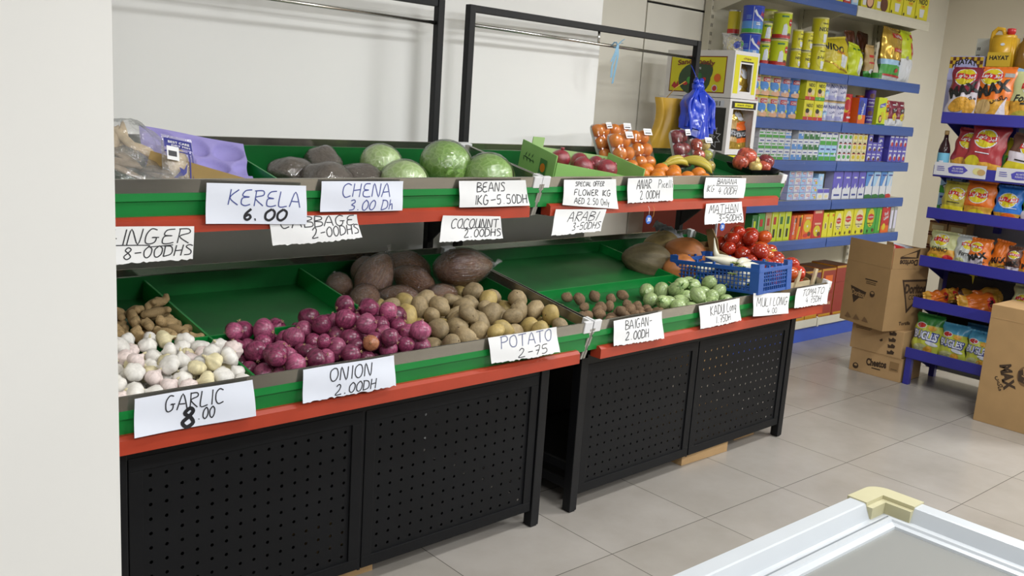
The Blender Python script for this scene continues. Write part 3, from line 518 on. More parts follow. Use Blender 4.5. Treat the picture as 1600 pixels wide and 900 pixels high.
 'potato': [(1.366,0.113,0.856,-0.28,0.23,-1.59,0.036,0.031,0.026), (1.526,-0.065,0.838,-0.56,-2.84,0.06,0.046,0.035,0.035), (1.371,0.221,0.879,-0.01,-0.17,-0.08,0.048,0.037,0.031), (1.648,0.112,0.869,2.63,0.19,1.56,0.053,0.038,0.037), (1.689,0.236,0.886,0.95,-0.16,0.96,0.044,0.038,0.036), (1.434,-0.064,0.841,0.98,-0.48,-2.42,0.046,0.038,0.033), (1.536,0.007,0.853,2,0.28,0.47,0.052,0.038,0.035), (1.715,0.045,0.854,1.19,-0.22,1.19,0.045,0.035,0.032), (1.389,-0.004,0.845,0.33,0.05,2.64,0.043,0.036,0.034), (1.237,0.012,0.849,0.59,-0.05,2.93,0.052,0.039,0.033), (1.504,0.135,0.866,-2.85,-0.16,1.28,0.049,0.039,0.033), (1.67,-0.038,0.839,0.89,-0.04,0.39,0.044,0.035,0.033), (1.101,0.383,0.906,0.11,-0.33,1.98,0.049,0.038,0.032), (1.695,0.31,0.892,1.15,-0.03,0.12,0.041,0.031,0.029), (1.101,0.267,0.893,1.61,-0.38,2.25,0.046,0.038,0.033), (1.588,0.282,0.888,-0.03,2.92,0.18,0.045,0.035,0.03), (1.107,-0.061,0.831,-0.38,3.1,0.84,0.041,0.034,0.029), (1.362,-0.067,0.837,0,0.7,1.8,0.039,0.031,0.029), (1.458,0.247,0.878,-0.36,-0.11,2.41,0.043,0.031,0.026), (1.577,0.149,0.871,1.91,-0.46,1.35,0.048,0.034,0.031), (1.241,0.269,0.888,1.96,-0.52,1.53,0.044,0.033,0.028), (1.47,0.048,0.852,-0.43,-0.04,1.31,0.045,0.036,0.032), (1.251,0.352,0.897,-0.22,-0.33,1.86,0.046,0.033,0.029), (1.134,0.014,0.851,0.28,-0.35,-1.74,0.05,0.037,0.033), (1.622,0.208,0.879,1.95,-0.16,1.98,0.047,0.035,0.029), (1.482,0.309,0.893,0.14,-2.97,-0.66,0.051,0.036,0.031), (1.215,-0.056,0.83,-2.78,0.06,-0.93,0.046,0.034,0.027), (1.237,0.111,0.866,1.51,-0.35,2.42,0.047,0.036,0.034), (1.331,0.321,0.898,0.21,-0.29,1.52,0.05,0.038,0.034), (1.157,0.113,0.867,-2.33,0.19,-1.48,0.049,0.04,0.036), (1.183,0.038,0.906,0.83,0.17,-1.74,0.048,0.037,0.036), (1.706,0.18,0.934,-2.52,0.76,0.13,0.048,0.039,0.037), (1.232,0.32,0.947,-2.8,0.2,-1.46,0.042,0.035,0.03), (1.532,0.359,0.904,-0.49,0.43,-0.36,0.048,0.036,0.032), (1.16,-0.07,0.873,-0.79,-1.29,-2.05,0.043,0.035,0.032), (1.457,-0.015,0.886,-3.04,0.61,-0.52,0.045,0.031,0.03), (1.43,0.138,0.882,0.01,1.99,-0.72,0.05,0.038,0.032), (1.482,0.086,0.92,1.11,-0.84,0.14,0.046,0.039,0.035), (1.174,0.332,0.904,1.96,-0.9,0.82,0.045,0.034,0.03), (1.2,0.182,0.878,-0.56,0.82,1.59,0.04,0.035,0.03), (1.455,0.386,0.903,0.62,0.26,-0.89,0.038,0.032,0.03), (1.703,-0.074,0.882,-0.43,-0.47,-2.77,0.041,0.033,0.03), (1.325,0.053,0.854,0.84,-0.36,0.21,0.045,0.037,0.031), (1.272,0.044,0.901,0.66,-0.01,-1.3,0.047,0.035,0.031), (1.362,0.158,0.909,-1.98,-0.52,-0.23,0.049,0.035,0.031), (1.687,0.057,0.919,0.92,2.93,0.56,0.053,0.039,0.035), (1.584,0.228,0.939,0.53,-0.61,0.49,0.045,0.038,0.035), (1.641,0.357,0.907,0.92,-0.31,-1.79,0.046,0.038,0.033), (1.297,0.243,0.885,2.03,-0.64,1.48,0.042,0.034,0.029), (1.36,-0.077,0.9,2.6,-0.05,0.48,0.038,0.033,0.027), (1.358,0.254,0.933,2.14,0.08,1.27,0.045,0.034,0.029), (1.306,0.291,0.952,0.2,-0.63,0.06,0.046,0.035,0.03), (1.176,0.251,0.894,-0.58,2.52,-1.59,0.048,0.035,0.033), (1.6,-0.067,0.87,0.98,-1.83,1.9,0.046,0.038,0.035), (1.288,-0.055,0.844,-0.22,0.78,-0.14,0.05,0.036,0.032), (1.542,0.029,0.917,0.7,3.09,-0.46,0.042,0.032,0.03), (1.275,0.168,0.876,0.5,0.38,2.34,0.048,0.036,0.031), (1.717,0.13,0.869,-1.2,-1,2.07,0.041,0.031,0.029), (1.505,0.244,0.924,-2.7,0.43,-0.26,0.044,0.038,0.032), (1.546,0.084,0.886,0.17,-0.84,1.2,0.036,0.03,0.029), (1.709,-0.012,0.913,1.88,0.92,0.68,0.05,0.038,0.034), (1.23,0.218,0.942,-0.11,-1.77,-1.59,0.047,0.036,0.033), (1.432,0.2,0.93,-2.84,0.38,1.4,0.052,0.04,0.034), (1.174,0.404,0.911,-0.69,-2.67,0.49,0.04,0.034,0.032), (1.222,-0.064,0.895,1.47,0.39,-1.28,0.047,0.036,0.032), (1.605,0.066,0.924,1.8,-1.34,0.71,0.046,0.038,0.035), (1.091,0.177,0.875,1.08,-0.97,2.14,0.039,0.033,0.028), (1.621,0.016,0.863,-1.01,-0.94,-1.5,0.05,0.038,0.036), (1.531,0.176,0.919,0.01,0.4,-0.54,0.036,0.033,0.029), (1.402,0.065,0.892,-0.27,-1.08,1.85,0.053,0.041,0.037), (1.404,0.3,0.889,0.55,0.25,-1.87,0.041,0.033,0.028), (1.23,0.142,0.929,-0.13,-2.94,1.07,0.045,0.031,0.029), (1.316,0.033,0.951,0.04,2.54,2.03,0.045,0.034,0.028), (1.295,0.181,0.947,2.49,0.55,-1.18,0.045,0.04,0.035), (1.585,0.419,0.919,-1.26,0.3,2.23,0.052,0.039,0.035), (1.646,0.274,0.934,0.53,0.1,1.7,0.042,0.034,0.03), (1.586,0.325,0.95,1.24,-0.17,-1.38,0.047,0.041,0.037), (1.144,0.182,0.927,2.6,-0.82,1.15,0.05,0.038,0.033), (1.144,0.289,0.94,1.56,-0.39,-0.81,0.042,0.032,0.026), (1.324,-0.016,0.889,-0.04,0.94,1.67,0.048,0.037,0.034), (1.672,0.432,0.916,0.37,-2.98,-0.24,0.051,0.038,0.034), (1.387,0.379,0.915,-0.87,2.79,-1.02,0.055,0.038,0.034), (1.43,0.279,0.94,-0.19,0.29,0.29,0.042,0.031,0.026), (1.325,0.096,0.912,0.4,0.63,2.19,0.047,0.04,0.033)],
 'garlic': [(0.305,0.025,0.845,-0.99,-0.49,-0.9,0.031,0.029,0.026), (0.259,0.227,0.877,-2.58,-1.27,-0.73,0.03,0.029,0.025), (0.08,-0.074,0.821,-0.03,-2.72,1.32,0.024,0.024,0.02), (0.067,-0.027,0.832,-0.37,-2.47,1.69,0.026,0.026,0.022), (0.205,0.046,0.846,-0.76,0.57,-2.24,0.03,0.029,0.025), (0.318,0.217,0.87,-0.8,0.32,1.58,0.025,0.024,0.021), (0.245,-0.072,0.829,1.37,0.16,-0.38,0.03,0.029,0.025), (0.377,0.16,0.863,0.02,-0.17,-2.76,0.031,0.029,0.026), (0.374,0.235,0.879,-0.62,-1.9,-1.57,0.031,0.029,0.026), (0.148,0.049,0.844,-0.24,0.7,-2.58,0.028,0.028,0.024), (0.019,0.099,0.852,0.12,0.18,0.74,0.029,0.028,0.024), (0.015,0.162,0.862,-0.55,0.68,2.99,0.026,0.025,0.022), (0.183,0.098,0.851,-0.14,-0.14,-2.51,0.027,0.026,0.023), (0.232,-0.015,0.837,0.41,0.16,1.11,0.03,0.03,0.026), (0.192,-0.075,0.823,2.9,0.79,0.79,0.024,0.023,0.02), (0.313,0.114,0.857,0.46,-2.84,-0.97,0.031,0.031,0.026), (0.259,0.057,0.848,0.83,-1.35,-0.8,0.028,0.027,0.023), (0.37,0.106,0.851,0.15,-0.12,-0.45,0.026,0.025,0.022), (0.305,-0.071,0.83,-0.37,2.06,0.68,0.03,0.029,0.025), (0.128,0.102,0.853,0.21,-0.23,2.93,0.028,0.028,0.023), (0.074,0.097,0.85,-0.12,0.4,-2.42,0.026,0.025,0.022), (0.065,0.152,0.863,1.74,0.14,1.49,0.028,0.027,0.024), (0.381,-0.023,0.835,0.37,-0.95,-2.64,0.028,0.028,0.023), (0.258,0.118,0.854,0.83,-0.38,-0.08,0.025,0.025,0.021), (0.01,-0.025,0.837,0.65,0.51,-3.08,0.031,0.03,0.026), (0.261,0.169,0.863,0.23,0.69,-0.54,0.027,0.026,0.023), (0.384,-0.073,0.826,-0,1.38,-2.38,0.026,0.025,0.022), (0.116,0.152,0.862,1.48,-0.83,-2.39,0.026,0.026,0.022), (0.195,0.239,0.873,0.11,0.66,-0.92,0.027,0.026,0.022), (0.171,0.156,0.865,0.51,2.2,-1.03,0.03,0.029,0.025), (0.006,0.038,0.845,-2.71,0.46,0.91,0.03,0.03,0.025), (0.013,-0.075,0.825,1.78,0.26,0.34,0.026,0.026,0.022), (0.323,0.17,0.863,-0.43,1.49,1.35,0.024,0.024,0.02), (0.173,-0.031,0.834,-0.97,0.89,-0.19,0.028,0.027,0.023), (0.141,-0.07,0.83,-1.63,0.17,2.04,0.029,0.029,0.025), (0.094,0.05,0.845,2.2,1.98,0.36,0.027,0.025,0.022), (0.119,-0.009,0.84,-2.32,-1.3,0.69,0.03,0.03,0.026), (0.059,0.234,0.876,-0.02,-2.49,-1.48,0.03,0.029,0.025), (0.15,0.209,0.873,0.95,-0.79,2.6,0.029,0.029,0.024), (0.328,-0.024,0.833,0.82,-0.58,2.97,0.027,0.026,0.022), (0.37,0.032,0.843,0.12,2.88,0.98,0.03,0.03,0.025), (0.004,0.214,0.87,3.08,0.09,-0,0.028,0.027,0.023), (0.099,0.196,0.885,2.81,-0.16,1.35,0.027,0.026,0.023), (0.204,0.244,0.923,0.37,-0.24,0.65,0.028,0.027,0.024), (0.012,0.247,0.905,-0.91,0.03,-1.4,0.025,0.024,0.021), (0.301,-0.067,0.887,-0.43,-3.07,0.26,0.03,0.029,0.025), (0.289,0.15,0.896,-0.27,2.15,1.96,0.027,0.026,0.022), (0.294,0.199,0.909,-0.67,-1.9,2.11,0.026,0.025,0.022), (0.004,0.178,0.91,-0.73,-0.5,0.73,0.03,0.028,0.025), (0.268,-0.033,0.867,-2.05,0.28,0.7,0.026,0.025,0.022), (0.124,-0.006,0.896,-0.59,-0.51,-2.03,0.028,0.027,0.024), (0.28,0.042,0.896,-0.05,-1.99,-0.48,0.029,0.029,0.025), (0.245,-0.08,0.887,-1.64,-1.13,1.25,0.029,0.028,0.024), (0.247,0.184,0.912,0.72,-1.9,-1.17,0.025,0.025,0.021), (0.353,-0.076,0.865,-1.09,0.4,2.06,0.029,0.028,0.024), (0.182,0.067,0.892,-2.25,1.82,0.17,0.027,0.027,0.023), (0.271,0.099,0.901,0.73,0.18,2.77,0.03,0.029,0.025), (0.232,0.02,0.88,-1,0.62,-2.37,0.027,0.027,0.022), (0.257,0.247,0.933,-1.32,0.66,-1.43,0.029,0.028,0.024), (0.069,0.009,0.863,2.55,-0.14,-0.12,0.028,0.027,0.023), (0.017,0.003,0.887,-0.19,-2.49,-1.57,0.03,0.03,0.026), (0.379,0.067,0.887,-0.25,-2.7,0.95,0.03,0.03,0.025), (0.15,-0.052,0.88,0.68,-0.53,1.92,0.026,0.026,0.022), (0.196,-0.029,0.882,2.03,0.07,-0.58,0.028,0.027,0.024), (0.13,0.048,0.894,0.76,-0.55,-2.34,0.028,0.027,0.023), (0.1,-0.059,0.865,0.42,-0.99,-0.85,0.029,0.029,0.024), (0.054,0.232,0.931,2.17,2.06,0.02,0.028,0.027,0.023), (0.313,-0.015,0.882,-2.37,-0.89,-0.07,0.025,0.024,0.021), (0.193,-0.08,0.873,-2.75,-0.88,1.05,0.027,0.027,0.023), (0.388,0.25,0.93,1.15,2.94,0.06,0.025,0.025,0.021), (0.35,0.189,0.904,-0.13,3.1,1.45,0.031,0.03,0.026), (0.343,0.023,0.889,0.63,2.02,1.46,0.029,0.027,0.024), (0.076,0.057,0.892,0.09,0.26,-0.73,0.026,0.026,0.022), (0.027,0.061,0.886,0.86,2.8,1.03,0.024,0.024,0.02), (0.052,0.188,0.9,0.82,-1.01,-1.04,0.026,0.025,0.022), (0.152,0.248,0.908,-0.57,-3.02,-0.58,0.025,0.024,0.021), (0.201,0.192,0.894,-0.08,-2.49,-0.27,0.029,0.028,0.025), (0.109,0.097,0.905,-1.43,-1.13,-0.72,0.03,0.03,0.025), (0.053,0.108,0.893,-0.71,-0.05,1.91,0.029,0.028,0.024), (0.17,0.016,0.875,-0.43,0.07,0.46,0.024,0.023,0.021), (0.363,-0.026,0.882,0.26,-0.47,-1.12,0.025,0.025,0.021), (0.001,-0.08,0.875,0.25,-0.55,2.73,0.026,0.025,0.021), (0.001,0.121,0.894,-0.17,-2.56,0.91,0.025,0.025,0.021), (0.228,0.089,0.871,-0.98,-0.94,1.19,0.025,0.023,0.021), (0.365,0.099,0.931,0.8,-0.08,-0.9,0.028,0.028,0.023), (0.049,-0.055,0.875,-2.24,0.43,-1.81,0.031,0.03,0.026), (0.323,0.076,0.898,1.11,-0.19,1.8,0.029,0.028,0.024), (0.38,0.031,0.933,1.74,-2.3,-0.42,0.03,0.03,0.025), (0.074,0.011,0.914,-2.5,0.4,-0.62,0.028,0.027,0.023), (0.222,0.139,0.888,-1.67,0.99,-0.91,0.029,0.028,0.024), (0.23,0.059,0.915,0.23,0.14,2.39,0.028,0.028,0.024), (-0,0.133,0.94,0.42,1.15,1.25,0.025,0.024,0.021), (0.344,-0.015,0.93,0.36,-2.31,-0.94,0.029,0.028,0.024), (0.097,0.053,0.935,0.31,-0.86,2.85,0.026,0.025,0.022), (0.312,0.027,0.934,1.56,0.11,-0.02,0.026,0.026,0.022), (0.238,-0.03,0.913,-0.05,-2.88,-0.6,0.026,0.026,0.022), (0.158,0.111,0.892,1.98,-0.59,1.8,0.025,0.024,0.021), (0.238,0.311,0.916,2.23,-1.3,0.73,0.028,0.027,0.024), (0.322,0.242,0.918,-1.47,0.24,-0.69,0.031,0.03,0.026), (0.093,0.151,0.916,0.94,-0.96,-1.1,0.029,0.028,0.024), (0.449,0.318,0.893,1.02,-1.4,-0.63,0.031,0.03,0.026), (0.398,-0.068,0.886,-1.26,0.13,1.66,0.025,0.025,0.021), (0.046,0.145,0.932,2.05,-0.25,0.93,0.026,0.026,0.022), (0.389,0.145,0.915,2.72,-0.27,1.7,0.029,0.028,0.024), (-0.001,0.025,0.936,-1.2,0.26,1.43,0.028,0.027,0.024), (0.003,0.079,0.924,0.21,0.51,-0.22,0.027,0.026,0.023), (0.165,0.305,0.925,1.22,2.43,0.21,0.025,0.024,0.021), (0.173,0.002,0.924,2.99,-0.81,0.47,0.03,0.03,0.025), (0.336,0.133,0.903,-0.37,-0.79,2.44,0.028,0.027,0.023), (0.005,0.217,0.949,1.65,-1.27,-0.16,0.029,0.028,0.024), (0.29,-0.025,0.925,-0.85,-0.32,1.18,0.029,0.028,0.024), (0.11,0.224,0.932,2.36,0.49,-1.8,0.03,0.03,0.026)],
 'ginger': [(0.366,0.396,0.9,0.18,2.79,0.6,0.049,0.03,0.022), (0.134,0.497,0.91,-2.98,-0,0.95,0.041,0.025,0.018), (0.377,0.324,0.896,-0.35,0.5,2.14,0.045,0.028,0.02), (0.24,0.425,0.902,0.02,-0.03,-2.5,0.048,0.03,0.021), (0.284,0.325,0.884,-0.11,-0.08,0.71,0.044,0.028,0.02), (0.105,0.611,0.929,-0.39,-3.07,-0.17,0.043,0.027,0.019), (0.037,0.411,0.896,3.03,-0.15,0.66,0.041,0.025,0.018), (0.189,0.583,0.924,-3.13,0.13,-0.02,0.041,0.026,0.019), (0.011,0.583,0.926,0.33,-0.09,1.06,0.046,0.029,0.021), (0.301,0.403,0.898,2.83,0.1,1.55,0.043,0.027,0.019), (0.362,0.615,0.933,-2.82,-0.16,0.57,0.05,0.031,0.022), (0.041,0.356,0.891,-0.75,2.89,0.16,0.04,0.025,0.018), (0.361,0.501,0.913,0.67,-0,0.44,0.042,0.026,0.019), (0.112,0.354,0.89,-0.03,2.97,0.84,0.045,0.028,0.02), (0.302,0.52,0.914,0.21,0.2,-1.71,0.042,0.026,0.019), (0.197,0.329,0.889,0.45,0.17,1.69,0.042,0.026,0.019), (0.097,0.402,0.91,0.51,-2.56,0.99,0.045,0.028,0.02), (0.203,0.518,0.916,-2.79,0.07,-0.74,0.046,0.029,0.021), (0.288,0.582,0.944,1.54,0.55,1.64,0.049,0.031,0.022), (0.012,0.481,0.909,3.02,0.1,-0.87,0.044,0.028,0.02), (0.344,0.356,0.929,0.18,-3.01,-1.02,0.042,0.026,0.019), (0.167,0.635,0.944,-0.49,-2.69,0.62,0.048,0.03,0.021), (0.032,0.645,0.946,2.25,-0.3,-0.6,0.048,0.03,0.022), (0.282,0.435,0.934,-2.45,0.24,1.06,0.043,0.027,0.02), (0.16,0.424,0.901,-0.13,0.18,-0.94,0.047,0.029,0.021), (0.158,0.536,0.949,-0.49,-0.1,1.83,0.046,0.029,0.021), (0.362,0.554,0.93,-1.67,0.09,-0.2,0.047,0.03,0.021), (0.104,0.58,0.971,1.06,-2.4,-1.18,0.05,0.031,0.022), (0.036,0.31,0.89,1.52,-0.18,0.03,0.045,0.028,0.021), (0.353,0.449,0.931,-0.41,-2.98,0.44,0.05,0.031,0.022), (0.005,0.42,0.925,2.91,-0.86,-0.7,0.04,0.025,0.018), (0.258,0.498,0.939,-1.23,0.33,-1.66,0.05,0.031,0.022), (0.09,0.323,0.924,0.05,3.08,-1.32,0.043,0.027,0.019), (0.044,0.516,0.924,2.03,0.4,-0.77,0.045,0.028,0.02), (0.293,0.326,0.929,-2.97,-0.02,-1.19,0.049,0.031,0.022), (0.231,0.363,0.908,1.13,-2.41,0.03,0.047,0.03,0.021), (0.372,0.588,0.97,0.86,-0.18,-0.17,0.04,0.025,0.018), (0.087,0.45,0.92,-1.11,-0.62,-0.48,0.047,0.029,0.021), (0.098,0.521,0.929,0.64,-0.6,-1.45,0.043,0.027,0.019), (0.229,0.666,0.944,1.24,0.11,-0.65,0.044,0.027,0.02), (0.063,0.554,0.948,1.16,1.15,2.31,0.045,0.028,0.02), (0.237,0.565,0.948,1.42,0.08,1.18,0.046,0.029,0.021), (0.184,0.466,0.924,1.21,-2.39,-0.23,0.048,0.03,0.022), (0.335,0.514,0.954,0.06,0.14,3.1,0.044,0.027,0.02), (0.152,0.353,0.928,1.18,0.45,0.66,0.05,0.031,0.022), (0.001,0.335,0.921,0.8,-0.75,-1.08,0.042,0.026,0.019)],
 'taro': [(0.501,-0.049,0.824,-1.78,-0.11,0.68,0.025,0.02,0.019), (0.34,-0.026,0.829,-2.42,0.06,-1.24,0.027,0.021,0.02), (0.14,0.239,0.872,0.46,0.13,-0.32,0.029,0.024,0.022), (0.207,-0.027,0.833,-1.61,-0.85,0.34,0.028,0.022,0.021), (0.422,0.008,0.835,-2.74,-0.21,0.97,0.029,0.023,0.022), (0.46,-0.021,0.828,-0.17,-0.37,1.44,0.025,0.02,0.019), (0.383,0.092,0.847,0.98,-0.05,0.13,0.026,0.021,0.02), (0.056,-0.075,0.824,0.94,2.59,0.32,0.028,0.023,0.022), (0.126,0.03,0.84,0.44,-2.98,-0.09,0.031,0.025,0.024), (0.175,0.195,0.869,1.12,0.62,-1.73,0.032,0.025,0.024), (-0.001,0.136,0.853,-0.06,0.41,-1.93,0.025,0.02,0.019), (0.353,0.164,0.861,1.89,-0.36,0.8,0.029,0.023,0.022), (0.371,0.013,0.836,2.44,0.18,1.38,0.028,0.022,0.021), (0.305,-0.072,0.824,0.29,0.68,-2.59,0.028,0.023,0.021), (0.283,0.203,0.87,0.79,-0.49,1.25,0.032,0.026,0.024), (0.021,0.03,0.84,-1.26,-0.63,2.27,0.028,0.023,0.022), (0.201,0.089,0.851,-3.08,-0.41,1.17,0.032,0.026,0.024), (0.25,0.082,0.851,-2.45,-1.4,0.14,0.027,0.021,0.02), (0.069,0.045,0.84,-2.9,0.24,-0.17,0.026,0.021,0.02), (0.449,0.177,0.865,-1.98,-0.17,1.91,0.031,0.025,0.024), (0.132,0.125,0.852,-0.76,0.18,-2.95,0.027,0.021,0.02), (0.413,-0.074,0.83,2.24,1.71,-0.07,0.031,0.025,0.023), (0.251,-0.008,0.832,1.17,0.52,-0.44,0.025,0.02,0.019), (0.307,0.015,0.844,-1.33,0.84,2.48,0.032,0.025,0.024), (0.151,-0.022,0.832,0.18,-2.97,-0.63,0.032,0.025,0.024), (0.104,-0.047,0.829,0,2.63,-0.28,0.029,0.023,0.022), (0.387,-0.033,0.832,0.53,-0.85,-2.18,0.028,0.022,0.021), (0.46,-0.073,0.821,-0.34,3,-0.89,0.026,0.021,0.02), (0.15,-0.075,0.826,0.99,2.43,-0.27,0.03,0.024,0.023), (0.257,0.034,0.838,0.65,0.32,2.41,0.025,0.02,0.019), (0.003,-0.074,0.823,-1.37,0.32,2.59,0.027,0.022,0.021), (0.207,-0.074,0.828,-0.81,-0.96,2.9,0.031,0.025,0.023), (0.002,-0.026,0.827,2.91,-0.06,1.52,0.025,0.02,0.019), (0.257,-0.072,0.826,1.24,-0.64,-1.55,0.029,0.023,0.022), (0.359,-0.074,0.827,-1.58,2.44,-0.18,0.03,0.024,0.023), (0.293,-0.029,0.832,0.74,-1,-1.3,0.025,0.02,0.019), (0.169,-0.051,0.867,-0.14,-0.76,2.74,0.027,0.022,0.021), (0.34,0.052,0.842,0.48,-0.27,-1.32,0.027,0.021,0.02), (0.153,0.069,0.847,1.67,-0.77,-0.47,0.027,0.021,0.02), (0.416,0.058,0.843,-0.33,2.85,0.52,0.028,0.022,0.021)],
 'eggplant': [(0.744,0.032,0.853,-2.95,-0.6,0.28,0.044,0.035,0.035), (0.668,0.123,0.874,2.21,1.89,0.08,0.045,0.036,0.036), (0.818,0.012,0.849,0.86,0.31,0.62,0.043,0.034,0.034), (0.748,-0.049,0.836,2.5,0.04,-0.45,0.04,0.032,0.032), (0.878,0.152,0.87,-2.38,0.17,-2.13,0.043,0.035,0.035), (0.605,0.161,0.872,0.49,0.23,-2.63,0.044,0.035,0.035), (0.664,0.002,0.847,1.89,-0.15,-0.7,0.045,0.036,0.036), (0.572,0.009,0.849,2.58,-0.28,-0.55,0.044,0.035,0.035), (0.937,-0.064,0.836,1.28,-0.22,-2.9,0.044,0.035,0.035), (0.553,-0.063,0.844,0.75,0.99,1.11,0.045,0.036,0.036), (0.739,0.108,0.86,-2.01,-0.14,2.31,0.039,0.031,0.031), (0.822,-0.061,0.838,-1.14,-0.36,-2.08,0.043,0.034,0.034), (0.905,0.051,0.856,-0.15,-2.81,-0.37,0.045,0.036,0.036), (0.942,0.118,0.863,1.57,-2.94,0.15,0.04,0.032,0.032), (0.659,-0.067,0.831,0.48,0.16,-0.47,0.038,0.03,0.03), (0.956,-0.008,0.876,2.24,-0.55,-0.01,0.041,0.032,0.032), (0.806,0.124,0.868,0.68,-2.59,-1.3,0.044,0.035,0.035), (0.687,0.051,0.896,0.54,-0.59,-1.89,0.044,0.035,0.035), (0.833,0.062,0.897,-0.98,0,-2.92,0.043,0.035,0.035), (0.961,0.06,0.902,2.91,0.4,1.21,0.044,0.035,0.035), (0.881,-0.019,0.851,-1.71,1.05,0.58,0.043,0.034,0.034), (0.526,0.072,0.857,2.65,-0.23,0.54,0.043,0.035,0.035), (0.499,-0.016,0.867,-0.2,-0.27,-2.81,0.04,0.032,0.032), (0.754,0.072,0.913,2.9,-0.19,-0.38,0.038,0.03,0.03), (0.701,-0.065,0.886,-0.72,0.59,-1.63,0.044,0.035,0.035), (0.953,0.183,0.877,0.51,-0.61,-0.28,0.042,0.034,0.034)],
}
# ============================================================ PRODUCE
def put(o, k, which, x, s, n, rot=(0, 0, 0), scale=None):
    sx, sy, a = STAND[k]
    M_ = Matrix.Translation((sx, sy, 0)) @ Matrix.Rotation(a, 4, 'Z') @ Matrix.Translation(TL(which, x, s, n)) @ Matrix.Rotation(TIER[which][2], 4, 'X') @ Euler(rot).to_matrix().to_4x4()
    o.matrix_world = M_
    if scale is not None: o.scale = scale
    return o
def fuse(mb_, voxel, mt, name, smooth=6):
    me = mb_.mesh('lump'); o = bpy.data.objects.new('lump', me); C.objects.link(o)
    md = o.modifiers.new('r', 'REMESH'); md.mode = 'VOXEL'; md.voxel_size = voxel; md.use_smooth_shade = True
    ms = o.modifiers.new('s', 'SMOOTH'); ms.iterations = smooth; ms.factor = .5
    dg = bpy.context.evaluated_depsgraph_get(); m2 = bpy.data.meshes.new_from_object(o.evaluated_get(dg))
    bpy.data.objects.remove(o); m2.materials.clear(); m2.materials.append(mt); m2.name = name
    for p in m2.polygons: p.use_smooth = True
    return m2
def meshobj(me, name, parent=None):
    o = bpy.data.objects.new(name, me); C.objects.link(o)
    if parent is not None: o.parent = parent
    return o
def nz(p, s, k=0): return noise.noise(Vector(p)*s+Vector((k*7.3, k*3.1, k*1.7)))
M_film = film('cling_film', gloss=.6, rough=.07, bscale=5, bump=.4)
M_filmr = film('wrinkled_film', gloss=.6, rough=.07, bscale=9, bump=.8)
M_pack = film('shrink_film', gloss=.28, rough=.07, bscale=16, bump=.25)
M_clear = film('clear_bag', gloss=.5, rough=.1, bscale=26, body=.09, bump=.8)

# ---- onion
M_onion = M('#7a3350', .30, var=.6, vscale=2.4, stretch=(2.6, 2.6, .35), rnd=.28, spec=.5)
M_onion2 = M('#964a68', .33, var=.5, vscale=2.6, stretch=(2.8, 2.8, .35), rnd=.22)
M_onion3 = M('#a86b4a', .4, var=.3, vscale=2.4, stretch=(2.4, 2.4, .4), rnd=.15)
M_drytan = M('#b49a70', .8, var=.3, vscale=6)
def onion_mesh(mt, k):
    prof = [(.04, -.97), (.3, -.93), (.62, -.76), (.86, -.45), (.98, -.08), (.99, .2), (.88, .52), (.62, .79), (.36, .92), (.2, 1.02), (.12, 1.14), (.07, 1.24)]
    def wp(p, a):
        f = 1+.025*math.cos(3*a+k)+.02*math.cos(7*a+k*2); return Vector((p.x*f, p.y*f, p.z+.04*math.sin(2*a+k)*(1-abs(p.z))))
    return MB().lathe(prof, mt, 22, warp=wp).mesh('onion')
def tuft_mesh(z, sgn, mt, k):
    b = MB(); rn = random.Random(k)
    for i in range(5):
        a = i*1.26; b.tube([(.03*math.cos(a), .03*math.sin(a), z), (.09*math.cos(a), .09*math.sin(a), z+sgn*.12), (.17*math.cos(a+.4), .17*math.sin(a+.4), z+sgn*rn.uniform(.16, .28))], [.05, .03, .008], mt, 5)
    return b.mesh('tuft')
ON = [onion_mesh(m_, i) for i, m_ in enumerate((M_onion, M_onion, M_onion2, M_onion, M_onion2, M_onion3))]
ON_T = tuft_mesh(1.1, 1, M_drytan, 3); ON_R = tuft_mesh(-.9, -1, M_drytan, 5)
# ---- potato
M_potato = M('#958260', .62, var=.22, vscale=3.2, rnd=.16, bump=.25, bscale=9)
M_potato2 = M('#a89259', .55, var=.16, vscale=3, rnd=.12, bump=.15, bscale=9)
M_eye = M('#5b4a33', .8)
def potato_mesh(mt, k):
    b = MB(); b.ball(1, 1, 1, mt, 22, 14, warp=lambda q, p: q*(1+.13*nz(p, 1.1, k)+.05*nz(p, 2.6, k+3)))
    return b.mesh('potato')
def eyes_mesh(k):
    b = MB(); rn = random.Random(k)
    d = Vector((rn.uniform(-1, 1), rn.uniform(-1, 1), rn.uniform(-1, 1))).normalized(); r = (1+.13*nz(d, 1.1, k)+.05*nz(d, 2.6, k+3))
    q = d.to_track_quat('Z', 'Y').to_matrix().to_4x4()
    b.ball(.09, .06, .035, M_eye, 8, 6, xf=Matrix.Translation(d*r) @ q); return b.mesh('eye')
PO = [potato_mesh(M_potato if i % 4 else M_potato2, i) for i in range(7)]; PO_E = [[eyes_mesh(i*1), ] for i in range(7)]
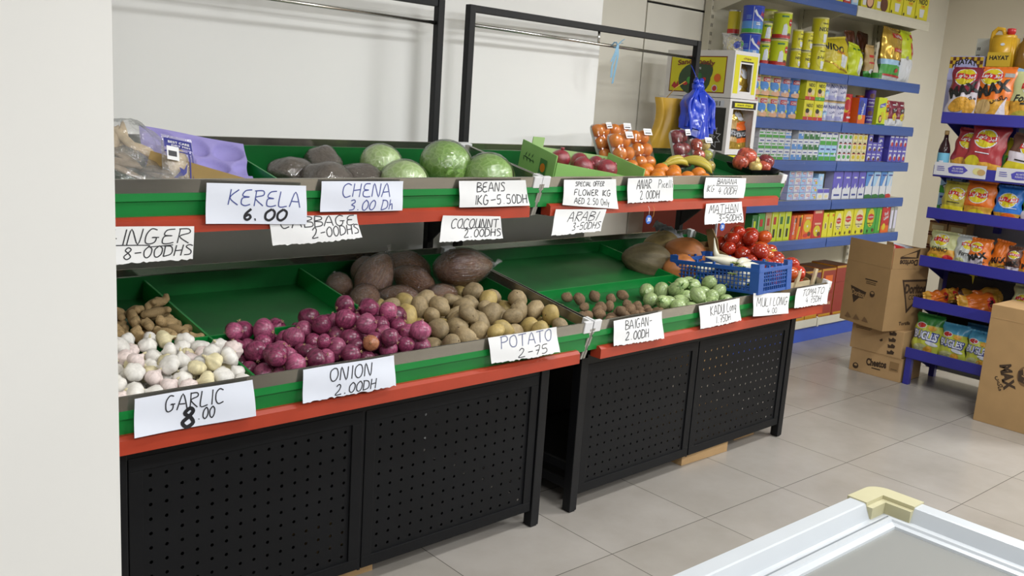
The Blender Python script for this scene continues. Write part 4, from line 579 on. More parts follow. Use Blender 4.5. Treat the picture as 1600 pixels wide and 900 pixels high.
# ---- garlic
M_garlic = M('#dfdbd4', .55, var=.10, vscale=1.8, stretch=(2, 2, .5), rnd=.08)
M_garlic2 = M('#d9c9c4', .55, var=.18, vscale=1.8, stretch=(2.2, 2.2, .4), rnd=.08)
M_garlic3 = M('#d6cba4', .6, var=.15, vscale=1.8, stretch=(2, 2, .5), rnd=.08)
def garlic_mesh(mt, k):
    prof = [(.05, -.86), (.35, -.92), (.7, -.82), (.96, -.5), (1.02, -.1), (.9, .3), (.62, .62), (.36, .82), (.22, 1.0), (.16, 1.2)]
    nr = 6+k % 3
    def wp(p, a):
        f = 1+.15*(abs(math.sin(nr*a/2+k))-.5)*min(1, p.to_2d().length*1.2); return Vector((p.x*f, p.y*f, p.z+.05*nz(p, 1.5, k)))
    return MB().lathe(prof, mt, 30, warp=wp).mesh('garlic')
def stalk_mesh(k):
    b = MB(); b.tube([(0, 0, 1.1), (.03, .02, 1.35), (.1*math.cos(k), .1*math.sin(k), 1.62)], [.17, .13, .09], M_garlic3, 8); return b.mesh('stalk')
GA = [garlic_mesh(m_, i) for i, m_ in enumerate((M_garlic, M_garlic, M_garlic2, M_garlic, M_garlic3, M_garlic))]; GA_S = [stalk_mesh(i) for i in range(3)]
# ---- ginger
M_ginger = M('#a88d62', .68, var=.24, vscale=14, rnd=.12, bump=.3, bscale=60)
def ginger_mesh(k):
    rn = random.Random(40+k); b = MB(); b.ball(1.0, .42, .36, M_ginger, 16, 10)
    for i in range(5):
        x = -.8+i*.4; a = rn.uniform(0, 2*PI); l = rn.uniform(.35, .7)
        d = Vector((rn.uniform(-.3, .3), math.cos(a), math.sin(a)*.7)).normalized()
        b.tube([Vector((x, 0, 0)), Vector((x, 0, 0))+d*l*.6, Vector((x, 0, 0))+d*l], [.3, .27, .2], M_ginger, 10)
    return fuse(b, .07, M_ginger, 'ginger_root')
GI = [ginger_mesh(i) for i in range(4)]
# ---- taro
M_taro = M('#84694e', .85, var=.4, vscale=4, stretch=(1, 1, 3), rnd=.2, bump=.6, bscale=14)
def taro_mesh(k):
    def wp(p, a):
        f = 1+.05*math.sin(p.z*22)+.1*nz(p, 1.4, k); return Vector((p.x*f, p.y*f, p.z))
    return MB().lathe([(.06, -1.05), (.4, -.95), (.75, -.65), (.95, -.3), (1, 0), (.94, .3), (.8, .55), (.55, .8), (.35, .95), (.2, 1.1)], M_taro, 18, warp=wp).mesh('taro_root')
def fibre_mesh(k):
    b = MB(); rn = random.Random(70+k); vs_ = [(0, 0, 1.0)]; fs = []
    for i in range(9):
        a = i*.7; p = Vector((.3*math.cos(a), .3*math.sin(a), .96)); o = len(vs_)
        vs_ += [p, p+Vector((-.06*math.sin(a), .06*math.cos(a), .02)), Vector((.55*math.cos(a+.1), .55*math.sin(a+.1), 1.0+rn.uniform(.0, .25)))]
        fs += [(0, o, o+1), (o, o+2, o+1)]
    return b.add(vs_, fs, M_drytan).mesh('root_hair')
TA = [taro_mesh(i) for i in range(3)]; TA_F = [fibre_mesh(i) for i in range(3)]
# ---- green eggplant
M_egg = M('#9db178', .3, var=.34, vscale=2.2, stretch=(.4, 2.2, 2.2), rnd=.14)
M_calyx = M('#5d7a3c', .6, var=.2, vscale=4)
def egg_mesh(k):
    b = MB(); b.ball(1, 1, 1, M_egg, 22, 14, warp=lambda q, p: Vector((q.x, q.y*(1+.12*(-p.x))*(1+.02*math.cos(6*math.atan2(p.z, p.y))), q.z*(1+.12*(-p.x)))))
    return b.mesh('round_eggplant')
def calyx_mesh(k):
    b = MB()
    for i in range(5):
        a = i*2*PI/5; 
        def leaf(u, v, a=a):
            t = .12+.5*v; w_ = (u-.5)*.42*(1-v)**.7
            aa = a+w_/max(.2, t); r = t
            return Vector((math.sqrt(max(0, 1.05-r*r))*1.0+.02, r*math.cos(aa), r*math.sin(aa)))
        b.grid(leaf, 3, 5, M_calyx)
    b.tube([(.95, 0, 0), (1.2, .02, .03), (1.45, .06, .1)], [.12, .09, .1], M_calyx, 7); return b.mesh('calyx')
EG = [egg_mesh(0)]; EG_C = [calyx_mesh(0)]
# ---- tomato
M_tom = M('#a82f1a', .16, var=.14, vscale=1.2, rnd=.12, coat=.3)
M_tom2 = M('#ba4f20', .16, var=.16, vscale=1.2, rnd=.1, coat=.3)
M_tomy = M('#c9b32a', .18, var=.2, vscale=1.3, coat=.3)
def tomato_mesh(mt, k):
    def wp(p, a):
        f = 1+.025*math.cos(5*a+k); return Vector((p.x*f, p.y*f, p.z-.10*math.exp(-((p.x**2+p.y**2)/.05))*(1 if p.z > 0 else 0)))
    prof = [(math.sin(PI*(i+.001)/(14.002)), -math.cos(PI*(i+.001)/(14.002))) for i in range(15)]
    return MB().lathe(prof, mt, 24, warp=wp).mesh('tomato')
def scar_mesh(k):
    b = MB(); b.ball(.10, .10, .03, M('#6a6a33', .7), 8, 6, xf=Matrix.Translation((0, 0, .90)))
    for i in range(5 if k else 0):
        a = i*1.256; b.tube([(0, 0, .93), (.2*math.cos(a), .2*math.sin(a), .97), (.42*math.cos(a), .42*math.sin(a), .99)], [.05, .05, .01], M_calyx, 5)
    return b.mesh('stem_scar')
TO = [tomato_mesh(M_tom, 0), tomato_mesh(M_tom, 1), tomato_mesh(M_tom2, 2), tomato_mesh(M_tom, 3)]; TO_S = [scar_mesh(0), scar_mesh(1)]

def pile_item(kind, rec, k, mesh, kids, label, cat, group, unit=(1, 1, 1), sh=(0, .004, .003)):
    x, y, z, rx, ry, rz, a, b_, c = rec; x += sh[0]; y += sh[1]; z += sh[2]
    o = meshobj(mesh, kind); sx, sy, sa = STAND[k]
    M_ = Matrix.Translation((sx, sy, 0)) @ Matrix.Rotation(sa, 4, 'Z') @ Matrix.Translation((x, y, z)) @ Euler((rx, ry, rz)).to_matrix().to_4x4()
    o.matrix_world = M_; o.scale = (a*unit[0], b_*unit[1], c*unit[2]); tag(o, label, cat, group)
    for n_, me in kids: meshobj(me, n_, o)
    return o
for i, r in enumerate([q for q in PILES['onion'] if q[0]-q[6] > .42]):
    pile_item('red_onion', r, 1, ON[i % 6 if i % 17 == 5 else i % 5], [('dry_neck', ON_T), ('root_tuft', ON_R)], 'red onion in the heap behind the ONION sign', 'onion', 'red onions in the front bin of the left stand')
for i, r in enumerate(PILES['potato']):
    pile_item('potato', r, 1, PO[i % 7], [('eye', PO_E[i % 7][0])], 'brown potato in the heap behind the POTATO sign', 'potato', 'potatoes in the right bin of the left stand')
for i, r in enumerate([q for q in PILES['garlic'] if q[0]+q[6] < .412]):
    pile_item('garlic_bulb', r, 1, GA[i % 6], [('stalk', GA_S[i % 3])], 'white garlic bulb in the heap behind the GARLIC sign', 'garlic', 'garlic bulbs in the front left bin')
for i, r in enumerate(PILES['ginger']):
    a = .045
    pile_item('ginger_root', r[:6]+(r[6], r[6]*1.05, r[6]*1.05), 1, GI[i % 4], [], 'knobbly tan ginger root in the dark bin behind the garlic', 'ginger', 'ginger roots behind the garlic')
for i, r in enumerate(PILES['taro']):
    pile_item('taro_root', r, 2, TA[i % 3], [('root_hair', TA_F[i % 3])], 'small hairy brown taro root behind the BAIGAN sign', 'taro', 'taro roots at the left end of the far stand', sh=(0, .004, .030))
for i, r in enumerate(PILES['eggplant']):
    pile_item('round_eggplant', r, 2, EG[0], [('calyx', EG_C[0])], 'pale green round eggplant heaped behind the KADU sign', 'eggplant', 'green eggplants in the front bin of the far stand', sh=(0, .004, .030))
rn = random.Random(5); TOMS = []
for lay, (dn_, cols, rows) in enumerate(((0, 4, 6), (-.062, 4, 5))):
    for j in range(rows):
        for i in range(cols):
            y = .0+j*.072+(.036 if lay else 0); x = 1.432+i*.087+(.042 if (j+lay) % 2 else 0)
            if x > 1.755: continue
            edge = .018*abs(i-cols/2+.5)
            z = .945+.44*min(y, .22)+.26*max(0, min(y-.22, .12))-.1*max(0, y-.34)+dn_-edge*(.9 if y > .1 else .2)
            TOMS.append((x+rn.uniform(-.008, .008), y+rn.uniform(-.006, .006), z+rn.uniform(-.006, .010), rn.uniform(-.9, .9), rn.uniform(-.9, .9), rn.uniform(0, 6), rn.uniform(.040, .047)))
for x, y, z in ((1.52, .21, 1.105), (1.60, .26, 1.115), (1.675, .22, 1.10), (1.55, .31, 1.118), (1.47, .29, 1.09), (1.475, .11, 1.05)): TOMS.append((x, y, z, rn.uniform(-.6, .6), rn.uniform(-.6, .6), x*9, .043))
for i, (x, y, z, a0, a1, a2, r_) in enumerate(TOMS):
    pile_item('tomato', (x, y, z, a0, a1, a2, r_, r_, r_*.87), 2, TO[i % 4], [('stem_scar', TO_S[1 if i % 7 == 4 else 0])], 'ripe red tomato in the heaped crate above the TOMATO sign', 'tomato', 'tomatoes in the crate at the end of the far stand', sh=(0, 0, 0))

# ---- wrapped brown coconuts behind the potatoes
M_coco = M('#7a5230', .75, var=.35, vscale=5, stretch=(.35, 2.5, 2.5), bump=.7, bscale=7, rnd=.15)
def coco_mesh(k):
    b = MB(); b.ball(1, 1, 1, M_coco, 26, 16, warp=lambda q, p: Vector((q.x*(1+.06*nz(p, 1.2, k))+(.16*max(0, p.x)**3), q.y*(1-.25*max(0, p.x)**2), q.z*(1-.25*max(0, p.x)**2)*(1+.07*nz(p, 2, k)))))
    return b.mesh('husk')
def cocofilm_mesh(k):
    b = MB(); b.ball(1.05, 1.05, 1.05, M_filmr, 32, 20, warp=lambda q, p: Vector((q.x*(1+.05*nz(p, 2, k))+(.22*max(0, p.x)**3), q.y*(1-.2*max(0, p.x)**2)*(1+.05*nz(p, 3, k+1)), q.z*(1-.2*max(0, p.x)**2)*(1+.06*nz(p, 3, k+2)))))
    b.tube([(1.2, 0, 0), (1.36, .03, .05), (1.5, .1, .16)], [.16, .07, .13], M_clear, 8); return b.mesh('film')
CO = [(coco_mesh(i), cocofilm_mesh(i)) for i in range(3)]
COCO = [('beside the onions, nearest the front', 1.135, .575, -.055, .070, .9), ('standing tall with its point upwards left of the middle', 1.255, .70, -.02, .085, .35), ('low in the middle against the potatoes', 1.30, .555, -.06, .066, 2.6),
        ('in the middle of the bin behind the tall one', 1.435, .66, -.035, .076, 1.9), ('half buried behind the middle potatoes', 1.47, .52, -.06, .07, .2), ('lying highest at the right rear corner of the bin', 1.625, .60, .035, .098, -.35),
        ('at the far left against the green divider', 1.12, .74, -.055, .06, 1.2), ('deepest in the shadow at the rear', 1.52, .82, -.03, .078, 2.2), ('under the highest coconut at the right', 1.66, .66, -.06, .062, 1.0), ('at the rear beside the tall coconut', 1.32, .86, -.045, .066, .6)]
for i, (lb, x, s, n, r, a) in enumerate(COCO):
    o = meshobj(CO[i % 3][0], 'wrapped_coconut'); tag(o, 'brown coconut in cling film '+lb, 'coconut', 'film wrapped coconuts behind the potatoes')
    put(o, 1, 'lo', x, s, n, (.2*math.sin(i), -.9 if i == 1 else -.15, a), (r*1.22, r*.88, r*.86)); meshobj(CO[i % 3][1], 'film', o)

# ---- wrapped elephant-foot yams on the upper tier
M_yam = M('#5d544c', .8, var=.28, vscale=2.2, bump=.7, bscale=6, rnd=.1)
def yam_mesh(k, film_=False):
    b = MB(); g_ = 1.045 if film_ else 1
    b.ball(g_, g_, g_, M_film if film_ else M_yam, 30, 18, warp=lambda q, p: q*(1+.16*nz(p, 1.3, k)+(.05*nz(p, 4, k) if not film_ else .025*nz(p, 5, k+2)))*(1 if p.z > -.3 else .95))
    return b.mesh('film' if film_ else 'yam')
for i, (lb, x, s, n, r, a) in enumerate((('leftmost of the four, behind the CHENA card', .855, .305, -.075, .082, .2), ('at the back, touching the rear rim', 1.045, .415, -.06, .078, 1.0), ('largest and in front', .935, .195, -.072, .098, .5), ('rightmost, touching the cabbages', 1.085, .215, -.075, .088, 2.0))):
    o = meshobj(yam_mesh(i), 'wrapped_yam'); tag(o, 'grey-brown yam in cling film, '+lb, 'yam', 'wrapped yams on the upper tier'); put(o, 1, 'up', x, s, n, (0, 0, a), (r*1.18, r*.95, r*.72)); meshobj(yam_mesh(i, True), 'film', o)

# ---- wrapped cabbages
def cabbage_mat(c1, c2, c0):
    m = bpy.data.materials.new('cabbage_leaf'); m.use_nodes = True; nt = m.node_tree; b = nt.nodes['Principled BSDF']; L = nt.links.new
    tc = nt.nodes.new('ShaderNodeTexCoord'); n = nt.nodes.new('ShaderNodeTexNoise'); n.inputs['Scale'].default_value = 1.6; n.inputs['Detail'].default_value = 3
    vo = nt.nodes.new('ShaderNodeTexVoronoi'); vo.feature = 'DISTANCE_TO_EDGE'; vo.inputs['Scale'].default_value = 3.4
    ad = nt.nodes.new('ShaderNodeMix'); ad.data_type = 'RGBA'; ad.blend_type = 'LINEAR_LIGHT'; ad.inputs[0].default_value = .18
    L(tc.outputs['Object'], n.inputs['Vector']); L(tc.outputs['Object'], ad.inputs[6]); L(n.outputs['Color'], ad.inputs[7]); L(ad.outputs[2], vo.inputs['Vector'])
    c = nt.nodes.new('ShaderNodeValToRGB'); e = c.color_ramp.elements
    e[0].position = 0; e[0].color = lin(c0); e[1].position = .07; e[1].color = lin(c1); x = c.color_ramp.elements.new(.45); x.color = lin(c2)
    L(vo.outputs[0], c.inputs[0]); L(c.outputs[0], b.inputs['Base Color']); b.inputs['Roughness'].default_value = .42
    bp = nt.nodes.new('ShaderNodeBump'); bp.inputs['Strength'].default_value = .22; bp.inputs['Distance'].default_value = .05; L(vo.outputs[0], bp.inputs['Height']); bp.invert = True; L(bp.outputs[0], b.inputs['Normal'])
    return m
CABM = [cabbage_mat('#b5cf8c', '#a0bf74', '#c5d8a4'), cabbage_mat('#8cb45c', '#7da84e', '#a3c478')]
def cabbage(lb, x, s, n, r, mt, k):
    b = MB(); b.ball(1, 1, .94, mt, 32, 20, warp=lambda q, p: q*(1+.03*nz(p, 2.2, k)))
    o = b.build('wrapped_cabbage'); tag(o, lb, 'cabbage', 'wrapped cabbages on the upper tier'); put(o, 1, 'up', x, s, n, (.3*math.sin(k*2), .3*math.cos(k*3), k*1.1), (r, r, r))
    for i in range(5):
        a0 = i*1.26+k; rr = 1.012+.012*i
        def leaf(u, v):
            a = a0+(u-.5)*1.9; t = .25+1.5*v+.08*math.sin(u*9+i)
            R = rr+.03*v*abs(math.sin(u*11+i*2))*v; return Vector((R*math.sin(t)*math.cos(a), R*math.sin(t)*math.sin(a), -R*math.cos(t)*.94))
        MB().grid(leaf, 14, 10, mt).build('outer_leaf', o)
    b = MB(); b.ball(1.075, 1.075, 1.01, M_film, 36, 22, warp=lambda q, p: q*(1+.02*nz(p, 5, k))); b.build('film', o)
cabbage('pale cabbage in cling film, leftmost of the four, next to the yams', 1.255, .325, -.045, .083, CABM[0], 1)
cabbage('pale cabbage in cling film, lowest and in front of the others', 1.215, .112, -.058, .093, CABM[0], 2)
cabbage('green cabbage in cling film behind the other three', 1.53, .26, -.028, .106, CABM[1], 3)
cabbage('green cabbage in cling film, rightmost, above the BEANS sign', 1.645, .122, -.04, .104, CABM[1], 4)

# ---- fruit of the far stand, upper tier
M_orange = M('#d97d1e', .38, var=.07, vscale=3, bump=.12, bscale=26, rnd=.08, coat=.15)
M_foam = M('#e4e2de', .6, bump=.1, bscale=30)
M_lbl = M('#e9e9ea', .5); M_ink = M('#3a3a40', .6)
M_applered = M('#7d2f35', .25, var=.25, vscale=2, stretch=(2.5, 2.5, .6), rnd=.12, coat=.3)
M_applebi = M('#b2503c', .25, var=.55, vscale=1.3, stretch=(2, 2, .7), rnd=.14, coat=.3)
M_appley = M('#c9b26a', .25, var=.35, vscale=1.6, rnd=.1, coat=.3)
M_green_apple = M('#a7ab4d', .25, var=.3, vscale=1.4, rnd=.1, coat=.3)
def orange_mesh():
    return MB().ball(1, 1, .95, M_orange, 22, 14, warp=lambda q, p: q*(1-.05*math.exp(-((p.x**2+p.y**2)/.03)))).mesh('orange')
OR = orange_mesh(); NAV = MB().ball(.09, .09, .03, M('#6d7436', .7), 8, 6, xf=Matrix.Translation((0, 0, .90))).mesh('stem_button')
def apple_mesh(mt):
    prof = [(.06, -.72), (.28, -.86), (.55, -.84), (.82, -.55), (.99, -.08), (.98, .32), (.8, .68), (.5, .84), (.26, .78), (.1, .62), (.03, .55)]
    return MB().lathe(prof, mt, 24, warp=lambda p, a: Vector((p.x*(1+.02*math.cos(5*a)), p.y*(1+.02*math.cos(5*a)), p.z))).mesh('apple')
AP = {m_: apple_mesh(m_) for m_ in (M_applered, M_applebi, M_appley, M_green_apple)}
STALK = MB().tube([(0, 0, .58), (.03, 0, .85), (.1, .03, 1.08)], [.035, .03, .045], M('#4a3a22', .8), 6).mesh('stalk')
def fruit_pack(name, label, k, x, s, n, rot, r, mesh_for, group, cat, foam=M_foam, lb=(.02, .17)):
    """tray of 2 x 3 fruit under stretched film, price label at the top; local x across, y up the pack, z outwards"""
    o = thing(name, label, cat, group=group); put(o, k, 'up', x, s, n, rot)
    W_, H_ = 4.2*r, 6.0*r
    def tr(u, v):
        a, b_ = 2*u-1, 2*v-1; f = max(abs(a), abs(b_))**6
        return Vector((a*W_/2*(1-.06*abs(b_)**4), b_*H_/2*(1-.06*abs(a)**4), -.9*r+.7*r*f))
    b = MB(); b.grid(tr, 16, 20, foam); b.grid(lambda u, v: tr(u, v)-Vector((0, 0, .004)), 16, 20, foam, flip=True); b.build('foam_tray', o)
    for i in range(6):
        f = meshobj(mesh_for(i), 'orange' if cat == 'oranges' else 'apple', o)
        f.location = ((i % 2-.5)*1.93*r, (i//2-1)*1.9*r, .05*r); f.rotation_euler = (i*1.3, i*.7, i); f.scale = (r, r, r)
    def fl(u, v):
        a, b_ = 2*u-1, 2*v-1; e = max(abs(a)**5, abs(b_)**7)
        bul = .12*r*max(0, math.cos(a*PI*1.0+PI))*0+.10*r*(abs(math.sin(a*PI))*abs(math.sin((b_*1.5+.5)*PI)))
        return Vector((a*W_/2*1.01, b_*H_/2*1.01, (1.05*r+bul)*(1-e)-.2*r*e))
    b = MB(); b.grid(fl, 24, 30, M_pack); b.build('film', o)
    b = MB(); lx, ly = lb
    S = lambda x_, y_, o_: Vector((x_, y_, 1.22*r+o_)) 
    decal(b, S, [('rect', .0, H_*.30, W_*.42, H_*.46, M_lbl), ('rect', .06*r*4, H_*.335, W_*.36, H_*.36, M_ink), ('rect', .1*r, H_*.40, W_*.38, H_*.405, M_ink)], .0006); b.build('price_label', o)
    return o
og = lambda i: OR
fruit_pack('orange_pack', 'film pack of six oranges, leftmost and leaning behind the green carton', 2, .80, .475, .035, (1.0, 0, .25), .034, og, 'packs of oranges', 'oranges')
fruit_pack('orange_pack', 'film pack of six oranges, front middle one with a white label', 2, .815, .345, .012, (.95, 0, .1), .037, og, 'packs of oranges', 'oranges')
fruit_pack('orange_pack', 'film pack of six oranges at the right, just left of the loose oranges', 2, 1.02, .40, .02, (.95, 0, .0), .037, og, 'packs of oranges', 'oranges')
fruit_pack('orange_pack', 'film pack of six oranges half hidden behind the other three packs', 2, .94, .485, .035, (1.05, 0, .0), .034, og, 'packs of oranges', 'oranges')
fruit_pack('apple_pack', 'film pack of dark red apples under the blue bags', 2, 1.365, .405, .03, (1.1, 0, .2), .036, lambda i: AP[M_applered], 'packs of apples', 'apples')
fruit_pack('apple_pack', 'film pack of mixed red and green apples right of the dark red pack', 2, 1.525, .365, .005, (.95, 0, -.1), .034, lambda i: AP[(M_applebi, M_appley, M_applebi, M_green_apple, M_applebi, M_appley)[i]], 'packs of apples', 'apples')
LO_OR = [(.90, .245, -.046, .043), (.90, .165, -.048, .038), (1.01, .235, -.046, .042), (1.005, .15, -.046, .044), (1.095, .125, -.05, .038), (1.24, .165, -.046, .042), (.955, .085, -.05, .036), (1.105, .225, -.048, .04), (.80, .185, -.05, .038), (.81, .10, -.05, .038), (1.19, .085, -.05, .037)]
for i, (x, s, n, r) in enumerate(LO_OR):
    o = meshobj(OR, 'loose_orange'); tag(o, 'loose orange lying behind the ANAR sign', 'orange', 'loose oranges on the upper tier'); put(o, 2, 'up', x, s, n, (i*.8, i*1.7, i), (r, r, r)); meshobj(NAV, 'stem_button', o)
M_ban = M('#bfae45', .42, var=.16, vscale=7, rnd=.05); M_bang = M('#93a23c', .5, var=.15, vscale=8); M_bant = M('#4e4a2a', .7)
def banana_bunch(label, k, x, s, n, rot, cnt, L_):
    o = thing('banana_bunch', label, 'bananas', group='bananas on the upper tier'); put(o, k, 'up', x, s, n, rot)
    MB().ball(.022, .018, .018, M_bang, 10, 8).build('crown', o)
    for i in range(cnt):
        sp = (i-(cnt-1)/2)*.30; pts = []; rr = []
        for j in range(11):
            t = j/10; a = t*1.25; px = L_*math.sin(a)/1.0; pz = .10*L_*math.sin(t*PI)*1.6+.010*(i % 2)
            pts.append((px*math.cos(sp*(1-t*.6)), px*math.sin(sp*(1-t*.2)), pz)); rr.append((.007, .010, .014, .0165, .0175, .018, .0175, .0165, .0145, .009, .005)[j])
        b = MB(); b.tube(pts, rr, M_ban, 8); f = b.build('banana', o); b = MB(); b.tube([pts[-1], tuple(Vector(pts[-1])+Vector((.008, 0, -.003)))], .0055, M_bant, 6); b.build('tip', f)
banana_bunch('greenish yellow banana bunch between the loose oranges', 2, 1.09, .285, -.03, (0, -.1, -.1), 3, .15)
banana_bunch('long yellow banana bunch lying right of the last loose orange', 2, 1.285, .33, -.02, (0, .12, -.75), 4, .18)
# black tray with apples
b = MB(); W_, D_ = .145, .085
def bt(u, v):
    a, c = 2*u-1, 2*v-1; e = max(abs(a), abs(c))**8; return Vector((a*W_*(1-.12*(1-e)*0), c*D_, -.02+.035*e))
b.grid(bt, 20, 14, M('#15151a', .35)); b.grid(lambda u, v: bt(u, v)-Vector((0, 0, .003)), 20, 14, M('#15151a', .35), flip=True)
o = tag(b.build('produce_tray'), 'shallow black plastic tray of apples at the right end of the upper tier', 'tray'); put(o, 2, 'up', 1.66, .115, .005)
for i, (lb, x, s, n, r, mt) in enumerate((('at the left end of the tray', 1.535, .125, .034, .043, M_applebi), ('large and highest, leaning at the back', 1.655, .17, .054, .055, M_applebi), ('on the right with its stalk standing up', 1.79, .125, .038, .046, M_applered), ('pale and small at the front left', 1.615, .075, .022, .036, M_appley), ('small at the front right', 1.70, .075, .024, .037, M_applebi), ('half hidden behind the right apples', 1.72, .16, .030, .036, M_appley))):
    o = meshobj(AP[mt], 'apple'); tag(o, 'loose apple in the black tray, '+lb, 'apple', 'apples in the black tray'); put(o, 2, 'up', x, s, n, (.2*math.sin(i*3), .25*math.cos(i*2), i), (r, r, r)); meshobj(STALK, 'stalk', o)
# open green fruit carton
M_gc = M('#8fc06a', .55, var=.05, vscale=8); M_gci = M('#a9c987', .6, var=.05, vscale=9); M_gd = M('#2f5a2e', .6); M_gd2 = M('#3f7a3c', .55)
o = thing('fruit_carton', 'open light green fruit carton printed with a dark leaf twig', 'carton'); put(o, 2, 'up', .38, .215, -.088, (0, 0, -.20))
cl, cw, ch = .25, .145, .115
b = MB(); b.box(-cl, cl, -cw, cw, 0, .006, M_gci); b.build('base', o)
b = MB(); b.box(-cl-.006, -cl, -cw, cw, 0, ch+.03, M_gc, .001)
S = lambda x_, y_, o_: Vector((-cl-.006-o_, -x_, y_))
tw = [('poly', [(-.12, .075), (-.10, .08), (-.02, .072), (-.02, .069)], M_gd)]
for i in range(7):
    px, py = -.115+.014*i, .077+.001*i; up_ = .024 if i % 2 else -.022; tw.append(('poly', [(px, py), (px+.004, py+up_*.6), (px+.012, py+up_), (px+.010, py+up_*.4)], M_gd))
decal(b, S, tw+[('rect', .03, .02, .085, .105, M_gd2), ('ell', .058, .066, .02, .02, M_orange), ('rect', .038, .03, .078, .038, M_lbl)], .0006); b.build('end_panel', o)
b = MB(); b.box(cl, cl+.006, -cw, cw, 0, ch, M_gc, .001); b.build('end_panel', o)
b = MB(); b.prism([(-cl, 0), (cl, 0), (cl, .06), (cl*.3, .085), (-cl, ch)], 'y', -cw-.006, -cw, M_gc); b.build('front_panel', o)
b = MB(); b.prism([(-cl, 0), (cl, 0), (cl, ch-.02), (-cl*.55, ch), (-cl*.55, ch+.045), (-cl*.8, ch+.045), (-cl*.8, ch), (-cl, ch)], 'y', cw, cw+.006, M_gci); b.build('rear_panel', o)
M_pom = M('#9a3440', .35, var=.3, vscale=2, rnd=.12)
PM = MB().ball(1, 1, .92, M_pom, 22, 14, warp=lambda q, p: q*(1+.03*nz(p, 1.6))).mesh('pomegranate'); PMF = MB().ball(1.06, 1.06, 1.0, M_pack, 26, 16, warp=lambda q, p: q*(1+.03*nz(p, 3, 2))).mesh('film')
PMC = MB().tube([(0, 0, .85), (0, 0, 1.0), (0, 0, 1.15)], [.2, .14, .24], M_pom, 8).mesh('crown')
for i, (lb, x, s, n, r) in enumerate((('at the left corner of the carton', .30, .285, .0, .046), ('front left', .36, .19, -.015, .050), ('back middle', .42, .275, -.012, .044), ('right front', .50, .165, -.02, .052), ('in the shadow at the back right', .53, .26, -.02, .042))):
    o = meshobj(PM, 'wrapped_pomegranate'); tag(o, 'dark red pomegranate in film in the green carton, '+lb, 'pomegranate', 'wrapped pomegranates in the green carton'); put(o, 2, 'up', x, s, n, (i, i*.7, i), (r, r, r)); meshobj(PMF, 'film', o); meshobj(PMC, 'crown', o)

# ---- upper tier, left end: apple liner, cardboard, bags of dried fish
M_lav = M('#9c93cf', .8, var=.06, vscale=10, bump=.1, bscale=60)
def liner(u, v, dz=0):
    x, y = u-.5, v-.5; d = 0
    for cx in (-.33, 0, .33):
        for cy in (-.3, .02, .32):
            q = ((x-cx-(.16 if abs(cy) < .1 else 0))/.15)**2+((y-cy)/.15)**2
            if q < 1: d = min(d, -.026*math.sqrt(1-q))
    return Vector((x*.36, y*.27, d+.012*math.sin(u*7)*math.sin(v*3)+.016*(2*abs(y))**3+dz))
b = MB(); b.grid(liner, 60, 48, M_lav); b.grid(lambda u, v: liner(u, v, -.003), 60, 48, M_lav, flip=True)
o = tag(b.build('fruit_liner'), 'lavender moulded fruit liner tray leaning at the left end of the upper tier', 'fruit tray'); put(o, 1, 'up', .49, .305, -.034, (.38, .12, -.16))
b = MB(); b.box(-.17, .17, -.0035, .0035, -.028, .03, M('#a98c55', .75, var=.08, vscale=12)); o = tag(b.build('cardboard_strip'), 'brown cardboard strip lying across the front of the lavender liner', 'cardboard'); put(o, 1, 'up', .43, .135, -.03, (-.35, .18, -.45))
M_fish = M('#a08f7a', .7, var=.35, vscale=30, bump=.5, bscale=60); M_fish2 = M('#c9b493', .7, var=.3, vscale=24, bump=.4, bscale=50); M_navy = M('#2c2f86', .5)
def fish_bag(label, x, s, n, rot, sz, k, mt):
    o = thing('dried_fish_bag', label, 'bag', group='clear bags of dried fish'); put(o, 1, 'up', x, s, n, rot)
    for i in range(7):
        rn = random.Random(k*10+i); b = MB(); L_ = sz*.75
        px, py, pz = rn.uniform(-.25, .25)*sz, rn.uniform(-.3, .3)*sz, rn.uniform(-.02, .02)
        b.ball(L_*.5, L_*.13, L_*.06, mt, 12, 8, xf=Matrix.Translation((px, py, pz)) @ Euler((rn.uniform(-.4, .4), rn.uniform(-.3, .3), rn.uniform(0, 3))).to_matrix().to_4x4(), warp=lambda q, p: Vector((q.x, q.y*(1-.5*max(0, p.x)), q.z)))
        b.build('dried_fish', o)
    b = MB(); b.ball(sz*.62, sz*.56, sz*.30, M_clear, 30, 18, warp=lambda q, p: q*(1+.16*nz(p, 2.6, k)+.06*nz(p, 6, k))); b.build('film', o); return o
fish_bag('clear bag of dried fish at the far left rear, against the white column', .255, .33, .015, (.5, 0, .3), .20, 1, M_fish2)
fish_bag('crumpled clear bag of grey dried fish at the front left corner', .215, .17, -.03, (.35, 0, .8), .19, 2, M_fish)
fish_bag('clear bag of dried fish pressed under the printed pouch', .30, .13, -.05, (.3, 0, .0), .13, 3, M_fish)
o = thing('printed_pouch', 'clear pouch with navy border print and a navy fish emblem', 'pouch'); put(o, 1, 'up', .36, .165, .0, (1.0, .2, .12))
def pch(u, v, sg=1): 
    return Vector(((u-.5)*.125*(1-.12*v), (v-.5)*.18, sg*.018*math.sin(PI*u)**.6*math.sin(PI*min(1, v*1.05))**.5+.004*nz((u*3, v*3, sg), 1)))
b = MB(); b.grid(pch, 14, 18, M_clear); b.grid(lambda u, v: pch(u, v, -1), 14, 18, M_clear, flip=True)
S = lambda x_, y_, o_: pch(min(1, max(0, x_/.115+.5)), min(1, max(0, y_/.17+.5)))+Vector((0, 0, o_+.001))
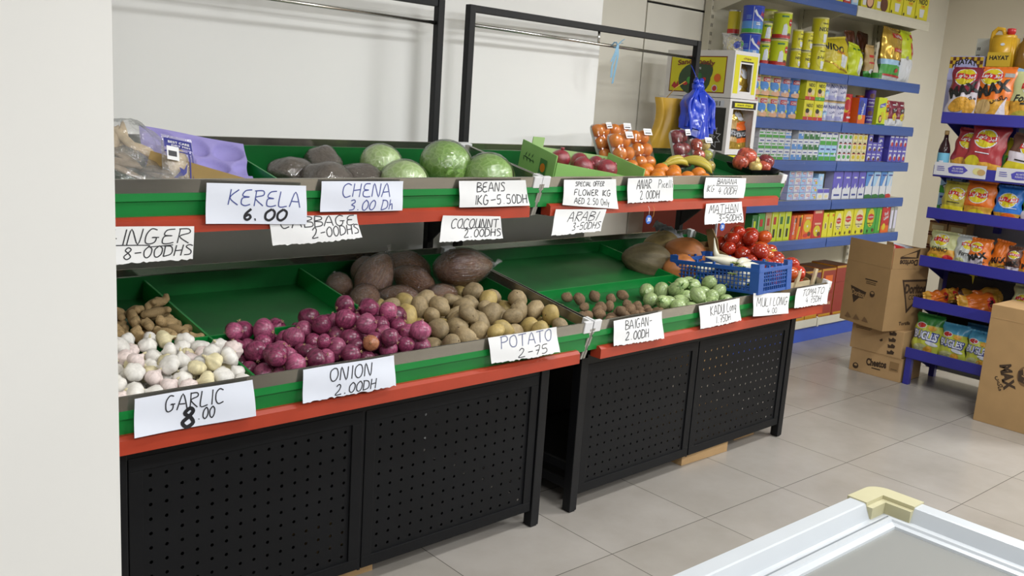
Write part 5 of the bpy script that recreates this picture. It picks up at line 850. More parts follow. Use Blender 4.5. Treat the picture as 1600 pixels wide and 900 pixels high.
decal(b, S, [('rect', -.052, .045, .052, .075, M_navy), ('rect', .028, -.07, .034, .04, M_navy), ('rect', -.052, .03, .04, .034, M_navy), ('rect', .042, -.07, .047, .04, M_navy), ('text', 'BEST CARE', 0, .062, .08, .008, M_lbl), ('text', 'DRY FISH', .005, .051, .07, .006, M_lbl), ('poly', [(-.03, -.055), (-.008, -.03), (-.012, -.018), (.004, -.024), (.016, -.002), (.014, -.032), (.004, -.042), (-.012, -.046), (-.02, -.062)], M_navy)], .0008, .02); b.build('film', o)
b = MB(); b.ball(.04, .055, .012, M_fish2, 14, 10); b.build('dried_fish', o)
b = MB(); decal(b, lambda x_, y_, o_: Vector((x_, y_, .024+o_)), [('rect', -.055, .0, -.012, .045, M_lbl), ('rect', -.05, .012, -.02, .03, M_ink)], .0006); b.build('price_label', o)

# ---- far stand, lower tier: pumpkins, radish crate, tomato crate
M_pump = M('#6c6044', .6, var=.2, vscale=2.4, stretch=(.6, 2, 2), bump=.2, bscale=5); M_pumpo = M('#b8733f', .45, var=.2, vscale=1.6)
def pumpkin(label, x, s, n, rot, sc, mt, k):
    b = MB()
    def wp(q, p):
        f = 1+.035*math.cos(9*math.atan2(p.z, p.y)); t = 1-.28*max(0, -p.x)
        return Vector((q.x, q.y*f*t, q.z*f*t))
    b.ball(1, 1, 1, mt, 36, 20, warp=wp); o = tag(b.build('pumpkin'), label, 'pumpkin', 'pumpkins behind the blue crate'); put(o, 2, 'lo', x, s, n, rot, sc)
    b = MB(); b.tube([(.96, 0, 0), (1.06, .01, .01), (1.16, .03, .03)], [.11, .07, .09], M('#6b5f3f', .8, var=.3, vscale=8), 8); b.build('stalk', o)
pumpkin('big tan-grey oval pumpkin beside the green divider', 1.02, .63, -.035, (.3, .05, -.55), (.142, .1, .098), M_pump, 1)
pumpkin('orange pumpkin with a green shoulder, rightmost behind the crate', 1.31, .60, -.005, (0, .15, -.9), (.12, .095, .09), M_pumpo, 2)
pumpkin('small orange pumpkin in front, touching the blue crate', 1.10, .47, -.035, (0, 0, -.3), (.10, .085, .08), M_pumpo, 3)
pumpkin('greenish orange pumpkin in the shadow at the back', 1.31, .765, -.02, (0, 0, -.6), (.11, .09, .09), M('#8f7a4a', .55, var=.3, vscale=1.5), 4)
b = MB()
def scrap(u, v): return Vector(((u-.5)*.24, (v-.5)*.075+.015*math.sin(u*5), .028*nz((u*9, v*5, 0), 1.4)+.012*nz((u*22, v*9, 1), 1)))
b.grid(scrap, 24, 8, M('#b9bcc2', .45, var=.15, vscale=10)); b.grid(lambda u, v: scrap(u, v)-Vector((0, 0, .004)), 24, 8, M('#b9bcc2', .45, var=.15, vscale=10), flip=True)
o = tag(b.build('plastic_wrap'), 'crumpled grey plastic wrap lying over the pumpkins at the rear', 'plastic wrap'); put(o, 2, 'lo', 1.38, .76, .05, (.35, .30, -.95))
# radish crate
M_crate = M('#23509a', .42, var=.08, vscale=10)
o = thing('plastic_crate', 'blue open-mesh plastic crate holding long white radishes', 'crate'); sx, sy, a = STAND[2]
cm = Matrix.Translation((sx, sy, 0)) @ Matrix.Rotation(a, 4, 'Z') @ Matrix.Translation((1.205, .105, .888)) @ Matrix.Rotation(-.065, 4, 'X') @ Matrix.Rotation(.05, 4, 'Z')
o.matrix_world = cm; hw, hd, hh = .158, .25, .125
def crate_side(p, q, name):
    """mesh wall from p to q (xy), height hh"""
    b = MB(); P, Q = Vector((*p, 0)), Vector((*q, 0)); d = (Q-P); L_ = d.length; d.normalize(); nn = Vector((-d.y, d.x, 0))
    fr = Matrix(((d.x, nn.x, 0, P.x), (d.y, nn.y, 0, P.y), (0, 0, 1, 0), (0, 0, 0, 1)))
    b.box(0, L_, -.004, .004, 0, .014, M_crate, .001, xf=fr); b.box(0, L_, -.007, .007, hh-.02, hh, M_crate, .002, xf=fr)
    nv = int(L_/.021)
    for i in range(1, nv): x = L_*i/nv; b.box(x-.0022, x+.0022, -.003, .003, .012, hh-.018, M_crate, xf=fr)
    for z in (.034, .054, .074, .090): b.box(0, L_, -.003, .003, z-.0022, z+.0022, M_crate, xf=fr)
    for x in (L_*.3, L_*.5, L_*.7): b.box(x-.006, x+.006, -.005, .005, hh-.004, hh+.012, M_crate, .001, xf=fr)
    b.build(name, o)
crate_side((-hw, -hd), (hw, -hd), 'side_wall'); crate_side((hw, -hd), (hw, hd), 'side_wall'); crate_side((hw, hd), (-hw, hd), 'side_wall'); crate_side((-hw, hd), (-hw, -hd), 'side_wall')
for sx_ in (-1, 1):
    for sy_ in (-1, 1):
        b = MB(); x0, y0 = sx_*hw, sy_*hd
        b.prism([(x0+sx_*.006, y0+sy_*.006), (x0-sx_*.042, y0+sy_*.006), (x0-sx_*.036, y0-sy_*.006), (x0-sx_*.008, y0-sy_*.008), (x0-sx_*.006, y0-sy_*.036), (x0+sx_*.006, y0-sy_*.042)], 'z', 0, hh+.022, M_crate); b.build('corner_post', o)
b = MB()
for i in range(13): x = -hw+2*hw*i/12; b.box(x-.003, x+.003, -hd, hd, 0, .005, M_crate)
for i in range(21): y = -hd+2*hd*i/20; b.box(-hw, hw, y-.003, y+.003, 0, .005, M_crate)
b.build('base_grid', o)
M_rad = M('#ddd9c4', .4, var=.08, vscale=6, rnd=.05); M_radg = M('#9aa95a', .6, var=.2, vscale=8)
RAD = [('lying along the bottom at the left', -.08, 0, .03, 1.5, 0, .2), ('lying along the bottom in the middle', .0, .02, .03, 1.65, 0, .2), ('lying along the bottom at the right', .08, -.01, .03, 1.45, 0, .2), ('second layer, near the front wall', -.03, -.10, .085, .12, 0, .17), ('second layer, at the back', .02, .13, .085, -.1, 0, .17),
       ('on top, long and pointing right', .02, -.07, .128, .22, .03, .185), ('on top, thick end raised at the left', -.06, -.01, .132, 2.55, -.2, .16), ('short one lying on top near the left', -.05, -.14, .122, .15, 0, .12), ('with a curled root tip standing up', .06, .09, .13, 2.2, -.22, .13)]
for i, (lb, x, y, z, a, pt_, L_) in enumerate(RAD):
    b = MB(); pts = []; rr = []
    for j in range(13):
        t = j/12; cx = (t-.5)*2*L_*.72; cu = .012*math.sin(t*PI*1.2+i)
        if i == 8 and t > .6: pts.append((L_*.72*.2+(t-.6)*L_*.8, cu-.03*(t-.6)*2, .36*(t-.6)**1.5)); 
        else: pts.append((cx, cu, 0))
        rr.append((.012, .021, .025, .026, .026, .0255, .024, .022, .019, .015, .010, .006, .002)[j]*(1 if L_ > .13 else .85))
    b.tube(pts, rr, M_rad, 12); r_ = tag(b.build('white_radish'), 'long white radish in the blue crate, '+lb, 'radish', 'white radishes in the blue crate')
    r_.matrix_world = cm @ Matrix.Translation((x, y, z)) @ Euler((0, pt_, a)).to_matrix().to_4x4()
    b = MB()
    for j in range(5): b.tube([(-.72*L_, 0, 0), (-.72*L_-.015, .006*(j-2), .004), (-.72*L_-.03, .012*(j-2), .008+.004*(j % 2))], [.005, .004, .0015], M_radg, 5)
    b.build('leaf_stub', r_)
# tomato crate
M_card_b = M('#8f7448', .75, var=.1, vscale=9, bump=.05); M_wood = M('#b7a583', .7, var=.15, vscale=8, stretch=(1, 1, 6))
o = thing('tomato_crate', 'wooden crate lined with brown cardboard, heaped with tomatoes', 'crate'); o.matrix_world = Matrix.Translation((sx, sy, 0)) @ Matrix.Rotation(STAND[2][2], 4, 'Z')
b = MB(); b.prism([(-.02, .845), (.46, .955), (.46, 1.03), (.33, 1.035), (.16, .985), (-.02, .93)], 'x', 1.384, 1.390, M_card_b); b.build('cardboard_side', o)
b = MB(); b.prism([(.30, 1.0), (.36, 1.01), (.40, 1.13), (.36, 1.14), (.32, 1.08)], 'x', 1.375, 1.383, M_card_b); b.build('cardboard_flap', o)
b = MB(); b.prism([(-.02, .845), (.46, .955), (.46, 1.02), (-.02, .90)], 'x', 1.778, 1.784, M_card_b); b.build('cardboard_side', o)
b = MB(); b.box(1.39, 1.778, .452, .458, .945, 1.05, M_card_b); b.build('cardboard_rear', o)
b = MB(); b.box(1.39, 1.778, -.03, -.022, .842, .895, M_wood, .001); b.build('front_slat', o)
b = MB(); b.prism([(-.03, .815), (.46, .945), (.46, .955), (-.03, .825)], 'x', 1.39, 1.778, M_wood); b.build('floor_board', o)
for x0, x1 in ((1.60, 1.635), (1.775, 1.80)):
    b = MB(); b.prism([(x0, .85), (x0+.03, .85), (x0+.06, .955), (x0+.035, .96)], 'y', -.04, -.028, M_wood); b.build('corner_slat', o)
yl = pile_item('tomato', (1.715, .17, 1.0, .4, .2, 0, .038, .038, .034), 2, tomato_mesh(M_tomy, 5), [('stem_scar', TO_S[0])], 'the only yellow tomato, at the right of the tomato heap', 'tomato', None)
# ============================================================ HANGING BAGS, TAGS, RIBBON
M_bluebag = M('#1c3fc4', .22, var=.2, vscale=9, spec=.7, bump=.25, bscale=22); M_yelbag = M('#d0a53c', .35, var=.12, vscale=7, bump=.15, bscale=18)
def at_stand(o, k, x, y, z, rz=0):
    sx, sy, a = STAND[k]; o.matrix_world = Matrix.Translation(SW(k, x, y, z)) @ Matrix.Rotation(a+rz, 4, 'Z'); return o
o = thing('plastic_bag_bundle', 'bundle of royal blue plastic bags hanging from the right rear post', 'plastic bags'); at_stand(o, 2, 1.69, .775, 1.915)
for i, (x, y, W_, L_, yaw, tl) in enumerate(((-.05, -.02, .085, .25, .3, .10), (-.015, -.035, .10, .285, -.2, .02), (.035, -.02, .10, .30, .35, -.08), (-.075, .01, .08, .23, 1.0, .16), (.07, .0, .085, .285, -.7, -.16), (.01, .03, .10, .29, .1, 0), (.095, -.01, .06, .25, .9, -.24))):
    def leaf(u, v, x=x, y=y, W_=W_, L_=L_, yaw=yaw, tl=tl, i=i):
        a = 2*PI*u; g = min(1, .16+v*3.4)**.8*(1-.10*math.sin(v*4+i)); c, s_ = math.cos(yaw), math.sin(yaw)
        lx = W_*.72*math.cos(a)*g; ly = .020*math.sin(a)*g*(1+.5*math.sin(3*a+i))+.012*math.sin(lx*60+v*5+i)+.012*nz((lx*20, v*5, i), 1)
        k = min(1, v*3)
        return Vector((x*k+lx*c-ly*s_-tl*.35*v*.3, y*k+lx*s_+ly*c-.012*v, -.02-L_*v-.022*math.sin(lx*22+i)*v*v))
    b = MB(); b.grid(leaf, 44, 16, M_bluebag, flip=True); b.add([leaf(j/44, 1) for j in range(44)], [tuple(range(44))[::-1]], M_bluebag); b.build('bag', o)
b = MB(); b.ball(.04, .032, .035, M_bluebag, 20, 12, xf=Matrix.Translation((0, 0, -.025)), warp=lambda q, p: q*(1+.25*nz(p, 3)))
for i in range(4): b.tube([(0, 0, -.02), (.03*math.cos(i*1.6), .02*math.sin(i*1.6), .015), (.045*math.cos(i*1.6), .03*math.sin(i*1.6), .0)], [.02, .017, .006], M_bluebag, 7)
b.tube([(0, 0, 0), (.01, .05, .07), (.015, .075, .10)], .0025, M_bluebag, 5); b.build('knot', o)
b = MB()
def yb(u, v):
    a = 2*PI*u; th_ = .022+.012*math.sin(v*3); x = .105*math.cos(a)*(1-.12*math.sin(v*4)); y = th_*math.sin(a)
    if math.cos(a) < -.6: y *= 1.7
    return Vector((x+.012*math.sin(v*5), y+.006*math.sin(6*a+v*4), -.31*v))
b.grid(yb, 40, 14, M_yelbag, flip=True)
b.add([yb(i/40, 0) for i in range(40)], [tuple(range(40))], M_yelbag); b.add([yb(i/40, 1) for i in range(40)], [tuple(range(40))[::-1]], M_yelbag)
o = tag(b.build('plastic_bag_bundle'), 'folded wad of mustard yellow plastic bags hanging behind the blue bags', 'plastic bags'); at_stand(o, 2, 1.60, .905, 1.82, -.25)
b = MB(); b.tube([(-.02, 0, 0), (0, -.05, .06), (.06, -.06, .10)], .0025, M_yelbag, 5); b.build('tie', o)
M_rib = M('#7fb0cf', .5, var=.1)
o = thing('plastic_ribbon', 'pale blue plastic ribbon knotted on the chrome hanging rod', 'ribbon'); at_stand(o, 2, 1.005, .834, 2.066)
b = MB(); b.tube([(0, -.012, 0), (0, -.004, .014), (0, .012, .014), (0, .026, 0), (0, .012, -.012), (0, -.006, -.010), (0, -.012, 0)], .004, M_rib, 6); b.build('knot', o)
for i, (pts) in enumerate((((0, -.014, 0), (-.012, -.018, -.05), (-.03, -.014, -.11), (-.028, -.012, -.17)), ((.003, -.014, 0), (.002, -.02, -.06), (-.008, -.02, -.12), (-.014, -.012, -.20)), ((0, -.014, 0), (-.02, -.02, -.04), (-.044, -.016, -.09)), ((0, -.012, 0), (.02, -.02, .02), (.05, -.016, .035)), ((.0, -.012, 0), (.025, -.014, .012), (.045, -.01, .012)))):
    pts = [Vector(p) for p in pts]; b = MB(); w_ = .006
    vs_ = []
    for p in pts: vs_ += [p+Vector((-w_, .001, 0)), p+Vector((w_, -.001, .003))]
    n_ = len(pts); b.add(vs_+[v+Vector((0, .0008, 0)) for v in vs_], [(2*j, 2*j+1, 2*j+3, 2*j+2) for j in range(n_-1)]+[(2*n_+2*j, 2*n_+2*j+2, 2*n_+2*j+3, 2*n_+2*j+1) for j in range(n_-1)], M_rib); b.build('strip', o)
M_tagb = M('#2f62b8', .4)
for lb, px in (('left of the black bracket', .62), ('below the MATHAN paper', 1.235)):
    o = thing('round_price_tag', 'round blue tag with a white 30 hanging on string '+lb, 'price tag', group='round blue price tags'); at_stand(o, 2, px, .205, 1.238 if px < 1 else 1.178)
    b = MB(); b.prism([(.021*math.cos(i*PI/14), .021*math.sin(i*PI/14)) for i in range(28)], 'y', -.0012, .0012, M_tagb)
    decal(b, lambda x_, y_, o_: Vector((x_, -.0012-o_, y_)), [('text', '30', 0, 0, .022, .018, M_lbl)], .0005, .01); b.build('disc', o)
    b = MB(); b.tube([(0, 0, .02), (.002, .002, .05), (.0, .01, .062 if px < 1 else .112)], .0009, M_lbl, 5); b.tube([(.018, 0, .004), (.032, -.002, .018), (.036, 0, .05), (.036, .01, .062 if px < 1 else .112)], .0009, M('#c98a3a', .6), 5); b.build('string', o)

# ============================================================ WALL SHELVING UNIT
M_shelf = M('#31549c', .35, var=.05, vscale=4); M_shelfw = M('#c9c6b8', .4, var=.03); M_goncr = M('#c6c1b0', .45, var=.03); M_slot = M('#26241f', .7)
M_kick = M('#3352b4', .35, var=.08, vscale=3)
GX0, GXJ, GX1, GYF, GYB = 5.575, 6.745, 7.93, 3.85, 4.33
SHZ = [2.63, 2.115, 1.752, 1.452, 1.148, .845]
g = thing('gondola_shelving', 'cream metal wall shelving with blue price rails, packed with tins and cartons', 'shelving', (GX0, GYF, 0))
for x in (GX0, GXJ, GX1):
    b = MB(); b.box(x-.02-GX0, x+.02-GX0, GYB-.03-GYF, GYB+.03-GYF, 0, 3.0, M_goncr, .003)
    for i in range(46): b.box(x-.010-GX0, x-.005-GX0, GYB-.0315-GYF, GYB-.0300-GYF, .2+i*.06, .225+i*.06, M_slot); b.box(x+.005-GX0, x+.010-GX0, GYB-.0315-GYF, GYB-.0300-GYF, .2+i*.06, .225+i*.06, M_slot)
    b.build('upright', g)
b = MB(); b.box(-.01, GX1-GX0+.01, GYB-GYF, GYB-GYF+.012, .1, 2.95, M_goncr)
b.build('back_panel', g)
for i, z in enumerate(SHZ):
    for x0, x1 in ((GX0, GXJ-.004), (GXJ+.004, GX1)):
        mt = M_shelfw if (i == 0 and x0 > 6) else M_shelf
        x0 -= GX0; x1 -= GX0
        b = MB(); b.box(x0, x1, .006, GYB-GYF-.03, z-.022, z-.002, M_shelfw, .002); s_ = b.build('shelf', g)
        b = MB(); b.prism([(0, z-.075), (.004, z-.078), (.010, z-.02), (.010, z), (.002, z), (-.002, z-.03)], 'x', x0+.002, x1-.002, mt); b.build('price_rail', s_)
        for xx in (x0, x1-.004):
            b = MB(); b.prism([(GYB-GYF-.02, z-.17), (GYB-GYF-.02, z-.004), (.02, z-.004), (.02, z-.035)], 'x', xx, xx+.004, M_goncr); b.build('bracket', s_)
b = MB(); b.box(0, GX1-GX0, -.0, GYB-GYF, .16, .175, M_shelfw, .002); b.box(0, GX1-GX0, -.012, 0, .125, .19, M_shelfw, .002); s_ = b.build('base_shelf', g)
b = MB(); b.box(.01, GX1-GX0-.01, .02, .035, 0.0, .125, M_kick, .001); b.build('kick_plate', g)
for x0, x1, w_ in ((.0, .0, 0),):
    for xx in (.55, 1.17): 
        b = MB(); b.prism([(-.018, .12), (.0, .12), (.0, .20), (-.018, .19)], 'x', xx, xx+.02, M_shelfw); b.build('rail_clip', s_)

# ---- packaging colours
K_ = lambda c, r=.35, **k: M(c, r, **k)
P_yel = K_('#d3cc25'); P_yel2 = K_('#c9b823'); P_lime = K_('#c4d324'); P_white = K_('#cfd3dc'); P_blue = K_('#2a44b4'); P_sky = K_('#4f8ad0'); P_grn = K_('#3f9a3c'); P_dgrn = K_('#1f6b35'); P_red = K_('#b8272b'); P_black = K_('#1d1d1c', .45)  # white is dimmed and bluish, the shelving's shade put into the colour
P_cream = K_('#d8cfa0'); P_lav = K_('#a9abd6'); P_lav2 = K_('#d0cfe4'); P_orange = K_('#d8641f'); P_purple = K_('#43257f'); P_maroon = K_('#7d1f3a'); P_tan = K_('#b99a66'); P_gold = K_('#c7a64a', .22, metal=.6, bump=.3, bscale=14); P_brown = K_('#5a2e1c'); P_skin = K_('#d8a988'); P_mid = K_('#2f3f8e'); P_grey = K_('#9a9a98'); P_lidc = K_('#cfc98a'); P_metal = K_('#b8b8b4', .3, metal=.8); P_clbl = K_('#9cc4e8'); P_violet = K_('#5a55b8')
def can(name, label, x, z, D, h, bands, art, y=3.965, lid=None, group=None, cat='tin'):
    R = D/2; b = MB(); prof = [(R*.93, 0, P_metal), (R, .004, P_metal), (R, .008, bands[0][1])]
    z_ = .008
    for i, (fz, mt) in enumerate(bands):
        z2 = .008+(h-.020)*fz; prof.append((R, z2, bands[min(i+1, len(bands)-1)][1] if i < len(bands)-1 else lid or P_metal))
    prof += [(R*1.015, h-.011, lid or P_metal), (R*1.015, h-.001, lid or P_metal), (R*.95, h, lid or P_metal), (R*.9, h-.003, lid or P_metal), (.001, h-.003, lid or P_metal)]
    b.lathe(prof, bands[0][1], 30)
    S = lambda x_, y_, o_: Vector(((R+o_)*math.sin(x_/R), -(R+o_)*math.cos(x_/R), y_))
    decal(b, S, art, .0012, .02)
    o = b.build(name, None, (x, y, z), (0, 0, -.60)); return tag(o, label, cat, group)
def carton(name, label, x0, x1, z, h, depth, mt, art=(), y=3.875, side=None, sideart=(), group=None, cat='box', gap=.003, top=None, loc=None, rz=0):
    """box whose printed front faces -y; art in metres from the lower left of the front"""
    b = MB(); w_ = x1-x0-gap
    b.box(0, w_, 0, depth, 0, h, mt, .002)
    if side: b.add([(-.0004, depth-.002, .002), (-.0004, .002, .002), (-.0004, .002, h-.002), (-.0004, depth-.002, h-.002)], [(0, 1, 2, 3)], side)
    if top: b.add([(.002, .002, h+.0004), (w_-.002, .002, h+.0004), (w_-.002, depth-.002, h+.0004), (.002, depth-.002, h+.0004)], [(0, 1, 2, 3)], top)
    decal(b, lambda x_, y_, o_: Vector((x_, -o_, y_)), art, .0008, 0)
    decal(b, lambda x_, y_, o_: Vector((-.0004-o_, depth-x_, y_)), sideart, .0008, 0)
    o = b.build(name, None, loc or (x0+gap/2, y, z), (0, 0, rz)); return tag(o, label, cat, group)
def pouch_surface(W_, H_, T, k=0, crink=.006, taper=.06):
    def S0(u, v, sg):
        sh = max(0, math.sin(PI*u))**.55*max(0, math.sin(PI*min(1, max(0, v))))**.5
        c = crink*(nz((u*5, v*6, sg), 1, k)+.6*nz((u*11, v*3, sg), 1.3, k+1))*(.3+sh)
        ed = .006*math.sin(v*17+k)*(1-sh)
        return Vector(((u-.5)*W_*(1-taper*sh*0-taper*(2*v-1)**2*.0+.03*math.cos(v*9+k)*.5)+ed*(1 if u > .5 else -1), -sg*(T/2*sh)-c*sg, v*H_))
    return S0
def pouch(name, label, W_, H_, T, bandfn, art, loc, rot, k=0, cat='chips', group=None, crink=.006):
    """pillow bag; front faces local -y; art in metres from bottom centre"""
    S0 = pouch_surface(W_, H_, T, k, crink)
    def S(x_, y_, o_):
        u, v = min(.995, max(.005, x_/W_+.5)), min(.995, max(.005, y_/H_)); return S0(u, v, 1)+Vector((0, -o_, 0))
    o = thing(name, label, cat, loc, rot, group)
    b = MB(); b.grid(lambda u, v: S0(u, v, 1), 26, 30, bandfn); b.grid(lambda u, v: S0(u, v, -1), 26, 30, bandfn, flip=True)
    decal(b, S, art, .0011, .022); b.build('bag', o)
    top = bandfn(.5, .99)
    for v0, sg in ((0, -1), (1, 1)):
        b = MB(); mt = bandfn(.5, v0)
        f = lambda u, w_: Vector(((u-.5)*W_*(1+.01*w_), .003*math.sin(u*40)*w_+.006*w_*math.sin(u*5+k), v0*H_+sg*w_*.013))
        b.grid(f, 30, 2, mt, flip=sg < 0); b.grid(lambda u, w_: f(u, w_)+Vector((0, .0012, 0)), 30, 2, mt, flip=sg > 0); b.build('seal', o)
    return o
def T(s_, x, y, w_, h, mt, **op): return ('text', s_, x, y, w_, h, mt, op)
# ---- tins on the upper shelf
Z1 = 2.115
def bluecan(label, x, z):
    can('milk_powder_tin', label, x, z, .142, .190, [(.16, P_grn), (.45, P_sky), (1, P_blue)], [('poly', [(-.02, .15), (.0, .12), (.05, .09), (.075, .085), (.075, .10), (.05, .105), (.01, .13), (-.01, .165)], P_white), T('Arla', .05, .135, .05, .035, P_red, shear=.2), ('rect', -.025, .03, -.022, .18, P_white), ('rect', -.07, .10, -.035, .102, P_clbl), ('rect', -.07, .11, -.035, .112, P_clbl), ('rect', -.07, .12, -.035, .122, P_clbl), ('rect', .0, .06, .03, .068, P_white), ('rect', .0, .072, .025, .078, P_white)], lid=P_blue, group='blue milk powder tins')
bluecan('blue milk powder tin with a green base, lower one of the stacked pair', 5.585, Z1); bluecan('blue milk powder tin with a green base, stacked on top of its twin', 5.592, Z1+.1905)
def ytin(label, x, z, D, h, y=3.965, red=True, group='yellow milk powder tins'):
    can('milk_powder_tin', label, x, z, D, h, [(.16, P_red if red else P_grn), (1, P_lime)], [('poly', [(-.02, .03), (.02, .03), (.018, .09), (.006, .11), (-.012, .10)], P_white), ('ell', .045, h*.62, .018, .026, P_red), ('rect', .032, h*.60, .058, h*.64, P_white), ('rect', -.03, h*.80, .02, h*.86, P_dgrn), ('ell', .035, .035, .014, .010, P_brown)], lid=P_lidc, y=y, group=group)
ytin('yellow tin with red base, small, right of the lower blue tin', 5.765, Z1, .078, .150); ytin('yellow tin with red base and red oval, wide, on the shelf itself', 5.935, Z1, .132, .187)
ytin('small yellow tin with red base stacked on the small one', 5.768, Z1+.1505, .074, .135); ytin('wide yellow tin with red oval stacked on the wide one', 5.950, Z1+.1875, .130, .190)
can('milk_powder_tin', 'pale yellow-green ribbed tin standing high at the back of the shelf', 5.995, Z1+.2, .125, .205, [(.45, P_lidc), (.7, P_lime), (1, P_lidc)], [('rect', -.05, .09, .04, .12, P_white)], y=4.12, lid=P_lime)
can('milk_powder_tin', 'tin supporting the ribbed tin at the back of the shelf', 5.995, Z1, .125, .20, [(1, P_lidc)], [], y=4.12, lid=P_lime)
can('milk_powder_tin', 'dim yellow tin in the shadow behind the blue tins, lower', 5.62, Z1, .085, .19, [(.2, P_red), (1, P_yel2)], [], y=4.13); can('milk_powder_tin', 'dim yellow tin in the shadow behind the blue tins, upper', 5.605, Z1+.1905, .085, .17, [(.2, P_red), (1, P_yel2)], [], y=4.13)
nart = lambda h, D, ar: [('ell', .018, h*.55, D*.42, h*.40, P_yel2), ('ell', .020, h*.54, D*.40, h*.38, P_yel), (T('\ufeed\ufeaa\ufef4\ufee7', .012, h*.55, D*.55, h*.17, P_black, bold=.03) if ar else T('NIDO', .016, h*.57, D*.7, h*.15, P_black, bold=.03)), ('poly', [(.012, .02), (.036, .02), (.042, h*.40), (.008, h*.40)], P_white), T('Nestle', .02, h*.78, D*.4, h*.06, P_black)]
for lb, x, z, D, h, ar in (('small, lower left of the four', 6.165, Z1, .074, .136, 0), ('small, lower right of the four', 6.298, Z1, .074, .136, 0), ('small, upper left with Arabic lettering', 6.165, Z1+.1365, .074, .142, 1), ('small, upper right with Arabic lettering', 6.298, Z1+.1365, .074, .142, 1), ('large, on the shelf, Arabic lettering', 6.455, Z1, .112, .192, 1), ('large, stacked on top beside the gap', 6.450, Z1+.1925, .118, .202, 0)):
    can('milk_powder_tin', 'bright yellow milk tin with black lettering, '+lb, x, z, D, h, [(1, P_yel)], nart(h, D, ar), lid=P_lidc, group='bright yellow milk tins')
cp = lambda *a, **k: pouch(*a, **k)
cp('milk_powder_pouch', 'slumped yellow pouch with a white glass, beside the yellow tins', .30, .27, .13, lambda u, v: P_yel2 if v > .35 else P_yel, [T('NIDO', -.06, .20, .20, .055, P_black, rot=-.35, bold=.03), T('FORT', .0, .155, .09, .022, P_orange, rot=-.3), ('poly', [(.0, .06), (.07, .035), (.095, .12), (.01, .145)], P_white), ('poly', [(-.14, .10), (-.02, .04), (.13, .0), (.13, .01), (-.02, .055), (-.14, .115)], P_gold)], (6.74, 3.96, Z1), (-.12, -.12, -.1), 1, 'pouch', crink=.012)
cp('milk_powder_pouch', 'lime green pouch with a pale glass, leaning right of the slumped one', .22, .25, .11, lambda u, v: P_lime, [('poly', [(-.03, .03), (.07, .02), (.08, .14), (-.01, .15)], P_white), ('rect', -.08, .20, .08, .215, P_dgrn), ('ell', .02, .19, .02, .012, P_grey)], (7.03, 3.97, Z1), (-.15, .1, .1), 2, 'pouch', crink=.012)
cp('milk_powder_pouch', 'dark brown pouch standing at the back, left of its neighbour', .16, .37, .07, lambda u, v: P_gold if .25 < v < .7 else P_brown, [('rect', -.06, .18, .06, .2, P_white)], (7.25, 4.14, Z1), (-.08, -.05, 0), 3, 'pouch', crink=.014)
cp('milk_powder_pouch', 'dark brown pouch standing at the back behind the gold pouch', .18, .38, .08, lambda u, v: P_gold if .2 < v < .65 else P_brown, [('rect', -.07, .2, .07, .22, P_white)], (7.46, 4.16, Z1), (-.08, .05, 0), 4, 'pouch', crink=.014)
cp('milk_powder_pouch', 'narrow tan pouch with a cow picture left of the gold pouch', .13, .26, .07, lambda u, v: P_tan if v > .22 else P_grn, [('rect', -.04, .17, .05, .19, P_red), ('rect', -.04, .12, .05, .135, P_red), ('ell', .0, .06, .03, .02, P_white), ('ell', .01, .06, .012, .010, P_black)], (7.305, 4.0, Z1), (-.06, 0, 0), 5, 'pouch')
can('round_tub', 'small green round tub in front of the tan pouch', 7.27, Z1, .085, .05, [(1, P_grn)], [('ell', .005, .024, .012, .012, P_dgrn)], y=3.905, lid=P_grn, cat='tub')
cp('milk_powder_pouch', 'tall gold foil pouch with a cow on a green meadow', .34, .42, .13, lambda u, v: P_gold if v > .40 else (P_clbl if v > .29 else (P_grn if v > .10 else P_white)), [('rect', -.06, .345, .13, .385, P_red), T('Safwa', .035, .365, .13, .028, P_white), ('rect', -.05, .235, .13, .265, P_red), T('Al Rabie', .04, .25, .14, .02, P_white), ('ell', .09, .16, .03, .022, P_black), ('ell', .115, .172, .012, .012, P_black), ('ell', .085, .158, .012, .012, P_white), ('ell', .01, .085, .03, .018, P_red), ('rect', -.15, .035, .15, .05, P_red)], (7.55, 3.95, Z1), (-.06, .03, .05), 6, 'pouch', crink=.016)
cp('milk_powder_pouch', 'tall lime and white pouch with a red oval at the shelf end', .25, .42, .12, lambda u, v: P_lime if v > .48 else P_white, [('ell', .06, .27, .05, .07, P_red), T('Nada', .06, .27, .08, .035, P_white), ('ell', -.045, .20, .022, .018, P_grey), ('rect', -.06, .35, -.03, .362, P_dgrn), ('poly', [(-.0, .40), (.11, .36), (.11, .41)], P_red)], (7.805, 3.96, Z1), (-.06, .02, .1), 7, 'pouch', crink=.014)
cp('clear_bag', 'crumpled clear bag with coloured sweets on top of the yellow carton', .22, .13, .10, lambda u, v: M_clear, [('ell', .03, .05, .03, .02, P_grn), ('ell', -.04, .04, .03, .02, P_mid)], (5.22, 3.80, 2.145), (-.5, 0, .2), 9, 'bag', crink=.02)
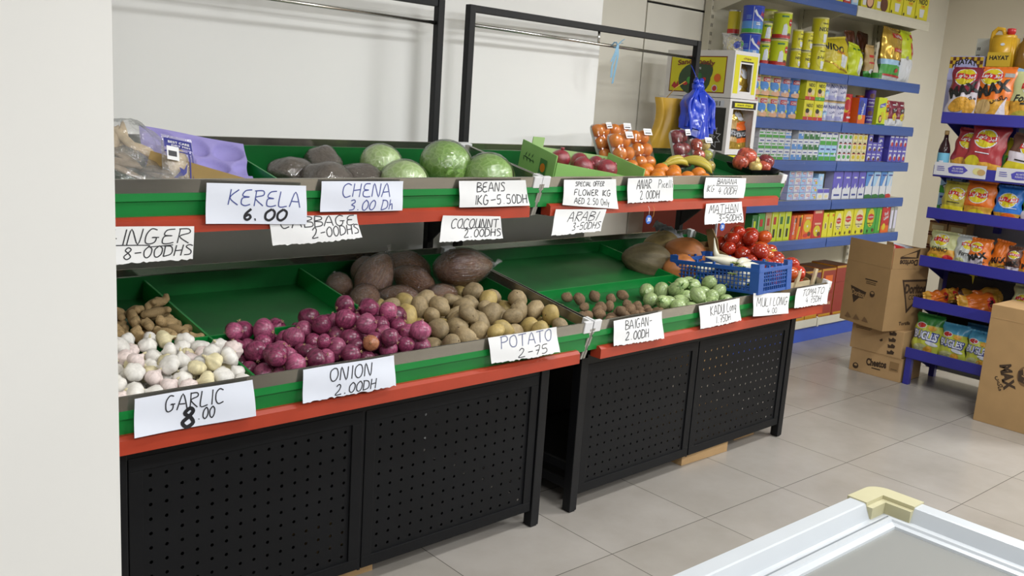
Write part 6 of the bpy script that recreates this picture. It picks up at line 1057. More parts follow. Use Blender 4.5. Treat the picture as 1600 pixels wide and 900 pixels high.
# ---- top shelf
Z0 = 2.63
for lb, x0, x1 in (('left', 7.286, 7.482), ('middle', 7.49, 7.70), ('rightmost', 7.708, 7.926)):
    carton('milk_powder_box', 'yellow milk box with a white glass on the top shelf, %s of three' % lb, x0, x1, Z0, .24, .12, P_yel, [T('NIDO', .11, .15, .15, .045, P_black, bold=.03), T('FORT', .12, .112, .07, .02, P_orange), ('poly', [(.075, .025), (.135, .025), (.15, .09), (.06, .09)], P_white), ('ell', .02, .02, .01, .012, P_black)], group='yellow milk boxes on the top shelf')
for lb, x0, x1, c1 in (('left', 6.83, 7.045, P_skin), ('right', 7.05, 7.275, P_brown)):
    carton('cereal_box', 'yellow box with a round cereal bowl on the top shelf, %s of two' % lb, x0, x1, Z0, .22, .10, P_yel, [('ell', .13, .055, .06, .055, P_brown), ('ell', .13, .055, .045, .04, c1), ('rect', .02, .02, .07, .07, P_white), ('rect', .02, .08, .06, .12, P_orange)], group='cereal boxes on the top shelf')
for i, c in enumerate((P_sky, P_yel, P_red, P_clbl)):
    carton('small_box', ('pale blue', 'yellow', 'red', 'ice blue')[i]+' small box above the tin shelf, cut off by the photo edge', 6.36+i*.11, 6.46+i*.11, Z0, .14, .08, c, [('rect', .02, .02, .08, .05, P_white)], group='small boxes on the top shelf')
# ---- baby food shelf
Z2 = 1.752
def cer(label, x, z, mt, lid, D=.118, h=.148):
    can('cereal_tin', label, x, z, D, h, [(1, mt)], [('rect', -.012, .098, .048, .128, P_red), T('CERE', .02, .112, .05, .018, P_white), ('ell', .0, .068, .034, .030, P_sky), ('ell', -.024, .088, .010, .010, P_sky), ('ell', .02, .02, .04, .018, P_skin), ('poly', [(.0, .05), (.012, .05), (.016, .03), (-.002, .03)], P_white), ('rect', -.04, .108, -.024, .128, P_white), ('ell', .045, .05, .012, .012, P_lime)], y=3.955, lid=lid, group='baby cereal tins')
for r_, z, nm in ((0, Z2, 'bottom row'), (1, Z2+.1485, 'top row')):
    for i, (x, mt, lid, c) in enumerate(((5.64, P_cream, P_yel2, 'yellow lid, at the left end'), (5.762, P_cream, P_yel2, 'yellow lid, second from left'), (5.888, P_cream, P_yel2, 'yellow lid, third from left'), (6.012, P_lav, P_lav, 'lavender, fourth'), (6.14, P_sky, P_sky, 'sky blue, fifth'))):
        cer('round baby cereal tin with a blue bear, %s, %s' % (c, nm), x+(0 if r_ == 0 else .008), z, mt, lid)
def nbox(label, x0, x1, z, base, num):
    carton('milk_box', label, x0, x1, z, .146, .10, P_yel, [('rect', 0, 0, .13, .025, base), T('NIDO', .075, .108, .085, .026, P_black, bold=.02), ('ell', .05, .052, .026, .026, P_skin), ('ell', .05, .068, .025, .018, P_black), ('ell', .095, .055, .02, .022, P_cream), T(num, .06, .012, .012, .018, P_white)], y=3.88, group='yellow growing-up milk boxes')
nbox('yellow box with a child and red base, top row', 6.228, 6.360, Z2+.1485, P_red, '3'); nbox('yellow box with a child and green base, the only one', 6.366, 6.498, Z2+.1485, P_grn, '4'); nbox('yellow box with a child and red base, bottom row left', 6.228, 6.360, Z2, P_red, '3'); nbox('yellow box with a child and red base, bottom row right', 6.366, 6.498, Z2, P_red, '3')
for r_, z, nm in ((0, Z2, 'bottom'), (1, Z2+.157, 'top')):
    for i, x in enumerate((6.570, 6.694, 6.822)):
        can('baby_milk_tin', 'white baby milk tin with blue lettering, %s row, %s of three' % (nm, ('left', 'middle', 'right')[i]), x, z, .112, .156, [(.25, P_lav), (.5, P_clbl if i == 0 else P_lav2), (1, P_lav2)], [('poly', [(-.04, .14), (.045, .14), (.0, .105)], P_white), T('NAN', .012, .112, .065, .026, P_mid, bold=.02), T('\ufee5\ufe8e\ufee7', .012, .072, .045, .022, P_mid), ('rect', -.035, .02, .04, .026, P_lav), ('ell', .02, .04, .01, .014, P_white)], y=3.955, lid=P_tan if r_ == 0 else P_lav2, group='white baby milk tins')
can('drink_jar', 'tall red drink jar beside the white baby tins', 6.955, Z2, .095, .225, [(1, P_red)], [('ell', -.01, .14, .035, .06, P_yel2), ('ell', .0, .14, .026, .045, P_red), ('rect', .0, .035, .05, .05, P_white), ('rect', -.03, .075, .04, .082, P_orange)], lid=P_red, cat='jar')
carton('drink_box', 'orange and blue drink box with slanted white lettering', 7.010, 7.128, Z2, .205, .07, P_blue, [('rect', 0, 0, .115, .07, P_orange), T('Ovaltine', .06, .10, .13, .035, P_white, rot=1.35, bold=.02), ('ell', .03, .05, .03, .02, P_yel2), ('ell', .04, .155, .03, .03, P_mid)], side=P_orange)
for lb, z in (('lower', Z2), ('upper', Z2+.115)):
    can('cocoa_jar', 'brown glass jar with an orange lid behind the drink box, %s one' % lb, 7.235, z, .07, .112, [(.82, P_brown), (1, P_orange)], [], y=4.0, lid=P_orange, cat='jar', group='brown jars')
    can('cocoa_tin', 'purple cocoa tin with white script, %s one of the stacked pair' % lb, 7.262, Z2 if lb == 'lower' else Z2+.138, .086, .137, [(1, P_purple)], [T('Cadbury', .005, .035, .055, .016, P_white, shear=.3), ('rect', -.03, .06, .03, .064, P_lav), ('ell', .0, .09, .02, .02, P_brown)], y=3.93, lid=P_purple, group='purple cocoa tins')
carton('drink_box', 'lime yellow drink box with a purple slanted label', 7.315, 7.455, Z2, .222, .06, P_lime, [('poly', [(.03, .135), (.12, .155), (.12, .185), (.03, .165)], P_violet), ('rect', .045, .152, .105, .160, P_white), ('ell', .055, .05, .028, .032, P_brown), ('ell', .055, .05, .018, .02, P_skin), ('poly', [(.07, .06), (.11, .05), (.10, .11), (.06, .10)], P_yel2), ('rect', .0, .0, .137, .012, P_dgrn)])
for lb, x, c in (('orange drink powder pouch, left of two maroon ones', 7.515, P_orange), ('maroon drink powder pouch, left one', 7.65, P_maroon), ('maroon drink powder pouch, last at the shelf end', 7.785, P_maroon)):
    cp('drink_pouch', lb, .125, .195, .05, lambda u, v, c=c: c if v > .30 else P_white, [('poly', [(-.03, .105), (.05, .115), (.05, .155), (-.03, .14)], P_black), T('Tang', .01, .13, .065, .028, P_white, rot=.12, bold=.02), ('ell', .0, .075, .032, .032, P_yel2), ('ell', .012, .068, .016, .018, P_tan), ('rect', -.03, .17, .02, .18, P_white)], (x, 3.915, Z2), (-.05, 0, 0), int(x*10), 'pouch', 'drink powder pouches')
# ---- small milk packs, three rows
Z3 = 1.452
def pack(label, x0, x1, z, h, c_top, c_low, grp, kind=0, y=3.885, d=.055):
    w_ = x1-x0
    art = [('rect', .002, h*.40, w_-.005, h*.52, c_low), ('rect', .002, .002, w_-.005, h*.28 if kind != 1 else h*.42, c_low), ('rect', w_*.2, h*.70, w_*.8, h*.80, P_mid), ('rect', w_*.55, h*.32, w_*.8, h*.5, P_white)]
    if kind == 2: art = [('ell', w_*.5, h*.42, w_*.3, h*.2, c_low), ('rect', w_*.15, h*.72, w_*.85, h*.8, P_red), ('ell', w_*.5, h*.85, w_*.25, h*.08, P_black)]
    if kind == 3: art = [('rect', w_*.15, h*.72, w_*.85, h*.82, P_white), ('ell', w_*.45, h*.36, w_*.28, h*.22, P_white), ('ell', w_*.55, h*.25, w_*.22, h*.16, c_low)]
    carton('milk_pack', label, x0, x1, z, h, d, c_top, art, y=y, group=grp, top=P_white)
ROWS = ('bottom row', 'middle row', 'top row')
for r_ in range(3):
    z = Z3+r_*.0785
    for i in range(5):
        c = P_sky if (i == 4 and r_ < 3) else P_grn
        pack('small white milk pack with green print, %s, %s from the left' % (ROWS[r_], ('first', 'second', 'third', 'fourth', 'fifth')[i]), 5.71+i*.083, 5.79+i*.083, z, .0775, P_white, c if i < 4 else P_sky, 'small white milk packs', 0)
    for i in range(5):
        if r_ == 2 and i == 0: continue
        c = P_sky if i < 2 else P_dgrn
        pack('small milk pack with %s base, middle block, %s, place %d' % ('blue' if i < 2 else 'deep green', ROWS[r_], i+1), 6.135+i*.076, 6.209+i*.076, z, .0775, P_white, c, 'small milk packs in the middle block', 1)
for r_ in range(2):
    for i in range(3):
        pack('taller milk pack with a green field and blue sky, %s row, %s' % (('lower', 'upper')[r_], ('left', 'middle', 'right')[i]), 6.52+i*.086, 6.604+i*.086, Z3+r_*.119, .118, P_clbl if r_ == 0 else P_white, P_grn, 'taller milk packs', 0)
for r_ in range(3):
    z = Z3+r_*.0785
    for i in range(3):
        pack('white juice pack with red and green print, %s, %s' % (ROWS[r_], ('left', 'middle', 'right')[i]), 6.79+i*.070, 6.858+i*.070, z, .0775, P_white, P_grn, 'white juice packs', 2)
    for i in range(3):
        pack('cream juice pack with yellow print, %s, %s' % (ROWS[r_], ('left', 'middle', 'right')[i]), 7.005+i*.078, 7.081+i*.078, z, .0775, P_cream, P_yel2, 'cream juice packs', 2)
    for i in range(3):
        if r_ == 2 and i > 0: continue
        pack('purple milk drink pack, %s, %s' % (ROWS[r_], ('left', 'middle', 'right')[i]), 7.252+i*.078, 7.328+i*.078, z, .0775, P_violet, P_brown, 'purple milk drink packs', 3)
for r_ in range(2):
    z = Z3+r_*.119
    pack('deep purple milk pack pushed back from the row edge, %s' % ('lower', 'upper')[r_], 7.50, 7.60, z, .112, P_violet, P_mid, 'deep purple milk packs', 3, y=3.93)
    for i in range(4):
        pack('purple milk pack with red berries, %s row, place %d from the left' % (('lower', 'upper')[r_], i+1), 7.612+i*.078, 7.688+i*.078, z, .118, P_violet, P_red, 'purple packs with red berries', 3)
# ---- cream tubs and milk cartons
Z4 = 1.148
for r_ in range(4):
    for i in range(5):
        if r_ == 3 and i == 4: continue
        x0 = 6.16+i*.082
        carton('cream_box', '%s cream box, %s, column %d' % ('white and yellow' if i == 4 else 'white and blue', ('lowest row', 'second row', 'third row', 'top row')[r_], i+1), x0, x0+.080, Z4+r_*.0565, .0555, .06, P_white if i % 2 else P_clbl, [('rect', .018, .028, .062, .044, P_red), ('rect', .022, .032, .058, .040, P_white), ('rect', .002, .002, .075, .010, P_lav), ('ell', .055, .018, .014, .01, P_yel2 if i == 4 else P_lav)], y=3.885, side=P_lav, group='small cream boxes')
for i in range(2): carton('cream_box', 'flat purple and white box at the right foot of the cream boxes, %s' % ('left', 'right')[i], 6.575+i*.09, 6.662+i*.09, Z4, .085, .06, P_white, [('rect', .002, .052, .083, .082, P_violet), ('ell', .045, .025, .025, .014, P_cream)], y=3.885, group='flat purple boxes')
carton('cream_box', 'tall pale blue box standing on the flat purple boxes', 6.575, 6.655, Z4+.0855, .115, .05, P_clbl, [('ell', .04, .08, .016, .018, P_white), ('rect', .02, .02, .06, .03, P_lav)], y=3.89)
def milkc(label, x0, x1, top, low, base, grp, kind):
    w_ = x1-x0-.003; h = .222
    o = carton('milk_carton', label, x0, x1, Z4, h, .075, top, ([('rect', 0, 0, w_, .075, P_white), ('poly', [(0, .075), (w_*.25, .095), (w_*.4, .08), (w_*.6, .13), (w_*.7, .085), (w_, .10), (w_, .07), (0, .07)], P_white), ('rect', w_*.2, .025, w_*.8, .04, low), ('rect', w_*.3, .165, w_*.75, .178, P_white)] if kind == 0 else [('rect', 0, 0, w_, .10, P_white), ('poly', [(w_*.3, .1), (w_*.75, .1), (w_, .2), (w_*.8, .2)], P_white), ('poly', [(0, 0), (w_, 0), (w_, .022), (w_*.6, .034), (0, .028)], base), ('rect', w_*.2, .185, w_*.9, .197, P_mid)]), y=3.885, side=P_lav, group=grp)
    b = MB(); b.lathe([(.013, 0), (.013, .014), (.011, .016), (.001, .016)], P_white if kind else P_lav, 12, xf=Matrix.Translation((w_*.5, .035, h))); b.build('screw_cap', o)
for i, (x0, x1) in enumerate(((6.79, 6.935), (6.945, 7.065), (7.075, 7.180), (7.190, 7.295))): milkc('tall milk carton with purple top and white splash, %s of four' % ('first', 'second', 'third', 'fourth')[i], x0, x1, P_violet, P_mid, P_violet, 'tall purple milk cartons', 0)
for i, (x0, x1) in enumerate(((7.305, 7.422), (7.430, 7.542), (7.550, 7.655), (7.662, 7.755))): milkc('tall light blue milk carton with %s, %s of four' % ('green base' if i < 3 else 'red base', ('first', 'second', 'third', 'last')[i]), x0, x1, P_clbl if i % 2 else P_sky, P_mid, P_dgrn if i < 3 else P_red, 'tall light blue milk cartons', 1)
# ---- tea shelf
Z5 = .845
def tea(label, x0, x1, h, mt, art, side=None, y=3.88, d=.13, z=Z5): carton('tea_box', label, x0, x1, z, h, d, mt, art, y=y, side=side)
def strip_art(w_, h, c): return [('rect', w_*.3, h*.55, w_*.7, h*.8, c), ('rect', w_*.35, h*.12, w_*.65, h*.4, P_black), ('rect', w_*.08, h*.1, w_*.14, h*.9, P_white)]
tea('narrow dark green tea box at the left end', 5.74, 5.808, .205, P_dgrn, strip_art(.065, .2, P_lime)); tea('narrow bright green tea box, second from the left', 5.812, 5.902, .215, P_grn, strip_art(.088, .215, P_red)); tea('narrow tan tea box between green and lime ones', 5.906, 5.985, .22, P_tan, strip_art(.077, .22, P_red))
for i in range(3): tea('narrow lime tea box with black lettering, %s of three' % ('left', 'middle', 'right')[i], 5.989+i*.088, 6.073+i*.088, .235-.005*i, P_lime, strip_art(.082, .23, P_red if i == 0 else P_dgrn))
tea('narrow red and orange tea box with slanted white lettering', 6.254, 6.332, .185, P_orange, [('rect', 0, 0, .03, .185, P_red), T('Brooke', .045, .10, .12, .02, P_white, rot=1.5), ('rect', .055, .13, .072, .17, P_brown)]); tea('narrow orange striped tea box', 6.336, 6.416, .187, P_orange, [('poly', [(.01, 0), (.03, 0), (.07, .187), (.05, .187)], P_yel2), ('poly', [(.04, 0), (.055, 0), (.08, .12), (.08, .16)], P_red), ('rect', .03, .1, .055, .17, P_brown)])
tea('wide orange tea box with a yellow glow and tea cups', 6.42, 6.555, .19, P_orange, [('ell', .065, .10, .05, .05, P_yel2), ('rect', .057, .09, .073, .106, P_white), ('ell', .05, .025, .035, .015, P_red), ('ell', .10, .035, .022, .018, P_brown), ('rect', .03, .155, .1, .17, P_skin)]); tea('wide red tea box with a yellow sun', 6.559, 6.705, .232, P_red, [('rect', .02, .195, .12, .215, P_skin), ('rect', .03, .105, .12, .12, P_skin), ('ell', .07, .055, .05, .045, P_yel2), ('ell', .10, .03, .025, .018, P_brown), ('rect', .055, .05, .072, .065, P_white)])
for i in range(2): tea('narrow yellow tea box seen end on, %s one' % ('left', 'right')[i], 6.712+i*.083, 6.79+i*.083, .195, P_yel, [('ell', .04, .09, .016, .03, P_cream), ('rect', .032, .07, .048, .11, P_brown), ('rect', .05, .165, .07, .185, P_orange)])
def lip(label, x0, x1, h, mt):
    w_ = x1-x0; tea(label, x0, x1, h, mt, [('ell', w_*.5, h*.58, w_*.32, h*.34, P_cream if mt is P_yel else P_yel2), ('poly', [(w_*.24, h*.54), (w_*.5, h*.48), (w_*.76, h*.54), (w_*.76, h*.68), (w_*.5, h*.74), (w_*.24, h*.68)], P_red), T('Lipton', w_*.5, h*.61, w_*.42, h*.08, P_white, bold=.02), T('YELLOW LABEL' if mt is P_yel else 'GREEN TEA', w_*.5, h*.38, w_*.6, h*.045, P_black), T('TEA', w_*.5, h*.30, w_*.2, h*.05, P_black), ('ell', w_*.8, h*.12, w_*.1, h*.07, P_brown), ('ell', w_*.3, h*.10, w_*.05, h*.06, P_black)])
lip('yellow tea box with a red label, smallest of three', 6.882, 7.010, .205, P_yel); lip('yellow tea box with a red label, middle of three', 7.014, 7.172, .222, P_yel); lip('yellow tea box with a red label, largest of three', 7.176, 7.370, .23, P_yel); lip('green tea box with a yellow oval and red label', 7.374, 7.55, .232, P_grn)
tea('plain green box end with a lime stripe', 7.553, 7.645, .228, P_grn, [('rect', .06, .02, .075, .2, P_lime)]); tea('tall red biscuit box with white lettering', 7.65, 7.79, .262, P_red, [T('Red', .075, .165, .06, .03, P_white, rot=.3), T('Label', .075, .13, .08, .03, P_white, rot=.3), ('rect', 0, 0, .137, .06, P_orange), ('ell', .05, .05, .03, .03, P_yel2), ('ell', .075, .225, .014, .014, P_white)])
P_clear = film('clear_plastic_tub', gloss=.5, rough=.15, body=.35)
for i in range(2): tea('grey translucent box at the right end, %s one' % ('left', 'right')[i], 7.796+i*.066, 7.858+i*.066, .215, P_grey, [('rect', .01, .03, .05, .19, P_lav2)])
tea('small yellow box lying behind the red tea box', 6.82, 6.93, .255, P_yel2, [('ell', .05, .22, .02, .02, P_cream)], y=4.03, d=.1); tea('dull orange box in the shadow behind the tea row', 6.50, 6.70, .25, P_brown, [('rect', .03, .2, .16, .235, P_orange)], y=4.04, d=.1)
# ---- base shelf boxes
def base(label, x0, x1, z, h, mt, art, side, sart, y=3.87, d=.24, top=None): carton('tea_chest_box', label, x0, x1, z, h, d, mt, art, y=y, side=side, sideart=sart, top=top or P_brown)
ZB = .175; P_dred = K_('#8f2b22'); P_amber = K_('#b98a2a'); P_plum = K_('#5d3048')
base('yellow and plum box at the bottom, first row left', 6.42, 6.60, ZB, .28, P_amber, [('rect', .03, .03, .14, .25, P_plum), ('rect', .05, .1, .12, .2, P_skin)], P_plum, [('rect', .03, .05, .2, .25, P_amber)])
base('yellow and plum box at the bottom, first row second', 6.605, 6.78, ZB, .27, P_amber, [('rect', .04, .04, .14, .24, P_plum), ('rect', .06, .1, .12, .2, P_lav2)], P_plum, [('rect', .03, .05, .2, .23, P_amber)])
base('maroon box with pale lettering at the bottom right', 6.785, 7.0, ZB, .20, P_dred, [('rect', .02, .01, .2, .03, P_amber), T('Red Medal', .105, .12, .15, .03, P_skin)], P_amber, [])
base('maroon box with pale lettering behind the cardboard stack', 7.01, 7.22, ZB, .28, P_dred, [('rect', .02, .01, .19, .03, P_amber)], P_amber, [])
base('long red box with yellow edges lying flat on the plum boxes', 6.43, 6.775, ZB+.281, .125, P_plum, [('rect', 0, .105, .34, .122, P_amber), ('rect', 0, 0, .02, .122, P_amber), T('Red Medal', .15, .06, .2, .03, P_skin)], P_dred, [('rect', .0, .105, .24, .122, P_amber), ('rect', .22, 0, .24, .122, P_amber), T('Red Medal', .12, .06, .12, .024, P_skin), ('ell', .03, .06, .016, .02, P_white)], d=.26)
base('red and amber box stacked on the small maroon box', 6.785, 7.0, ZB+.201, .21, P_dred, [('rect', 0, .19, .21, .207, P_amber), ('rect', 0, 0, .02, .207, P_amber), ('rect', .06, .03, .17, .15, P_orange)], P_orange, [('rect', .0, .19, .24, .207, P_amber)])
base('red and amber box stacked beside the cardboard stack', 7.01, 7.22, ZB+.281, .14, P_dred, [('rect', 0, .12, .2, .137, P_amber)], P_orange, [('rect', .0, .12, .24, .137, P_amber)])

# ============================================================ CARTONS BETWEEN STAND AND SHELVING
M_wcard = M('#d9d6d4', .6, var=.03); M_brown = M('#a58458', .75, var=.07, vscale=7, bump=.04, bscale=30); M_brown2 = M('#b39165', .75, var=.07, vscale=7); M_print = M('#3c2b1c', .7); M_hole = M('#2a201a', .8)
def window_carton(name, label, x0, y0, z0, W_, D_, H_, mt, hole, faceart, sideart, frame):
    """carton with a cut-out window in its front (-y); the printed long side faces -x"""
    o = thing(name, label, 'carton', (x0, y0, z0)); hx0, hx1, hz0, hz1 = hole; t = .005
    b = MB(); b.box(0, hx0, 0, t, 0, H_, mt); b.box(hx1, W_, 0, t, 0, H_, mt); b.box(hx0, hx1, 0, t, 0, hz0, mt); b.box(hx0, hx1, 0, t, hz1, H_, mt)
    decal(b, lambda x_, y_, o_: Vector((x_, -o_, y_)), faceart, .0008, 0); b.build('front_panel', o)
    b = MB(); b.box(0, t, t, D_, 0, H_, mt); decal(b, lambda x_, y_, o_: Vector((-o_, D_-x_, y_)), sideart, .0008, 0); b.build('side_panel', o)
    b = MB(); b.box(W_-t, W_, t, D_, 0, H_, mt); b.build('side_panel', o)
    b = MB(); b.box(t, W_-t, D_-t, D_, 0, H_, mt); b.build('rear_panel', o)
    b = MB(); b.box(t, W_-t, t, D_-t, 0, t, mt); b.build('base', o)
    b = MB(); b.box(0, W_, 0, D_, H_, H_+.004, mt); b.build('lid', o)
    return o
P_cyel = K_('#d6cf1c', .45); P_ctr = K_('#2f4a30', .5); P_cbrn = K_('#7a3a22', .5)
cuc = [('rect', .035, .025, .485, .255, P_cbrn), ('rect', .042, .032, .478, .248, P_cyel), ('ell', .24, .11, .13, .10, P_ctr), ('ell', .29, .14, .10, .07, P_ctr, None, .5), ('ell', .20, .10, .022, .022, P_grn), ('ell', .26, .08, .028, .022, P_grn), ('ell', .22, .14, .02, .018, P_dgrn), ('ell', .28, .13, .02, .02, P_dgrn), ('ell', .31, .10, .03, .015, P_red, None, .6), ('ell', .17, .08, .02, .012, P_red), T('Sandemosly', .245, .205, .30, .045, P_cbrn, arc=.012, bold=.03), T('CHIPS', .26, .178, .06, .014, P_white), ('ell', .425, .12, .026, .026, P_orange), ('ell', .41, .055, .022, .022, P_white), ('ell', .41, .055, .017, .017, P_red), ('poly', [(.06, .06), (.08, .09), (.10, .07), (.11, .10), (.12, .06), (.09, .045)], P_red)]
yc = window_carton('snack_carton', 'white carton with a yellow front and dark green vegetable picture, top of the stack', 4.935, 3.60, 1.853, .262, .54, .288, M_wcard, (.075, .195, .045, .215), [('rect', .012, .03, .062, .262, P_cyel), ('rect', .208, .03, .245, .262, P_cyel), ('rect', .012, .228, .245, .268, P_cyel), ('rect', .07, .225, .20, .232, P_black), T('chips', .13, .248, .08, .018, P_cbrn)], cuc, P_cyel)
tc_ = window_carton('snack_carton', 'white carton with a black starburst side and open front, below the yellow one', 4.93, 3.595, 1.500, .30, .585, .345, M_wcard, (.04, .265, .035, .285), [('rect', .02, .29, .28, .335, P_black), ('rect', .05, .30, .25, .325, P_cyel), T('snack chips', .15, .312, .15, .016, P_black)],
    [('rect', .38, .02, .56, .29, P_black), ('poly', [(.47+(.075 if i % 2 else .045)*math.cos(i*PI/9), .10+(.075 if i % 2 else .045)*math.sin(i*PI/9)) for i in range(18)], P_white), ('poly', [(.47+(.068 if i % 2 else .039)*math.cos(i*PI/9), .10+(.068 if i % 2 else .039)*math.sin(i*PI/9)) for i in range(18)], P_black), T('FAMILY', .47, .112, .06, .018, P_white, rot=-.4), T('PACK', .465, .088, .045, .018, P_white, rot=-.4), ('rect', .46, .295, .54, .335, P_white), ('rect', .47, .30, .474, .33, P_black), ('rect', .48, .30, .486, .33, P_black), ('rect', .492, .30, .495, .33, P_black), ('rect', .505, .30, .512, .33, P_black), ('poly', [(.38, .29), (.42, .29), (.45, .18), (.38, .22)], P_orange), ('poly', [(.0, .05), (.06, .05), (.06, .3), (.0, .3)], P_red), ('poly', [(.0, .20), (.05, .26), (.09, .22), (.06, .18), (.08, .12), (.0, .14)], P_cyel)], P_black)
rd = carton('snack_carton', 'red carton with a yellow wave and white edge, under the starburst carton', 4.93, 5.24, .865, .63, .62, K_('#8a3020', .5), [('poly', [(0, .42), (.13, .40), (.305, .46), (.305, .63), (0, .63)], P_cyel), ('ell', .23, .5, .06, .05, P_yel2), ('rect', 0, 0, .008, .63, P_white)], loc=(4.93, 3.595, .865), side=K_('#8a3020', .5), sideart=[('poly', [(0, .53), (.25, .50), (.62, .40), (.62, .63), (0, .63)], P_cyel), ('rect', .61, 0, .618, .63, P_white)], cat='carton')
carton('snack_carton', 'plain brown carton on the floor carrying the snack carton stack', 4.93, 5.24, 0, .862, .62, M_brown, [], loc=(4.93, 3.595, .0), cat='carton')
def filler(label, par_xyz, W_, H_, c1, c2, rot, txt=None):
    cp('chips_bag', label, W_, H_, .05, lambda u, v: c1 if v > .35 else c2, [('ell', 0, H_*.5, W_*.28, H_*.2, P_white)] if not txt else [('rect', -W_*.4, H_*.52, W_*.4, H_*.78, P_black), T(txt, 0, H_*.65, W_*.7, H_*.14, P_white)], par_xyz, rot, int(H_*100), 'chips', 'chip bags inside the open cartons')
filler('foil-yellow chip bag inside the window of the yellow carton, upper', (5.105, 3.655, 1.93), .15, .17, P_tan, P_gold, (-.3, .3, 0)); filler('yellow chip bag inside the window of the yellow carton, lower', (5.10, 3.65, 1.862), .17, .13, P_lidc, P_gold, (-.4, -.5, 0))
filler('black-labelled tortilla bag at the left inside the open carton', (5.05, 3.65, 1.506), .15, .20, P_tan, P_gold, (-.1, .05, 0), 'TORTILLA'); filler('orange-brown tortilla bag at the right inside the open carton', (5.165, 3.65, 1.506), .14, .19, P_orange, P_gold, (-.1, -.1, 0), 'TORTILLA'); filler('gold chip bag lying on top inside the open carton', (5.13, 3.68, 1.68), .18, .13, P_gold, P_gold, (-.3, .35, 0))
# cartons under the far stand
def under(label, x0, x1, y, h, d):
    o = carton('fruit_box', label, x0, x1, 0, h, d, M_brown2, [('ell', (x1-x0)*.35, h*.72, .016, .012, M_hole), ('ell', (x1-x0)*.85, h*.72, .016, .012, M_hole)], loc=(x0, y, 0), cat='carton', group='cartons under the stands')
under('tan carton pushed under the far stand near its middle', 3.615, 4.0, 2.69, .15, .35); under('tan carton under the far stand near its right leg', 4.17, 4.36, 2.77, .12, .3); under('tan carton under the nearer stand, corner peeping out', 1.56, 1.775, 2.66, .10, .3)

# ============================================================ CHIP RACK (end of the next aisle)
M_rack = M('#353490', .35, var=.06, vscale=5); M_rackp = M('#b5b6ac', .5, var=.03)
RX, RY = 6.2, 2.835; RZ = [1.862, 1.515, 1.235, .908, .618, .262]
RR = Matrix.Translation((RX, RY, 0)) @ Matrix.Rotation(-PI/2, 4, 'Z')
rk = thing('chip_rack', 'violet-blue metal chip rack facing the aisle, six stepped shelves of snack bags', 'rack'); rk.matrix_world = RR; RW = 1.0
for x in (0.006, RW-.046):
    b = MB(); b.box(x, x+.04, .01, .05, 0, .25, M_rack, .002); b.build('front_foot', rk)
    b = MB(); b.box(x, x+.04, .40, .44, 0, 2.1, M_rack, .002); b.build('upright', rk)
b = MB(); b.box(-.04, RW, .445, .46, .05, 2.37, M_rackp)
for i in range(30):
    for j in (0, 1): b.box(-.03+j*.012, -.024+j*.012, .4435, .445, .9+i*.048, .92+i*.048, M_slot)
b.build('back_panel', rk)
for i, z in enumerate(RZ):
    b = MB(); b.box(0, RW, .006, .40, z-.055, z-.045, M_rack, .001); s_ = b.build('shelf', rk)
    b = MB(); b.prism([(0, z-.07), (.006, z-.075), (.012, z-.055), (.008, z), (.0, z)], 'x', 0, RW, M_rack); b.build('front_lip', s_)
    for x in (.002, RW-.006):
        b = MB(); b.prism([(.40, z-.20), (.40, z-.05), (.03, z-.05)], 'x', x, x+.004, M_rack); b.build('bracket', s_)
    b = MB(); b.box(.30, .34, .36, .40, z-.15, z-.055, M_rack); b.build('centre_strut', s_)
def rloc(x, y, z): return tuple(RR @ Vector((x, y, z)))
# printed price strips on the second shelf
P_vio = K_('#4b48a8', .5); P_pale = K_('#c9c9cf', .5)
for lb, x0, x1 in (('left, under the red bags', .005, .34), ('right, under the brown bag', .40, .73)):
    b = MB(); b.box(x0, x1, -.0035, -.001, RZ[1]-.062, RZ[1]+.022, P_pale)
    decal(b, lambda x_, y_, o_: Vector((x0+x_, -.0035-o_, RZ[1]-.062+y_)), [('poly', [(.10, .02), (.13, .015), (.19, .02), (.22, .045), (.19, .07), (.12, .068), (.09, .05)], P_vio), T('ALL NATURAL', .155, .052, .07, .012, P_pale), T('POTATO CHIPS', .155, .034, .075, .011, P_pale), ('ell', .28, .045, .03, .022, P_lidc), ('ell', .305, .040, .026, .02, P_tan), ('rect', .02, .03, .07, .034, P_vio), ('rect', .02, .042, .07, .046, P_vio), ('rect', .02, .054, .065, .058, P_vio)], .0006, 0)
    o = tag(b.build('price_strip'), 'white and violet printed strip on the second rack shelf, '+lb, 'label strip', 'printed strips on the rack'); o.matrix_world = RR
L_red = K_('#a03238', .3, spec=.6); L_dk = K_('#7a1f33', .3, spec=.6); L_yel = K_('#cfc02c', .3); L_org = K_('#d86f20', .3, spec=.6); L_olive = K_('#a89c3a', .3); L_blue = K_('#2f74c8', .3); L_grn = K_('#58a52a', .3); L_chip = K_('#d09a35', .4, var=.25, vscale=40); L_pale = K_('#cfc7cf', .3); L_gy = K_('#b8bcb8', .3); L_br = K_('#5f4033', .35); L_fo = K_('#b9bb86', .35); L_teal = K_('#4e9cc2', .3); L_bgn = K_('#2f7a34', .3); L_bugy = K_('#b7bd4a', .35)
